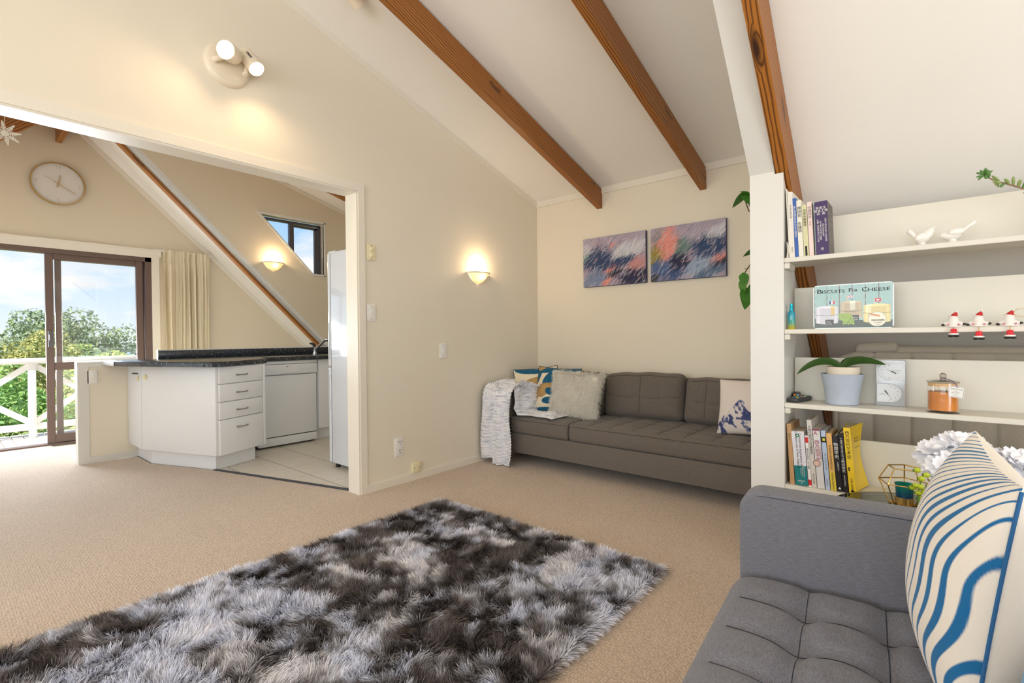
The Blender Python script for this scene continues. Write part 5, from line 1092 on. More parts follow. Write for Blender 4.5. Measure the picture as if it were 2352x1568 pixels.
book('tall grey-white paperback on the bottom shelf', -0.3765, 0.0170, 0.287, 0.17, Z4, 4.2, (214, 208, 200), GB, [('人体尺度与人文建筑学', 0.0125, 0.5, 0.70, 'ink', 'stack'), ('清华大学出版', 0.0070, 0.5, 0.13, 'ink', 'stack')])
def medallion(t, w, h, d_):
    obj('medallion', G().cyl((w * 0.2, -0.0004, h * 0.42), (w * 0.2, -0.0009, h * 0.42), 0.0135, k=24), MT['ink'], t, smooth=0, local=True); obj('portrait', G().cyl((w * 0.2, -0.0009, h * 0.42), (w * 0.2, -0.0013, h * 0.42), 0.0118, k=24), cover_mat((226, 190, 176)), t, smooth=0, local=True)
book('white philosophy history with magenta characters on the bottom shelf', -0.3570, 0.0260, 0.250, 0.17, Z4, 4.2, (222, 218, 216), GB, [('西方哲学史', 0.0185, 0.45, 0.63, 'inkred', 'stack'), ('从苏格拉底到萨特及其后', 0.0050, 0.85, 0.60, 'inkred', 'stack'), ('A', 0.022, 0.35, 0.93, 'inkred', 'flat')], band=[(0.975, 1.0, (140, 44, 80))], extra=medallion)
book('pale blue paperback with a yellow and black emblem on the bottom shelf', -0.3275, 0.0160, 0.247, 0.17, Z4, 4.2, (184, 200, 226), GB, [('THE STORY OF ART', 0.0080, 0.5, 0.48, 'inkgrey', 'down'), ('philosophy', 0.0070, 0.5, 0.12, 'inkgrey', 'down')], band=[(0.80, 0.895, (30, 30, 32))], extra=lambda t, w, h, d_: obj('emblem', G().box((w * 0.25, -0.0010, h * 0.825), (w * 0.8, -0.0006, h * 0.872)), cover_mat((226, 216, 60)), t, smooth=0, local=True))
book('orange and yellow paperback on the bottom shelf', -0.3085, 0.0195, 0.238, 0.17, Z4, 4.4, (230, 180, 106), GB, [('写给年轻人的极简西方史', 0.0092, 0.5, 0.58, 'ink', 'stack'), ('写给年轻人的世界文', 0.0080, 0.5, 0.16, 'ink', 'stack')], band=[(0, 0.33, (232, 206, 70))])
book('black physics history paperback on the bottom shelf', -0.2865, 0.0185, 0.230, 0.16, Z4, 4.4, (32, 30, 32), GB, [('物理学史', 0.0165, 0.5, 0.73, 'inkwhite', 'stack'), ('广西师范大学', 0.0060, 0.6, 0.45, 'inkwhite', 'stack'), ('\u25B2', 0.012, 0.5, 0.06, 'inkwhite', 'flat')])
book('slim black hardback next to the yellow book', -0.2655, 0.0175, 0.243, 0.15, Z4, 4.4, (28, 24, 24), GB, [('A BRIEF HISTORY OF TIME', 0.0085, 0.5, 0.72, 'inkwhite', 'down'), ('时间简史', 0.0125, 0.5, 0.44, 'inkwhite', 'stack'), ('ARTS & SCIENCE', 0.0060, 0.5, 0.20, 'inkwhite', 'down')])
# the thick yellow book: its right-hand board bows outwards at the fore edge
MY = Matrix.Translation((-0.2450, SY + 0.022, Z4)) @ Matrix.Rotation(R(-4.6), 4, 'Y')
yb_ = thing('book', 'thick yellow art history with a bowed cover at the end of the bottom row', 'book', M=MY, group=GB); YM = cover_mat((242, 204, 40))
w, h, dp = 0.0235, 0.268, 0.165
def bow(u, v, off=0.0): return (w + 0.030 * u ** 1.6 * (0.35 + 0.65 * (abs(2 * v - 1) ** 1.5)) + off, dp * u, h * v)
obj('spine', G().box((0, 0, 0), (w, 0.003, h)), YM, yb_, smooth=0, local=True)
obj('back_cover', G().box((0, 0.003, 0), (0.0022, dp, h)), YM, yb_, smooth=0, local=True)
g = G().grid(lambda u, v: bow(u, v), 14, 14); g.grid(lambda u, v: bow(u, v, -0.0016), 14, 14); obj('front_cover', g, YM, yb_, local=True)
g = G().grid(lambda u, v: (lambda p: (0.003 + (p[0] - 0.006) * v, p[1] * 0.985 + 0.002, h - 0.004))(bow(u, 1.0)), 12, 6)
g.grid(lambda u, v: (lambda p: (0.003 + (p[0] - 0.006) * u, dp * 0.97, 0.004 + (h - 0.008) * v))(bow(1.0, v)), 6, 12); obj('pages', g, MT['paper'], yb_, local=True)
g = text(G(), '\n'.join('西方现代艺术史'), 0.0165, (w * 0.5, -0.0012, h * 0.735), (1, 0, 0), (0, 0, 1)); text(g, '\n'.join('天津人民美术'), 0.0085, (w * 0.5, -0.0012, h * 0.13), (1, 0, 0), (0, 0, 1)); text(g, '\u25C6', 0.016, (w * 0.5, -0.0012, h * 0.03), (1, 0, 0), (0, 0, 1)); g.box((w * 0.2, -0.0012, h * 0.34), (w * 0.4, -0.0008, h * 0.40))
obj('lettering', g, MT['ink'], yb_, smooth=0, local=True)
g = text(G(), 'HISTORY OF\nMODERN ART', 0.0115, (w + 0.0125, dp * 0.5, h * 0.78), (0.22, 0.975, 0), (0, 0, 1)); text(g, '绘画 雕塑 建筑', 0.0075, (w + 0.0095, dp * 0.5, h * 0.66), (0.2, 0.98, 0), (0, 0, 1)); obj('lettering', g, MT['ink'], yb_, smooth=0, local=True)
# ------------------------------------------------------------------ second shelf: bottle, biscuit tin, hanging ornaments
Z2, Z3 = ZS[1], ZS[2]
bt = thing('perfume_bottle', 'small turquoise to yellow spray bottle standing by the wall end', 'bottle', (-0.4565, 2.45, Z2))
def bottle_mat():
    m, t, b = new_mat('bottle_fade'); sp = node(t, 'ShaderNodeSeparateXYZ', {0: coords(t)}); r = ramp(t, node(t, 'ShaderNodeMath', {0: sp.outputs['Z'], 1: 12.0}, operation='MULTIPLY').outputs[0], [(0.05, lin((196, 178, 40))), (0.35, lin((70, 160, 140))), (0.7, lin((20, 146, 172)))]); t.links.new(r.outputs[0], b.inputs['Base Color']); b.inputs['Roughness'].default_value = 0.12; b.inputs['Coat Weight'].default_value = 0.5; return m
obj('body', G().lathe([(0, 0.0), (0.0135, 0.0), (0.0150, 0.003), (0.0150, 0.062), (0.0135, 0.076), (0.0075, 0.083), (0.0070, 0.086), (0, 0.086)], (-0.4565, 2.45, Z2), 24), bottle_mat(), bt)
MT['tealcap'] = mat('teal_metal', (40, 176, 196), 0.25, metal=0.6, var=0.03)
obj('cap', G().lathe([(0.0075, 0.086), (0.0080, 0.092), (0.0066, 0.095), (0.0070, 0.102), (0.0062, 0.106), (0.0068, 0.112), (0, 0.114)], (-0.4565, 2.45, Z2), 18), MT['tealcap'], bt)
TX0, TX1, TZ0, TZ1, TY = -0.377, -0.101, Z2, Z2 + 0.186, 2.475
tn = thing('biscuit_tin', 'printed biscuit tin showing cheeses and grapes on the second shelf', 'tin', ((TX0 + TX1) / 2, TY + 0.03, Z2))
bm = bmesh.new(); bmesh.ops.create_cube(bm, size=1.0)
for q in bm.verts: q.co = Vector(((TX0 + TX1) / 2 + q.co.x * (TX1 - TX0), TY + 0.03 + q.co.y * 0.06, (TZ0 + TZ1) / 2 + q.co.z * (TZ1 - TZ0)))
bmesh.ops.bevel(bm, geom=[e_ for e_ in bm.edges if abs((e_.verts[0].co - e_.verts[1].co).y) > 0.01], offset=0.014, segments=5, profile=0.5, affect='EDGES')
obj('body', G().bm(bm), mat('tin_side', (206, 214, 208), 0.3, metal=0.3, var=0.03), tn)
TW, TH = TX1 - TX0, TZ1 - TZ0
def tin_print(u, v):
    x_, z_ = u * TW, v * TH; pk = u * 6.0; fr = pk % 1.0; n = math.sin(x_ * 900 + 3 * math.sin(z_ * 60)) * 0.5 + math.sin(x_ * 2300 + z_ * 40) * 0.5
    c = lin((150 + 22 * n, 196 + 12 * n, 194 + 10 * n)) if n < 0.45 else lin((186, 170, 160))
    if fr < 0.045 + 0.01 * math.sin(z_ * 200): c = lin((96, 60, 54))
    if v < 0.17 + 0.05 * (u < 0.06): c = lin((66, 74, 62))
    def cheese(cx, w_, z0, z1, col, split, lit, cut):
        nonlocal c
        if abs(u - cx) < w_ / 2:
            e = 0.035 * (1 - ((u - cx) / (w_ / 2)) ** 2)
            if z0 - e < v < z1 + e:
                k = (u - cx) / w_ + 0.5; s = 0.86 + 0.25 * math.exp(-((k - 0.12) / 0.06) ** 2) + 0.15 * math.exp(-((k - 0.9) / 0.05) ** 2); b_ = col
                if cut and cut[0] < k < cut[1] and v > (z0 + z1) / 2: b_ = lit
                c = tuple(min(1, x * s) for x in b_)
                if abs(v - (z0 + (z1 - z0) * split + e * -0.6)) < 0.007: c = tuple(x * 0.45 for x in c)
                if v > z1 - e * 0.7: c = tuple(min(1, x * 1.15) for x in b_)
    cheese(0.49, 0.28, 0.24, 0.59, lin((196, 178, 148)), 0.45, lin((226, 226, 200)), (0.45, 0.68))
    cheese(0.17, 0.30, 0.12, 0.49, lin((214, 212, 222)), 0.52, lin((226, 196, 120)), (0.68, 0.86))
    cheese(0.81, 0.33, 0.13, 0.50, lin((226, 208, 146)), 0.55, lin((240, 228, 180)), (0.1, 0.3))
    for (fx, fz, kind) in ((0.24, 0.60, 'v'), (0.48, 0.72, 'u'), (0.825, 0.62, 's')):
        du, dv = (u - fx) / 0.036, (v - fz) / 0.036
        if abs(du) < 1 and abs(dv) < 1:
            if kind == 'v': c = lin((40, 60, 140)) if du < -0.33 else lin((236, 236, 236)) if du < 0.33 else lin((206, 40, 48))
            elif kind == 's': c = lin((236, 236, 236)) if (abs(du) < 0.18 and abs(dv) < 0.55) or (abs(dv) < 0.2 and abs(du) < 0.5) else lin((206, 30, 44))
            else: c = lin((206, 40, 56)) if abs(du) < 0.14 or abs(dv) < 0.18 else lin((236, 236, 240)) if abs(du) < 0.28 or abs(dv) < 0.34 or abs(abs(du) - abs(dv)) < 0.2 else lin((44, 56, 120))
        if abs(du + 1.1) < 0.10 and -2.4 < dv < 1: c = lin((210, 190, 160))
    for (lx, lz) in ((0.205, 0.135), (0.535, 0.225)):
        if abs(u - lx) < 0.056 and abs(v - lz) < 0.062: c = lin((44, 38, 40))
    for i in range(30):
        gx = 0.345 + (i % 6) * 0.029 + 0.006 * math.sin(i * 5) + (i // 6) * 0.006; gz = 0.31 - (i // 6) * 0.052 + 0.01 * math.sin(i * 3)
        if (i // 6 == 0 and i % 6 > 4) or (i // 6 > 2 and i % 6 < 1): continue
        d = math.hypot((u - gx) * TW, (v - gz) * TH)
        if d < 0.0052: c = tuple(x * (0.55 + 0.8 * (1 - d / 0.0052)) for x in lin((150, 184, 56)))
    d = math.hypot((u - 0.815) * TW, (v - 0.185) * TH)
    if d < 0.031: 
        c = lin((232, 224, 206)) if d < 0.0295 else lin((150, 150, 130))
        if abs(u - 0.79) < 0.055 and abs(v - 0.275 + 0.4 * (u - 0.79)) < 0.022: c = lin((206, 140, 74))
    return c
MT['tinprint'] = vcol('tin_print', 0.3, 0.5, coat=0.3)
tp_ = obj('picture', G().grid(lambda u, v: (TX0 + 0.004 + (TW - 0.008) * u, TY - 0.0008, TZ0 + 0.004 + (TH - 0.008) * v), 230, 150, tin_print), MT['tinprint'], tn, smooth=0)
def tin_text(body, size, u, v, mt, fit=None, **k):
    vv, ff = text_geo(body, size, **k); xs = [p.x for p in vv]; sx = fit * TW / (max(xs) - min(xs)) if fit else 1.0
    obj('lettering', text(G(), body, size, (TX0 + TW * u, TY - 0.0016, TZ0 + TH * v), (sx, 0, 0), (0, 0, 1), **k), MT[mt], tp_, smooth=0)
for b_, s_, u0_, u1_ in (('B', 0.0258, 0.052, 0.112), ('ISCUITS', 0.0190, 0.118, 0.410), ('F', 0.0215, 0.460, 0.497), ('OR', 0.0165, 0.503, 0.570), ('C', 0.0258, 0.624, 0.690), ('HEESE', 0.0190, 0.697, 0.956)): tin_text(b_, s_, (u0_ + u1_) / 2, 0.842 + (0.010 if s_ > 0.019 else 0), 'ink', u1_ - u0_)
tin_text('CRACKERS', 0.0088, 0.815, 0.175, 'ink', bold=True); tin_text('for CHEESE', 0.0052, 0.815, 0.125, 'ink'); tin_text('250g e', 0.0045, 0.815, 0.085, 'ink')
tin_text('Brie\nLovely', 0.0085, 0.205, 0.135, 'inkwhite'); tin_text('Stilton\nLovely', 0.0082, 0.535, 0.225, 'inkwhite')
# hanging ceramic ornaments in red caps
MT['glaze'] = mat('white_glaze', (240, 236, 230), 0.15, coat=0.5, var=0.01); MT['redglaze'] = mat('red_glaze', (196, 24, 30), 0.18, coat=0.5, var=0.05); MT['blackglaze'] = mat('black_glaze', (26, 28, 34), 0.15, coat=0.5, var=0.05); MT['redbell'] = mat('red_ribbed', (220, 20, 44), 0.25, coat=0.5, var=0.04); MT['goldcord'] = mat('gold_cord', (208, 168, 84), 0.5, var=0.05)
def ornament(x, drop, label):
    y = SY + 0.016; z = Z2
    t = thing('ornament', label, 'ornament', (x, y, z), 0, 'red-capped ceramic ornaments on the second shelf'); 
    obj('body', G().lathe([(0, 0), (0.026, 0.0), (0.024, 0.006), (0.017, 0.017), (0.0145, 0.026), (0.0125, 0.036), (0.008, 0.043), (0, 0.045)], (x, y, z), 22), MT['glaze'], t)
    for s in (-1, 1):
        ar = obj('arm', G().tube([(x + s * 0.012, y - 0.002, z + 0.016), (x + s * 0.021, y - 0.004, z + 0.012), (x + s * 0.026, y - 0.005, z + 0.009)], [0.006, 0.006, 0.005], 8), MT['glaze'], t)
        obj('mitten', G().ball((x + s * 0.0285, y - 0.006, z + 0.007 + (0.003 if s > 0 else 0)), (0.006, 0.005, 0.0045), 10, 8), MT['blackglaze'], ar)
        P = [(x + s * 0.0155 + (0.0042 if i % 2 == 0 else 0.0018) * sin(pi * i / 5), z + 0.0085 + (0.0042 if i % 2 == 0 else 0.0018) * cos(pi * i / 5)) for i in range(10)]
        obj('star', G().prism(P, 1, y - 0.0245, y - 0.0185), MT['redglaze'], t, smooth=0)
    obj('cap', G().lathe([(0.0115, 0.0), (0.0095, 0.006), (0.006, 0.013), (0.002, 0.019), (0, 0.019)], k=18, M=Matrix.Translation((x + 0.001, y, z + 0.0365)) @ Matrix.Rotation(R(24), 4, 'Y')), MT['redglaze'], t)
    obj('cap_band', G().tube([(x + 0.0118 * cos(2 * pi * i / 18), y + 0.0118 * sin(2 * pi * i / 18), z + 0.0365 - 0.002 * cos(2 * pi * i / 18)) for i in range(18)], 0.0028, 8, closed=True), MT['glaze'], t)
    obj('pompom', G().ball((x + 0.0095, y, z + 0.0555), 0.0042, 10, 8), MT['glaze'], t)
    cz = z - drop; yb = SY - 0.008
    obj('cord', G().tube([(x, y - 0.004, z + 0.003), (x, SY - 0.003, z + 0.002), (x, yb, z - 0.004), (x, yb, cz)], 0.0012, 6), MT['goldcord'], t)
    bl = obj('bell', G().lathe([(0, 0.0), (0.0075, -0.001), (0.0085, -0.004), (0.0105, -0.019), (0, -0.019)], (x, yb, cz), 24), MT['redbell'], t)
    obj('rib', G().tube([(x, yb - 0.0082, cz - 0.003), (x, yb - 0.0106, cz - 0.018)], 0.0012, 6).tube([(x - 0.0045, yb - 0.007, cz - 0.003), (x - 0.0058, yb - 0.009, cz - 0.018)], 0.0012, 6).tube([(x + 0.0045, yb - 0.007, cz - 0.003), (x + 0.0058, yb - 0.009, cz - 0.018)], 0.0012, 6), MT['redbell'], bl)
    obj('fur_band', G().tube([(x + 0.0115 * cos(2 * pi * i / 18), yb + 0.0105 * sin(2 * pi * i / 18), cz - 0.0205) for i in range(18)], 0.0034, 8, closed=True), MT['glaze'], t)
    for s in (-1, 1): obj('boot', G().ball((x + s * 0.0075, yb - 0.003, cz - 0.0275), (0.0088, 0.0085, 0.0050), 12, 8), MT['blackglaze'], t)
    return t
ornament(0.0735, 0.006, 'left one of the red-capped ceramic ornaments, its bell hanging highest')
ornament(0.1400, 0.016, 'middle one of the red-capped ceramic ornaments, its bell hanging lowest')
o3 = ornament(0.2180, 0.013, 'red-capped ceramic ornament nearest the picture edge with a loop of gold cord')
obj('loop', G().tube([(0.2285 + 0.018 * (1 - cos(2 * pi * i / 16)), SY + 0.012, Z2 + 0.045 + 0.014 * sin(2 * pi * i / 16)) for i in range(17)], 0.0008, 5), MT['goldcord'], o3)
# ------------------------------------------------------------------ top shelf birds
def bird(label, x, flip, pose, y=2.50):
    t = thing('bird_figurine', label, 'figurine', (x, y, Z1), 0, 'white ceramic birds')
    def p(a, b): return (x + flip * a, y, Z1 + b)
    def ring_path(P, Rr): return G().tube([p(*q) for q in P], Rr, 16)
    if pose == 'up':
        obj('body', ring_path([(-0.024, 0.036), (-0.018, 0.036), (-0.006, 0.034), (0.008, 0.040), (0.020, 0.054), (0.028, 0.066), (0.034, 0.072)], [0.006, 0.016, 0.021, 0.021, 0.016, 0.0125, 0.004]), MT['glaze'], t, smooth=80)
        obj('beak', G().cyl(p(0.032, 0.071), p(0.040, 0.079), 0.0045, 0.0006, 10), MT['glaze'], t)
        obj('tail', ring_path([(-0.018, 0.040), (-0.030, 0.058), (-0.040, 0.070), (-0.044, 0.074)], [0.008, 0.009, 0.010, 0.003]), MT['glaze'], t, smooth=80)
        for s in (-1, 1): obj('wing', G().ball((x - flip * 0.004, y + s * 0.018, Z1 + 0.040), (0.020, 0.006, 0.013), 14, 10, Matrix.Rotation(-flip * R(30), 3, 'Y').to_4x4()), MT['glaze'], t, smooth=80)
    else:
        obj('body', ring_path([(-0.026, 0.040), (-0.018, 0.040), (-0.004, 0.038), (0.012, 0.036), (0.024, 0.038), (0.034, 0.040), (0.038, 0.040)], [0.008, 0.017, 0.021, 0.018, 0.0145, 0.010, 0.004]), MT['glaze'], t, smooth=80)
        obj('beak', G().cyl(p(0.037, 0.0405), p(0.046, 0.040), 0.0045, 0.0006, 10), MT['glaze'], t)
        obj('tail', ring_path([(-0.022, 0.044), (-0.042, 0.062), (-0.060, 0.076), (-0.066, 0.081)], [0.008, 0.007, 0.008, 0.003]), MT['glaze'], t, smooth=80)
        for s in (-1, 1): obj('wing', G().ball((x - flip * 0.010, y + s * 0.018, Z1 + 0.046), (0.024, 0.007, 0.013), 14, 10, Matrix.Rotation(flip * R(6), 3, 'Y').to_4x4()), MT['glaze'], t, smooth=80)
    obj('foot', G().lathe([(0, 0), (0.018, 0.0), (0.017, 0.006), (0.012, 0.016), (0.013, 0.024), (0, 0.026)], (x, y, Z1), 20), MT['glaze'], t)
bird('white ceramic bird with its beak raised, next to its lower twin', -0.015, 1, 'up'); bird('white ceramic bird with its head low and tail raised', 0.074, -1, 'down')
# ------------------------------------------------------------------ third shelf: remotes, orchid, weather station, candle
rm = thing('remote_control', 'dark grey remote control with coloured buttons lying on the shelf', 'remote', M=Matrix.Translation((-0.437, 2.515, Z3)) @ Matrix.Rotation(R(-12), 4, 'Z'))
obj('body', G().rbox((-0.023, -0.075, 0.0), (0.023, 0.075, 0.020), 0.006, 2), mat('remote_grey', (60, 60, 64), 0.4, var=0.05), rm, local=True)
bcol = [(40, 40, 44), (220, 120, 40), (60, 110, 200), (60, 170, 90), (220, 200, 60), (200, 200, 204)]; bm_ = [mat('button_%d' % i, c, 0.4, var=0.03) for i, c in enumerate(bcol)]
for i in range(9):
    for j in range(3): obj('button', G().rbox((-0.016 + j * 0.0125, -0.062 + i * 0.014, 0.020), (-0.008 + j * 0.0125, -0.054 + i * 0.014, 0.0225), 0.001, 1), bm_[(i * 3 + j * 2 + i * j) % 6], rm, smooth=0, local=True)
r2 = thing('remote_control', 'small black and orange gadget behind the grey remote control', 'remote', M=Matrix.Translation((-0.460, 2.570, Z3)) @ Matrix.Rotation(R(8), 4, 'Z'))
obj('body', G().rbox((-0.013, -0.03, 0.0), (0.016, 0.03, 0.034), 0.004, 2), MT['black'], r2, local=True)
obj('clip', G().rbox((-0.010, -0.033, 0.006), (-0.002, -0.028, 0.028), 0.001, 1), bm_[1], r2, smooth=0, local=True); obj('grille', G().box((0.002, -0.031, 0.008), (0.013, -0.0295, 0.026)), bm_[5], r2, smooth=0, local=True)
OC = (-0.278, 2.508)
op = thing('orchid_pot', 'orchid with long green leaves in a pale blue-grey pot', 'potted plant', (*OC, Z3))
obj('outer_pot', G().lathe([(0, 0), (0.056, 0.0), (0.060, 0.004), (0.061, 0.03), (0.066, 0.07), (0.0755, 0.118), (0.0775, 0.130), (0.0735, 0.130), (0.071, 0.118), (0.06, 0.06), (0, 0.058)], (*OC, Z3), 40), mat('pot_glaze', (176, 186, 200), 0.55, var=0.03, vscale=40, bump=0.1, bscale=300), op, label='pale blue-grey outer pot')
obj('inner_pot', G().lathe([(0, 0.062), (0.050, 0.062), (0.058, 0.12), (0.0605, 0.160), (0.057, 0.160), (0.056, 0.150), (0, 0.150)], (OC[0] + 0.004, OC[1], Z3), 36), mat('pot_cream', (226, 214, 194), 0.5, var=0.02), op, label='cream inner pot')
obj('bark', G().lathe([(0.056, 0.150), (0.03, 0.156), (0, 0.154)], (OC[0] + 0.004, OC[1], Z3), 20), mat('bark', (96, 66, 42), 0.9, var=0.3, vscale=80, bump=0.8, bscale=90), op)
MT['orchid'] = mat('orchid_leaf', (52, 82, 34), 0.3, var=0.12, vscale=20)
def strap(P, Wd, nrm):
    g = G(); n = len(P); P = [Vector(p) for p in P]
    vv = []
    for i in range(n):
        s = i / (n - 1); d = (P[min(i + 1, n - 1)] - P[max(i - 1, 0)]).normalized(); sd = d.cross(Vector(nrm)).normalized(); hw = Wd * (sin(pi * min(1, s ** 0.7)) ** 0.6 if i < n - 1 else 0.03); hw = max(hw, Wd * 0.12 if i == 0 else 0.0005); up = sd.cross(d)
        vv += [P[i] - sd * hw + up * hw * 0.35, P[i], P[i] + sd * hw + up * hw * 0.35]
    f = []
    for i in range(n - 1): b = i * 3; f += [(b, b + 1, b + 4, b + 3), (b + 1, b + 2, b + 5, b + 4)]
    return g.add(vv, f)
def bez(a, b, c, n=12): a, b, c = Vector(a), Vector(b), Vector(c); return [a * (1 - t) ** 2 + b * 2 * t * (1 - t) + c * t * t for t in [i / n for i in range(n + 1)]]
oz = Z3 + 0.155; ox = OC[0]
for P, wd in ((bez((ox, OC[1], oz), (ox - 0.07, OC[1] - 0.02, oz + 0.06), (ox - 0.160, OC[1] - 0.05, oz - 0.032)), 0.020), (bez((ox, OC[1], oz), (ox + 0.045, OC[1] - 0.01, oz + 0.050), (ox + 0.150, OC[1] - 0.02, oz + 0.018)), 0.022), (bez((ox, OC[1], oz), (ox + 0.02, OC[1] + 0.04, oz + 0.04), (ox + 0.06, OC[1] + 0.075, oz + 0.03)), 0.018)):
    obj('leaf', strap(P, wd, (0, -0.75, 0.66)), MT['orchid'], op, smooth=70)
WX0, WX1, WY_ = -0.165, -0.068, 2.555
ws = thing('weather_station', 'silver two-dial thermometer and hygrometer standing on the shelf', 'thermometer', ((WX0 + WX1) / 2, WY_, Z3))
MT['silver'] = mat('silver_plastic', (196, 200, 206), 0.3, metal=0.35, var=0.02); MT['dial'] = mat('dial_white', (226, 230, 234), 0.4, var=0.01)
obj('frame', G().rbox((WX0, WY_, Z3), (WX1, WY_ + 0.022, Z3 + 0.190), 0.003), MT['silver'], ws)
for z0, z1, fl_ in ((Z3 + 0.104, Z3 + 0.178, 1), (Z3 + 0.016, Z3 + 0.092, -1)):
    xa, xb = (WX0 + 0.010, WX1 - 0.006) if fl_ > 0 else (WX0 + 0.004, WX1 - 0.012); zc = (z0 + z1) / 2; rr = (z1 - z0) / 2
    arc = [(xa + rr - rr * sin(pi * i / 14), zc - rr * cos(pi * i / 14)) for i in range(15)] if fl_ > 0 else [(xb - rr + rr * sin(pi * i / 14), zc - rr * cos(pi * i / 14)) for i in range(15)]
    poly = ([(xb, z0)] + arc + [(xb, z1)]) if fl_ > 0 else ([(xa, z0)] + arc + [(xa, z1)])
    dl = obj('dial', G().prism(poly if fl_ < 0 else poly, 1, WY_ - 0.0015, WY_ + 0.001), MT['dial'], ws, smooth=0)
    obj('dial_rim', G().tube([(q[0], WY_ - 0.001, q[1]) for q in poly], 0.0012, 6, closed=True), MT['silver'], dl)
    cx_ = (xa + rr + 0.006) if fl_ > 0 else (xb - rr - 0.006); g = G()
    for i in range(25):
        a_ = R(-8 + 196 * i / 24) * fl_; L_ = 0.004 if i % 4 == 0 else 0.002; r0 = rr * 0.93
        u_ = Vector((-sin(a_) if fl_ > 0 else -sin(a_), 0, cos(a_))); c_ = Vector((cx_ - 0.006 * fl_, WY_ - 0.0018, zc)); s_ = Vector((u_.z, 0, -u_.x)) * 0.0004
        g.add([c_ + u_ * r0 - s_, c_ + u_ * r0 + s_, c_ + u_ * (r0 - L_) + s_, c_ + u_ * (r0 - L_) - s_], [(0, 1, 2, 3)])
        if i % 4 == 2 and 1 < i < 23: text(g, str(('40', '30', '20', '10', '0', '-20')[i // 4] if fl_ > 0 else ('10', '20', '30', '50', '70', '90')[i // 4]), 0.0055, c_ + u_ * (r0 - 0.0085), (1, 0, 0), (0, 0, 1))
    tx_ = xb - 0.020 if fl_ > 0 else xa + 0.018; text(g, 'thermometer' if fl_ > 0 else 'hygrometer', 0.0048, (tx_, WY_ - 0.0018, zc + 0.006 * fl_), (1, 0, 0), (0, 0, 1)); text(g, '\u00b0C' if fl_ > 0 else '%', 0.0065, (tx_, WY_ - 0.0018, zc - 0.004), (1, 0, 0), (0, 0, 1))
    obj('scale', g, MT['inkgrey'], dl, smooth=0)
    a_ = R(62) if fl_ > 0 else R(213); u_ = Vector((-sin(a_), 0, cos(a_))) ; s_ = Vector((u_.z, 0, -u_.x)); c_ = Vector((cx_ + (0.004 if fl_ > 0 else -0.004), WY_ - 0.004, zc))
    obj('pointer', G().add([c_ - u_ * 0.012 - s_ * 0.0025, c_ - u_ * 0.012 + s_ * 0.0025, c_ + u_ * 0.006 + s_ * 0.002, c_ + u_ * 0.008 + s_ * 0.0006, c_ + u_ * 0.030, c_ + u_ * 0.008 - s_ * 0.0006, c_ + u_ * 0.006 - s_ * 0.002], [(0, 1, 2, 3, 4, 5, 6)]), MT['inkgrey'], dl, smooth=0)
CC = (0.045, 2.47)
cj = thing('candle_jar', 'amber candle in a lidded glass jar with a paper tag', 'candle', (*CC, Z3))
def wax_mat():
    m = mat('amber_wax', (214, 128, 24), 0.35, var=0.10, vscale=14); b = [q for q in m.node_tree.nodes if q.type == 'BSDF_PRINCIPLED'][0]; b.inputs['Subsurface Weight'].default_value = 0.3; b.inputs['Subsurface Radius'].default_value = (0.02, 0.008, 0.002); return m
obj('wax', G().lathe([(0, 0.009), (0.0435, 0.009), (0.0435, 0.078), (0.036, 0.074), (0, 0.075)], (*CC, Z3), 36), wax_mat(), cj)
obj('wick', G().cyl((CC[0] - 0.006, CC[1], Z3 + 0.07), (CC[0] - 0.006, CC[1], Z3 + 0.083), 0.0012, k=6).cyl((CC[0] + 0.010, CC[1], Z3 + 0.07), (CC[0] + 0.010, CC[1], Z3 + 0.083), 0.0012, k=6), MT['ink'], cj)
obj('jar', G().lathe([(0, 0), (0.0485, 0.0), (0.0495, 0.004), (0.0460, 0.009), (0.0460, 0.112), (0.0445, 0.112), (0.0445, 0.0095), (0, 0.0085)], (*CC, Z3), 40), MT['glass'], cj)
obj('seal', G().lathe([(0.0438, 0.098), (0.0442, 0.112), (0.040, 0.112), (0.040, 0.098)], (*CC, Z3), 32), mat('cork_seal', (226, 184, 130), 0.6, var=0.05), cj)
MT['lidglass'] = mat('lid_glass', (216, 208, 190), 0.08, trans=0.75, ior=1.45, var=0.01)
obj('lid', G().lathe([(0, 0.113), (0.0485, 0.113), (0.0490, 0.117), (0.030, 0.121), (0.010, 0.123), (0.007, 0.128), (0, 0.130)], (*CC, Z3), 36), MT['lidglass'], cj)
obj('knob', G().ball((CC[0], CC[1], Z3 + 0.1375), 0.0110, 16, 12), MT['lidglass'], cj)
MT['ribbon'] = mat('purple_ribbon', (132, 92, 150), 0.6, var=0.05)
tg_pt = (CC[0] + 0.040, CC[1] - 0.043, Z3 + 0.098)
obj('ribbon', G().tube([(CC[0] + 0.008 * cos(2 * pi * i / 12), CC[1] + 0.008 * sin(2 * pi * i / 12), Z3 + 0.1285) for i in range(12)], 0.0014, 6, closed=True).tube([(CC[0] + 0.006, CC[1] - 0.006, Z3 + 0.128), (CC[0] + 0.022, CC[1] - 0.026, Z3 + 0.124), (CC[0] + 0.034, CC[1] - 0.043, Z3 + 0.113), tg_pt], 0.0013, 6), MT['ribbon'], cj)
Mt = Matrix.Translation(tg_pt) @ Matrix.Rotation(R(-6), 4, 'Z') @ Matrix.Rotation(R(8), 4, 'Y'); g = G().box((-0.023, -0.0005, -0.037), (0.020, 0.0005, 0.004), Mt); tgo = obj('tag', g, MT['plate'], cj, smooth=0)
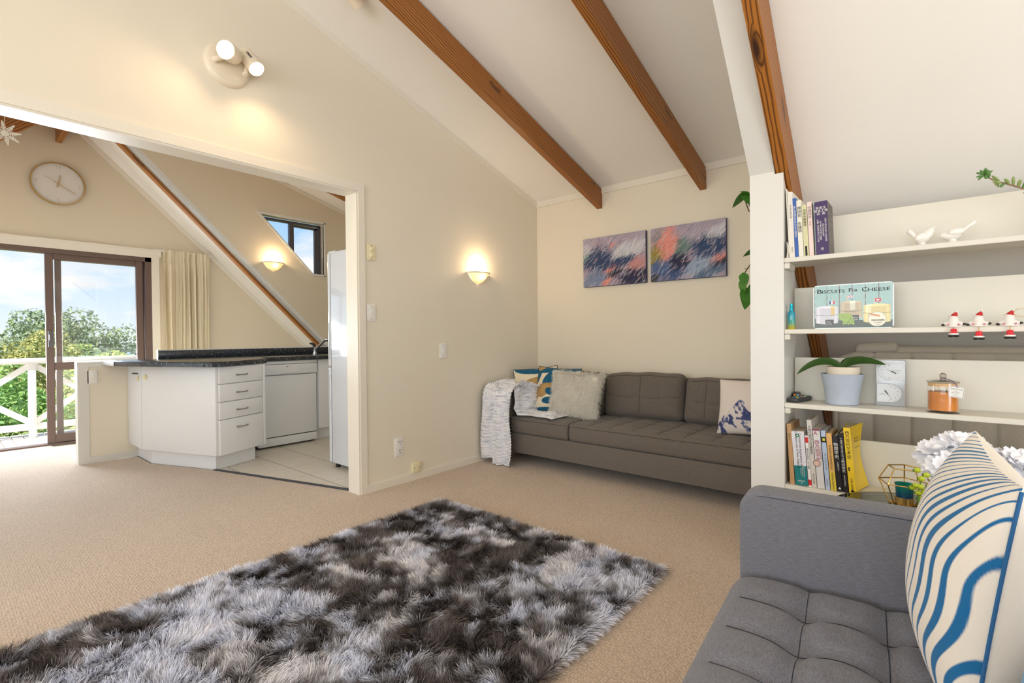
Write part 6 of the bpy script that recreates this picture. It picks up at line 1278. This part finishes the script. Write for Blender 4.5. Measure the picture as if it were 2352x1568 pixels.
obj('tag_border', G().box((-0.0215, -0.0009, -0.0355), (0.0185, -0.0006, -0.0348), Mt).box((-0.0215, -0.0009, 0.0018), (0.0185, -0.0006, 0.0025), Mt).box((-0.0215, -0.0009, -0.0355), (-0.0208, -0.0006, 0.0025), Mt).box((0.0178, -0.0009, -0.0355), (0.0185, -0.0006, 0.0025), Mt), MT['ribbon'], tgo, smooth=0)
g = G()
for b_, s_, z_ in (('GLASSHOUSE', 0.0055, -0.006), ('Tahaa', 0.0050, -0.0155), ('Affogato Caramel', 0.0034, -0.020), ('60g', 0.0034, -0.026), ('made in Australia', 0.0030, -0.0315)): text(g, b_, s_, Mt @ Vector((-0.0015, -0.0010, z_)), (Mt.to_3x3() @ Vector((1, 0, 0))), (Mt.to_3x3() @ Vector((0, 0, 1))))
obj('lettering', g, MT['inkgrey'], tgo, smooth=0)
# ------------------------------------------------------------------ upholstered backrest in the bay behind the shelves
MT['taupe'] = fabric('backrest_cloth', (200, 190, 174), 0.82, 1.12)
ab = thing('daybed', 'beige tufted daybed backrest standing behind the open shelves', 'daybed', (0.7, 3.1, 0))
seams = [-0.345, -0.20, -0.060, 0.085, 0.225, 0.37, 0.51, 0.66, 0.80, 0.94, 1.08, 1.22]
def abdisp(P):
    D = np.zeros_like(P); fr = np.clip((-P[:, 1] - 0.045) / 0.02, 0, 1); tp_ = np.clip((P[:, 2] - 0.30) / 0.03, 0, 1); gx = np.min(np.abs((P[:, 0] + 0.47)[:, None] - np.array(seams)[None]), 1)
    gr = np.exp(-(gx / 0.006) ** 2); D[:, 1] = fr * (0.010 * gr - 0.010 * np.clip(gx / 0.07, 0, 1)); D[:, 2] = -tp_ * 0.006 * gr
    D[:, 2] -= np.clip((-0.75 - P[:, 0]) / 0.08, 0, 1) * tp_ * 0.03; return D
obj('backrest', placed(softbox(0.84, 0.065, 0.33, 0.03, 0.008, abdisp), (0.47, 3.015, 0.640)), MT['taupe'], ab, smooth=80)
obj('rear_cushion', placed(softbox(0.80, 0.05, 0.10, 0.04, 0.03), (0.52, 3.14, 0.895)), MT['taupe'], ab, smooth=80)
obj('flap', placed(softbox(0.09, 0.05, 0.03, 0.028, 0.02), (-0.20, 3.12, 0.985), Matrix.Rotation(R(-3), 4, 'Y')), MT['taupe'], ab, smooth=80)
obj('base', placed(softbox(0.84, 0.10, 0.15, 0.02, 0.05), (0.47, 3.05, 0.155)), MT['taupe'], ab)
# ------------------------------------------------------------------ near sofa
MT['sofa2'] = fabric('sofa_cloth_grey', (122, 122, 130), 0.66, 1.28, 1.0, bump=0.3)
MT['seam2'] = mat('seam_dark', (62, 64, 76), 0.9, var=0.1)
NM = Matrix.Translation((-0.405, 1.462, 0)) @ Matrix.Rotation(R(4.6), 4, 'Z')
ns = thing('sofa', 'grey tufted sofa in the foreground with a square arm', 'sofa', M=NM)
# arm: rounded front corner profile in (x, z), piping along both faces
def arm_prof(x0, x1, z0, z1, r, n=9):
    return [(x0, z0), (x1, z0), (x1, z1)] + [(x0 + r - r * sin(pi / 2 * i / n), z1 - r + r * cos(pi / 2 * i / n)) for i in range(n + 1)]
bm = bmesh.new(); pf = arm_prof(0.0, 0.88, 0.10, 0.628, 0.055); v0 = [bm.verts.new((x, 0.0, z)) for x, z in pf]; f = bm.faces.new(v0); ret = bmesh.ops.extrude_face_region(bm, geom=[f])
for q in ret['geom']:
    if isinstance(q, bmesh.types.BMVert): q.co.y = 0.095
bmesh.ops.bevel(bm, geom=[e_ for e_ in bm.edges if abs(e_.verts[0].co.y - e_.verts[1].co.y) < 1e-6], offset=0.012, segments=3, profile=0.5, affect='EDGES')
obj('arm', G().bm(bm), MT['sofa2'], ns, smooth=50, local=True)
pin = arm_prof(0.014, 0.87, 0.40, 0.618, 0.048)[2:] + [(0.014, 0.36)]
obj('arm_seam', G().tube([(x, 0.0015, z) for x, z in pin], 0.0016, 5), MT['seam2'], ns, local=True)
SD, SW = 0.74, 1.9; tx_ = [0.172, 0.327, 0.482, 0.637]; ty_ = [-0.148, -0.300, -0.452, -0.604, -0.756, -0.908, -1.06, -1.21, -1.36, -1.51, -1.66]
def ndisp(P):
    D = np.zeros_like(P); X = P[:, 0] + SD / 2 - 0.012; Y = P[:, 1] - SW / 2 - 0.004; tp_ = np.clip((P[:, 2] - 0.045) / 0.025, 0, 1)
    gx = np.min(np.abs(X[:, None] - np.array(tx_)[None]), 1); gy = np.min(np.abs(Y[:, None] - np.array(ty_)[None]), 1)
    gr = np.maximum(np.exp(-(gx / 0.0045) ** 2), np.exp(-(gy / 0.0045) ** 2)); wide = np.maximum(np.exp(-(gx / 0.022) ** 2), np.exp(-(gy / 0.022) ** 2)); tf = np.exp(-(gx ** 2 + gy ** 2) / 0.038 ** 2)
    ed = np.clip(X / 0.10, 0, 1); ed2 = np.clip(-Y / 0.10, 0, 1)
    D[:, 2] = tp_ * (0.010 - (0.0020 * gr + 0.013 * wide) * np.minimum(ed, ed2) ** 0.5 - 0.020 * tf * ed * ed2 - 0.014 * (1 - ed) ** 2); return D
obj('seat_cushion', placed(softbox(SD / 2, SW / 2, 0.085, 0.045, 0.0085, ndisp), (SD / 2 - 0.012, -SW / 2 - 0.004, 0.318)), MT['sofa2'], ns, smooth=80, local=True)
Mq = NM @ Matrix.Translation((SD / 2 - 0.012, -SW / 2 - 0.004, 0.318))
LX = lambda X: X - SD / 2 + 0.012
LY = lambda Y: Y + SW / 2 + 0.004
seam('seam', ns, ndisp, Mq, [[(LX(t_), LY(-0.030 - 1.2 * q / 150), 0.085) for q in range(151)] for t_ in tx_] + [[(LX(0.030 + 0.66 * q / 90), LY(t_), 0.085) for q in range(91)] for t_ in ty_[:7]], 0.0011, MT['seam2'])
obj('base', placed(softbox(0.42, SW / 2 + 0.04, 0.065, 0.015, 0.05), (0.445, -SW / 2 + 0.04, 0.168)), MT['sofa2'], ns, local=True)
obj('backrest', placed(softbox(0.075, SW / 2 + 0.04, 0.19, 0.04, 0.05), (0.80, -SW / 2 + 0.04, 0.46)), MT['sofa2'], ns, local=True)
for x in (0.08, 0.80):
    for y in (0.04, -1.8): obj('foot', G().cyl((x, y, 0), (x, y, 0.106), 0.018, 0.025, 14), MT['black'], ns, local=True)
# ------------------------------------------------------------------ striped cushion and its neighbour
MT['stripe'] = vcol('striped_linen', 0.9, 0.15, bump=0.3, bscale=900, sheen=0.15)
BLUE, LINEN = lin((34, 108, 160)), lin((240, 230, 216))
def stripes(u, v, sd):
    # wavy vertical bands: the phase field bends along the height
    if sd > 0: return LINEN
    t_ = max(0.0, v - 0.56); ph = 13.5 * (u - 2.6 * t_ * t_ * (1.25 - 0.5 * u) + 0.040 * (0.4 + u) * sin(2 * pi * 1.22 * v + 0.5) + 0.012 * sin(15 * v + 6 * u))
    fl_ = math.floor(ph); fr = ph - fl_; wd = max(0.08, 0.16 + 0.07 * sin(2 * pi * 1.22 * v + 2.2 + 0.8 * fl_) + 0.04 * sin(3.7 * fl_)); k = min(1.0, max(0.0, (wd - abs(fr - 0.5)) / 0.05 + 0.5))
    return tuple(a_ * k + b_ * (1 - k) for a_, b_ in zip(BLUE, LINEN))
def patch(u, v, sd):
    d = sin(7 * u + 3 * sin(5 * v)) + sin(9 * v + 2 * u); return lin((38, 116, 176)) if d > 0.55 else lin((232, 236, 244)) if d > -1.2 else lin((120, 170, 210))
# local x = across (far to near), y = through (front is -y), z = up
def placed_cushion(name, label, far_top, near_top, down, w, h, t_, m, col, cord, n, pinch=0.08, puff=0.5):
    A, B = Vector(far_top), Vector(near_top); x_ = (B - A).normalized(); z_ = -(Vector(down) - x_ * Vector(down).dot(x_)).normalized(); y_ = z_.cross(x_); c = (A + B) / 2 - z_ * h / 2
    M = Matrix(((x_.x, y_.x, z_.x, c.x), (x_.y, y_.y, z_.y, c.y), (x_.z, y_.z, z_.z, c.z), (0, 0, 0, 1)))
    t = thing(name, label, 'cushion', M=M); obj('cover', pillow(w, h, t_, n, n, col, pinch, puff), m, t, smooth=80, local=True)
    if cord: obj('piping', G().tube([(w / 2 * (1 - pinch * (1 - q * q)) + 0.001, 0, q * h / 2) for q in [-1 + 1.96 * i / 30 for i in range(31)]], 0.003, 6), cord, t, local=True)
    return t
MT['bluepipe'] = mat('piping_blue', (44, 100, 150), 0.8, var=0.1)
placed_cushion('cushion', 'cream cushion with wavy blue stripes standing on the grey sofa', (0.080, 1.435, 0.850), (0.106, 1.045, 0.835), (-0.13, 0.02, -1), 0.42, 0.44, 0.19, MT['stripe'], stripes, MT['bluepipe'], 300)
placed_cushion('cushion', 'white cushion with blue patches behind the wavy striped one', (0.19, 1.03, 0.80), (0.20, 0.62, 0.79), (-0.16, 0, -1), 0.42, 0.40, 0.15, MT['stripe'], patch, None, 90)
# ------------------------------------------------------------------ round glass side table
GC, GR, GZ = (-0.005, 2.125), 0.262, 0.445
gt = thing('glass_table', 'round glass side table between the grey sofa and the shelves', 'table', (*GC, 0))
def tglass():
    m, t, b = new_mat('table_glass'); t.nodes.remove(b); o = t.nodes[0]
    tr = node(t, 'ShaderNodeBsdfTransparent', {0: (*lin((200, 208, 190)), 1)}); gl = node(t, 'ShaderNodeBsdfGlossy', {0: (1, 1, 1, 1), 'Roughness': 0.01}); fz = node(t, 'ShaderNodeFresnel', {0: 1.5})
    t.links.new(node(t, 'ShaderNodeMixShader', {0: fz.outputs[0], 1: tr.outputs[0], 2: gl.outputs[0]}).outputs[0], o.inputs[0]); return m
MT['tglass'] = tglass(); MT['glassedge'] = mat('glass_edge', (60, 92, 84), 0.1, trans=0.5, var=0.02)
obj('top', G().lathe([(0, 0), (GR - 0.002, 0), (GR, 0.003), (GR, 0.008), (GR - 0.002, 0.010), (0, 0.010)], (*GC, GZ), 72), MT['tglass'], gt)
obj('edge', G().tube([(GC[0] + (GR + 0.0006) * cos(2 * pi * i / 72), GC[1] + (GR + 0.0006) * sin(2 * pi * i / 72), GZ + 0.005) for i in range(72)], 0.0045, 6, closed=True), MT['glassedge'], gt)
for i in range(3):
    a_ = R(50 + 120 * i); c_, s_ = cos(a_), sin(a_); obj('leg', G().tube([(GC[0] + 0.19 * c_, GC[1] + 0.19 * s_, 0.0), (GC[0] + 0.10 * c_, GC[1] + 0.10 * s_, 0.22), (GC[0] + 0.19 * c_, GC[1] + 0.19 * s_, GZ - 0.002)], 0.008, 10), MT['steel'], gt)
    obj('pad', G().cyl((GC[0] + 0.19 * c_, GC[1] + 0.19 * s_, GZ - 0.004), (GC[0] + 0.19 * c_, GC[1] + 0.19 * s_, GZ), 0.03, k=20), MT['steel'], gt)
obj('lower_shelf', G().lathe([(0, 0), (0.115, 0), (0.115, 0.008), (0, 0.008)], (*GC, 0.216), 40), MT['tglass'], gt)
TZ = GZ + 0.010
# geometric wire holder with a votive glass
WC = (-0.062, 2.215)
gh = thing('wire_candle_holder', 'gold wire geometric candle holder on the glass table', 'candle holder', (*WC, TZ))
k5 = lambda r, z, o_, n=5: [Vector((WC[0] + r * cos(R(o_ + 360 / n * i)), WC[1] + r * sin(R(o_ + 360 / n * i)), TZ + z)) for i in range(n)]
lo, mi, up = k5(0.046, 0.003, 20), k5(0.078, 0.080, 20), k5(0.048, 0.133, 20)
for q in range(5):
    for a_, b_ in ((lo[q], lo[(q + 1) % 5]), (mi[q], mi[(q + 1) % 5]), (up[q], up[(q + 1) % 5]), (lo[q], mi[q]), (mi[q], up[q])): obj('wire', G().cyl(a_, b_, 0.0021, k=8), MT['gold'], gh)
    obj('spoke', G().cyl(lo[q], (WC[0], WC[1], TZ + 0.003), 0.0021, k=8), MT['gold'], gh)
obj('cup', G().lathe([(0, 0.004), (0.027, 0.004), (0.027, 0.030), (0.025, 0.030), (0.025, 0.008), (0, 0.008)], (*WC, TZ), 28), MT['gold'], gh)
vt = thing('votive_glass', 'teal to blue votive glass held in the gold wire holder', 'candle', (*WC, TZ + 0.0085))
def votive_mat():
    m, t, b = new_mat('votive_fade'); sp = node(t, 'ShaderNodeSeparateXYZ', {0: coords(t)}); r = ramp(t, node(t, 'ShaderNodeMath', {0: sp.outputs['Z'], 1: 14.0}, operation='MULTIPLY').outputs[0], [(0.30, lin((16, 74, 128))), (0.55, lin((10, 112, 132))), (0.85, lin((28, 158, 136)))]); t.links.new(r.outputs[0], b.inputs['Base Color']); b.inputs['Roughness'].default_value = 0.12; b.inputs['Transmission Weight'].default_value = 0.35; b.inputs['Coat Weight'].default_value = 0.4; return m
obj('glass', G().lathe([(0, 0.0), (0.024, 0.0), (0.0245, 0.02), (0.0275, 0.060), (0.029, 0.068), (0.0270, 0.068), (0.025, 0.055), (0.022, 0.008), (0, 0.008)], (*WC, TZ + 0.0085), 32), votive_mat(), vt)
obj('candle', G().lathe([(0, 0.008), (0.0215, 0.008), (0.0232, 0.040), (0, 0.040)], (*WC, TZ + 0.0085), 24), mat('teal_wax', (30, 140, 130), 0.5, var=0.03), vt)
# flowers in a white vase behind the striped cushion
VC = (0.115, 2.115)
vf = thing('flower_vase', 'white peonies and green berries in a vase behind the striped cushion', 'flowers', (*VC, TZ))
obj('vase', G().lathe([(0, 0), (0.035, 0.0), (0.042, 0.03), (0.040, 0.08), (0.026, 0.115), (0.030, 0.125), (0.026, 0.125), (0.022, 0.112), (0, 0.110)], (*VC, TZ), 32), MT['glaze'], vf)
MT['petal'] = mat('petal_white', (250, 249, 253), 0.7, var=0.01, sheen=0.3); MT['leafy'] = mat('leaf_fresh', (92, 140, 50), 0.5, var=0.1); MT['berry'] = mat('berry_green', (186, 200, 44), 0.3, var=0.12, vscale=50)
def petal_geo():
    g = G()
    def f(u, v):
        a_ = (u - 0.5) * 1.9; rr = 0.048 * (0.25 + v) * (1 + 0.10 * sin(u * 17) * v); zz = 0.060 * v ** 1.3 * (1 - 0.1 * sin(u * 23) * v)
        return (0.026 * v + rr * 0.72 * cos(a_) - 0.01, rr * sin(a_), zz)
    return g.grid(f, 12, 7)
pg0 = None
for (bx, by, bz, rr, tlt) in ((0.028, 2.165, 0.665, 0.82, (-0.25, -0.4, 1)), (0.085, 2.190, 0.690, 0.86, (0.05, -0.35, 1)), (0.215, 2.130, 0.655, 0.84, (0.4, -0.4, 1)), (0.045, 2.090, 0.632, 0.74, (-0.35, -0.7, 0.8)), (0.150, 2.180, 0.668, 0.78, (0.1, 0.1, 1))):
    bl = obj('blossom', G().ball((bx, by, bz + 0.012), 0.022 * rr, 14, 10), MT['petal'], vf); obj('stem', G().tube([(VC[0], VC[1], TZ + 0.11), ((VC[0] + bx) / 2, (VC[1] + by) / 2, TZ + 0.15), (bx, by, bz)], 0.0035, 6), MT['leafy'], vf)
    qd = Vector(tlt).normalized().to_track_quat('Z', 'Y').to_matrix().to_4x4(); B0 = WM[vf.name].inverted() @ Matrix.Translation((bx, by, bz)) @ qd
    for ring, (nP, lean_, sc_) in enumerate(((5, 0.05, 0.62), (6, 0.42, 0.85), (7, 0.86, 1.0))):
        for i in range(nP):
            M = B0 @ Matrix.Rotation(2 * pi * (i + 0.37 * ring) / nP + random.uniform(-0.15, 0.15), 4, 'Z') @ Matrix.Rotation(lean_ + random.uniform(-0.12, 0.12), 4, 'Y') @ Matrix.Diagonal((sc_ * rr,) * 3 + (1,))
            if pg0 is None: pg0 = obj('petal', G().add([tuple(WM[bl.name] @ Vector(p)) for p in petal_geo().v], petal_geo().f), MT['petal'], bl, smooth=80); pg0.matrix_local = M
            else: part_copy(pg0, bl, M)
pg1 = obj('bud', G().tube([(0.075, 2.135, 0.668), (0.082, 2.125, 0.680), (0.089, 2.118, 0.687)], [0.002, 0.004, 0.001], 6), MT['redglaze'], vf)
bst = obj('berry_stem', G().tube([(VC[0], VC[1], TZ + 0.11), (0.04, 2.04, 0.60), (-0.01, 1.985, 0.625), (-0.022, 1.975, 0.57), (-0.02, 1.97, 0.51)], 0.002, 6), MT['leafy'], vf)
br0 = None
for (dx, dz) in ((-0.018, 0.634), (0.004, 0.624), (-0.008, 0.612), (0.012, 0.592), (-0.022, 0.590), (-0.010, 0.588), (-0.030, 0.577), (-0.002, 0.570), (-0.016, 0.566), (-0.010, 0.548)):
    p = Vector((dx - 0.006, 1.965 + 0.02 * random.random(), dz)); b_ = obj('berry', G().ball(p, (0.0088, 0.0085, 0.0078), 14, 10), MT['berry'], vf)
    g = G()
    for i in range(5): a_ = 2 * pi * i / 5; g.add([p + Vector((-0.006, -0.003 * cos(a_), 0.003 * sin(a_))), p + Vector((-0.014, 0.006 * cos(a_) - 0.002, 0.006 * sin(a_) - 0.003)), p + Vector((-0.006, 0.003 * cos(a_), 0.004))], [(0, 1, 2)])
    obj('sepal', g, MT['leafy'], b_, smooth=0)
# ------------------------------------------------------------------ succulent trailing in from the right on the top shelf
sp_ = thing('succulent', 'trailing succulent reaching in from a pot on the top shelf', 'potted plant', (0.42, 2.50, Z1))
obj('pot', G().lathe([(0, 0), (0.045, 0.0), (0.055, 0.09), (0.060, 0.095), (0.055, 0.095), (0.05, 0.085), (0, 0.082)], (0.42, 2.50, Z1), 28), MT['plate'], sp_)
path = [Vector(p) for p in ((0.42, 2.50, Z1 + 0.085), (0.37, 2.47, Z1 + 0.135), (0.31, 2.455, Z1 + 0.145), (0.262, 2.45, Z1 + 0.160), (0.225, 2.448, Z1 + 0.182), (0.185, 2.446, Z1 + 0.205), (0.157, 2.445, Z1 + 0.228))]
obj('stem', G().tube(path, [0.004, 0.004, 0.0035, 0.003, 0.0028, 0.0025, 0.002], 8), mat('succulent_stem', (150, 118, 92), 0.6, var=0.1), sp_)
MT['succ'] = mat('succulent_leaf', (150, 168, 104), 0.45, var=0.22, vscale=18); MT['succ2'] = mat('succulent_tip', (96, 140, 74), 0.45, var=0.15, vscale=18)
def fat_leaf(): return G().tube([(0, 0, 0), (0.006, 0, 0.001), (0.016, 0, 0.001), (0.026, 0, 0), (0.031, 0, -0.001)], [0.0015, 0.0045, 0.0062, 0.0048, 0.0006], 8)
f0 = None
def leaf_at(p, d, k, m):
    global f0
    M = WM[sp_.name].inverted() @ aim(p, d) @ Matrix.Diagonal((k, k, k * 0.7, 1))
    o = obj('leaf', fat_leaf(), m, None, smooth=70, local=True); o.parent = sp_; o.matrix_local = M; WM[o.name] = WM[sp_.name] @ M
for i in range(7):
    a_ = 2 * pi * i / 7; leaf_at(path[-1] + Vector((0, 0, 0.003 * (i % 2))), (0.75 * cos(a_) - 0.35, -0.45 * abs(sin(a_ * 1.3)) - 0.1, 0.75 * sin(a_) + 0.25), 0.85, MT['succ2'])
for i in range(17):
    t_ = 0.15 + 0.78 * i / 16; s_ = t_ * 6; k_ = int(s_); p = path[k_].lerp(path[min(k_ + 1, 6)], s_ - k_); leaf_at(p, (random.uniform(-0.5, 0.5), random.uniform(-0.9, 0.2), random.choice((-1, 1)) * random.uniform(0.4, 1)), random.uniform(0.8, 1.15), MT['succ2'] if i % 4 == 0 else MT['succ'])
# ------------------------------------------------------------------ trees, hedge and a neighbour's house beyond the deck
MT['foliage'] = vcol('foliage', 0.6, 0.25, trans=0.35); MT['bark2'] = mat('tree_bark', (98, 84, 70), 0.9, var=0.25, vscale=12, bump=0.6, bscale=20)
def tree(name, label, x, y, top, rad, hgt, base, NL, size, seed, cat='tree', group='trees beyond the deck', flat=1.0):
    """crown of leaf blades gathered on many small boughs; trunk below"""
    r_ = np.random.default_rng(seed); t = thing(name, label, cat, (x, y, -3.4), 0, group); cz = top - hgt / 2
    nb = 46; q = r_.standard_normal((nb, 3)); q /= np.linalg.norm(q, axis=1, keepdims=True); rr = r_.random((nb, 1)) ** 0.4; bc = q * rr * np.array([rad * flat, rad, hgt / 2]) * 0.82
    NL = int(NL * 1.7); bi = r_.integers(0, nb, NL); o = r_.standard_normal((NL, 3)); o /= np.linalg.norm(o, axis=1, keepdims=True); br = rad * 0.30 * (0.7 + 0.5 * r_.random((nb, 1)))
    P = bc[bi] + o * br[bi] * np.array([1, 1, 0.8]) * (0.75 + 0.3 * r_.random((NL, 1))); n_ = o + 0.7 * r_.standard_normal((NL, 3)) + np.array([0, 0, 0.5]); n_ /= np.linalg.norm(n_, axis=1, keepdims=True)
    a_ = np.cross(n_, r_.standard_normal((NL, 3))); a_ /= np.linalg.norm(a_, axis=1, keepdims=True); b_ = np.cross(n_, a_); s_ = 0.62 * size * (0.6 + 0.8 * r_.random((NL, 1)))
    V = np.stack([P - a_ * s_, P + b_ * s_ * 0.5, P + a_ * s_, P - b_ * s_ * 0.5], 1).reshape(-1, 3) + np.array([x, y, cz]); Q = np.arange(NL * 4).reshape(-1, 4)
    c = (np.array(lin(base)) * 1.25 + 0.12) * (0.62 + 0.66 * r_.random((NL, 1))) * (0.75 + 0.5 * r_.random((nb, 1)))[bi]; c = c * (1 + np.array([0.25, 0.08, -0.25]) * (r_.random((NL, 1)) - 0.4))
    fast_mesh('crown', V, Q, MT['foliage'], t, np.repeat(np.clip(c, 0, 1), 4, 0), kind='stuff')
    obj('trunk', G().tube([(x, y, -3.4), (x + 0.1, y, (cz - 3.4) / 2), (x, y, cz)], [0.16, 0.13, 0.06], 10), MT['bark2'], t)
TR = [('broadleaf_tree', 'bright green bushy tree at the far left of the door view', -13.5, 0.55, 1.55, 1.5, 4.6, (108, 148, 52), 9000, 0.085, 1),
      ('conifer_tree', 'olive green cypress-like tree beyond the deck rail', -16.5, 1.55, 1.72, 1.3, 4.6, (142, 144, 64), 8000, 0.085, 2),
      ('spreading_tree', 'distant grey-green spreading tree, the tallest in the view', -34.0, 4.7, 2.95, 3.6, 6.0, (120, 138, 96), 9000, 0.16, 3),
      ('broadleaf_tree', 'sunlit yellow-green tree behind the door stile', -15.0, 2.7, 1.12, 1.5, 4.2, (158, 172, 62), 9000, 0.085, 4),
      ('broadleaf_tree', 'sunlit yellow-green tree in the middle of the fixed pane', -14.0, 3.6, 1.22, 1.5, 4.2, (168, 178, 66), 9000, 0.085, 5),
      ('broadleaf_tree', 'sunlit lime tree at the door jamb side of the pane', -13.5, 4.6, 1.30, 1.5, 4.4, (176, 182, 60), 9000, 0.085, 6),
      ('hedge_shrub', 'dark leafy shrub below the deck rail, left of the post', -11.2, 0.35, -0.10, 1.2, 2.8, (104, 122, 66), 8000, 0.06, 7),
      ('hedge_shrub', 'leafy shrub below the deck rail behind the white post', -11.4, 1.35, 0.05, 1.15, 2.8, (122, 140, 66), 8000, 0.06, 8),
      ('hedge_shrub', 'yellow-green shrub below the deck rail behind the door leaf', -11.0, 2.3, -0.02, 1.1, 2.8, (158, 168, 62), 8000, 0.06, 9),
      ('broadleaf_tree', 'mid green tree between the olive tree and the door stile', -19.5, 3.0, 1.25, 1.9, 4.5, (132, 152, 74), 8000, 0.10, 10),
      ('broadleaf_tree', 'shadowy green tree low behind the left-hand shrubs', -15.5, -0.6, 0.7, 1.9, 4.2, (96, 128, 60), 8000, 0.09, 11)]
for a_ in TR: tree(*a_, cat='shrub' if 'shrub' in a_[0] else 'tree')
hl = G().grid(lambda u, v: (-70 - 20 * v, -30 + 120 * u, -3.4 + v * (3.9 + 1.0 * sin(7 * u + 1) + 0.5 * sin(23 * u))), 60, 6); struct('hills', hl, mat('far_hills', (134, 156, 160), 0.95, var=0.1, vscale=0.2))
hs = thing('neighbour_house', 'white weatherboard house corner low beyond the garden', 'house', (-12.6, 2.35, -3.4))
obj('wall', G().box((-13.0, 1.90, -3.4), (-12.6, 2.75, 0.30)), MT['rail'], hs, smooth=0); obj('window', G().box((-12.60, 2.02, 0.06), (-12.585, 2.42, 0.24)), mat('pale_window', (196, 214, 228), 0.2, var=0.05), hs, smooth=0); obj('roof', G().prism([(1.85, 0.30), (2.8, 0.30), (2.8, 0.34), (1.85, 0.34)], 0, -13.05, -12.55), mat('pale_roof', (214, 210, 206), 0.6, var=0.05), hs, smooth=0)
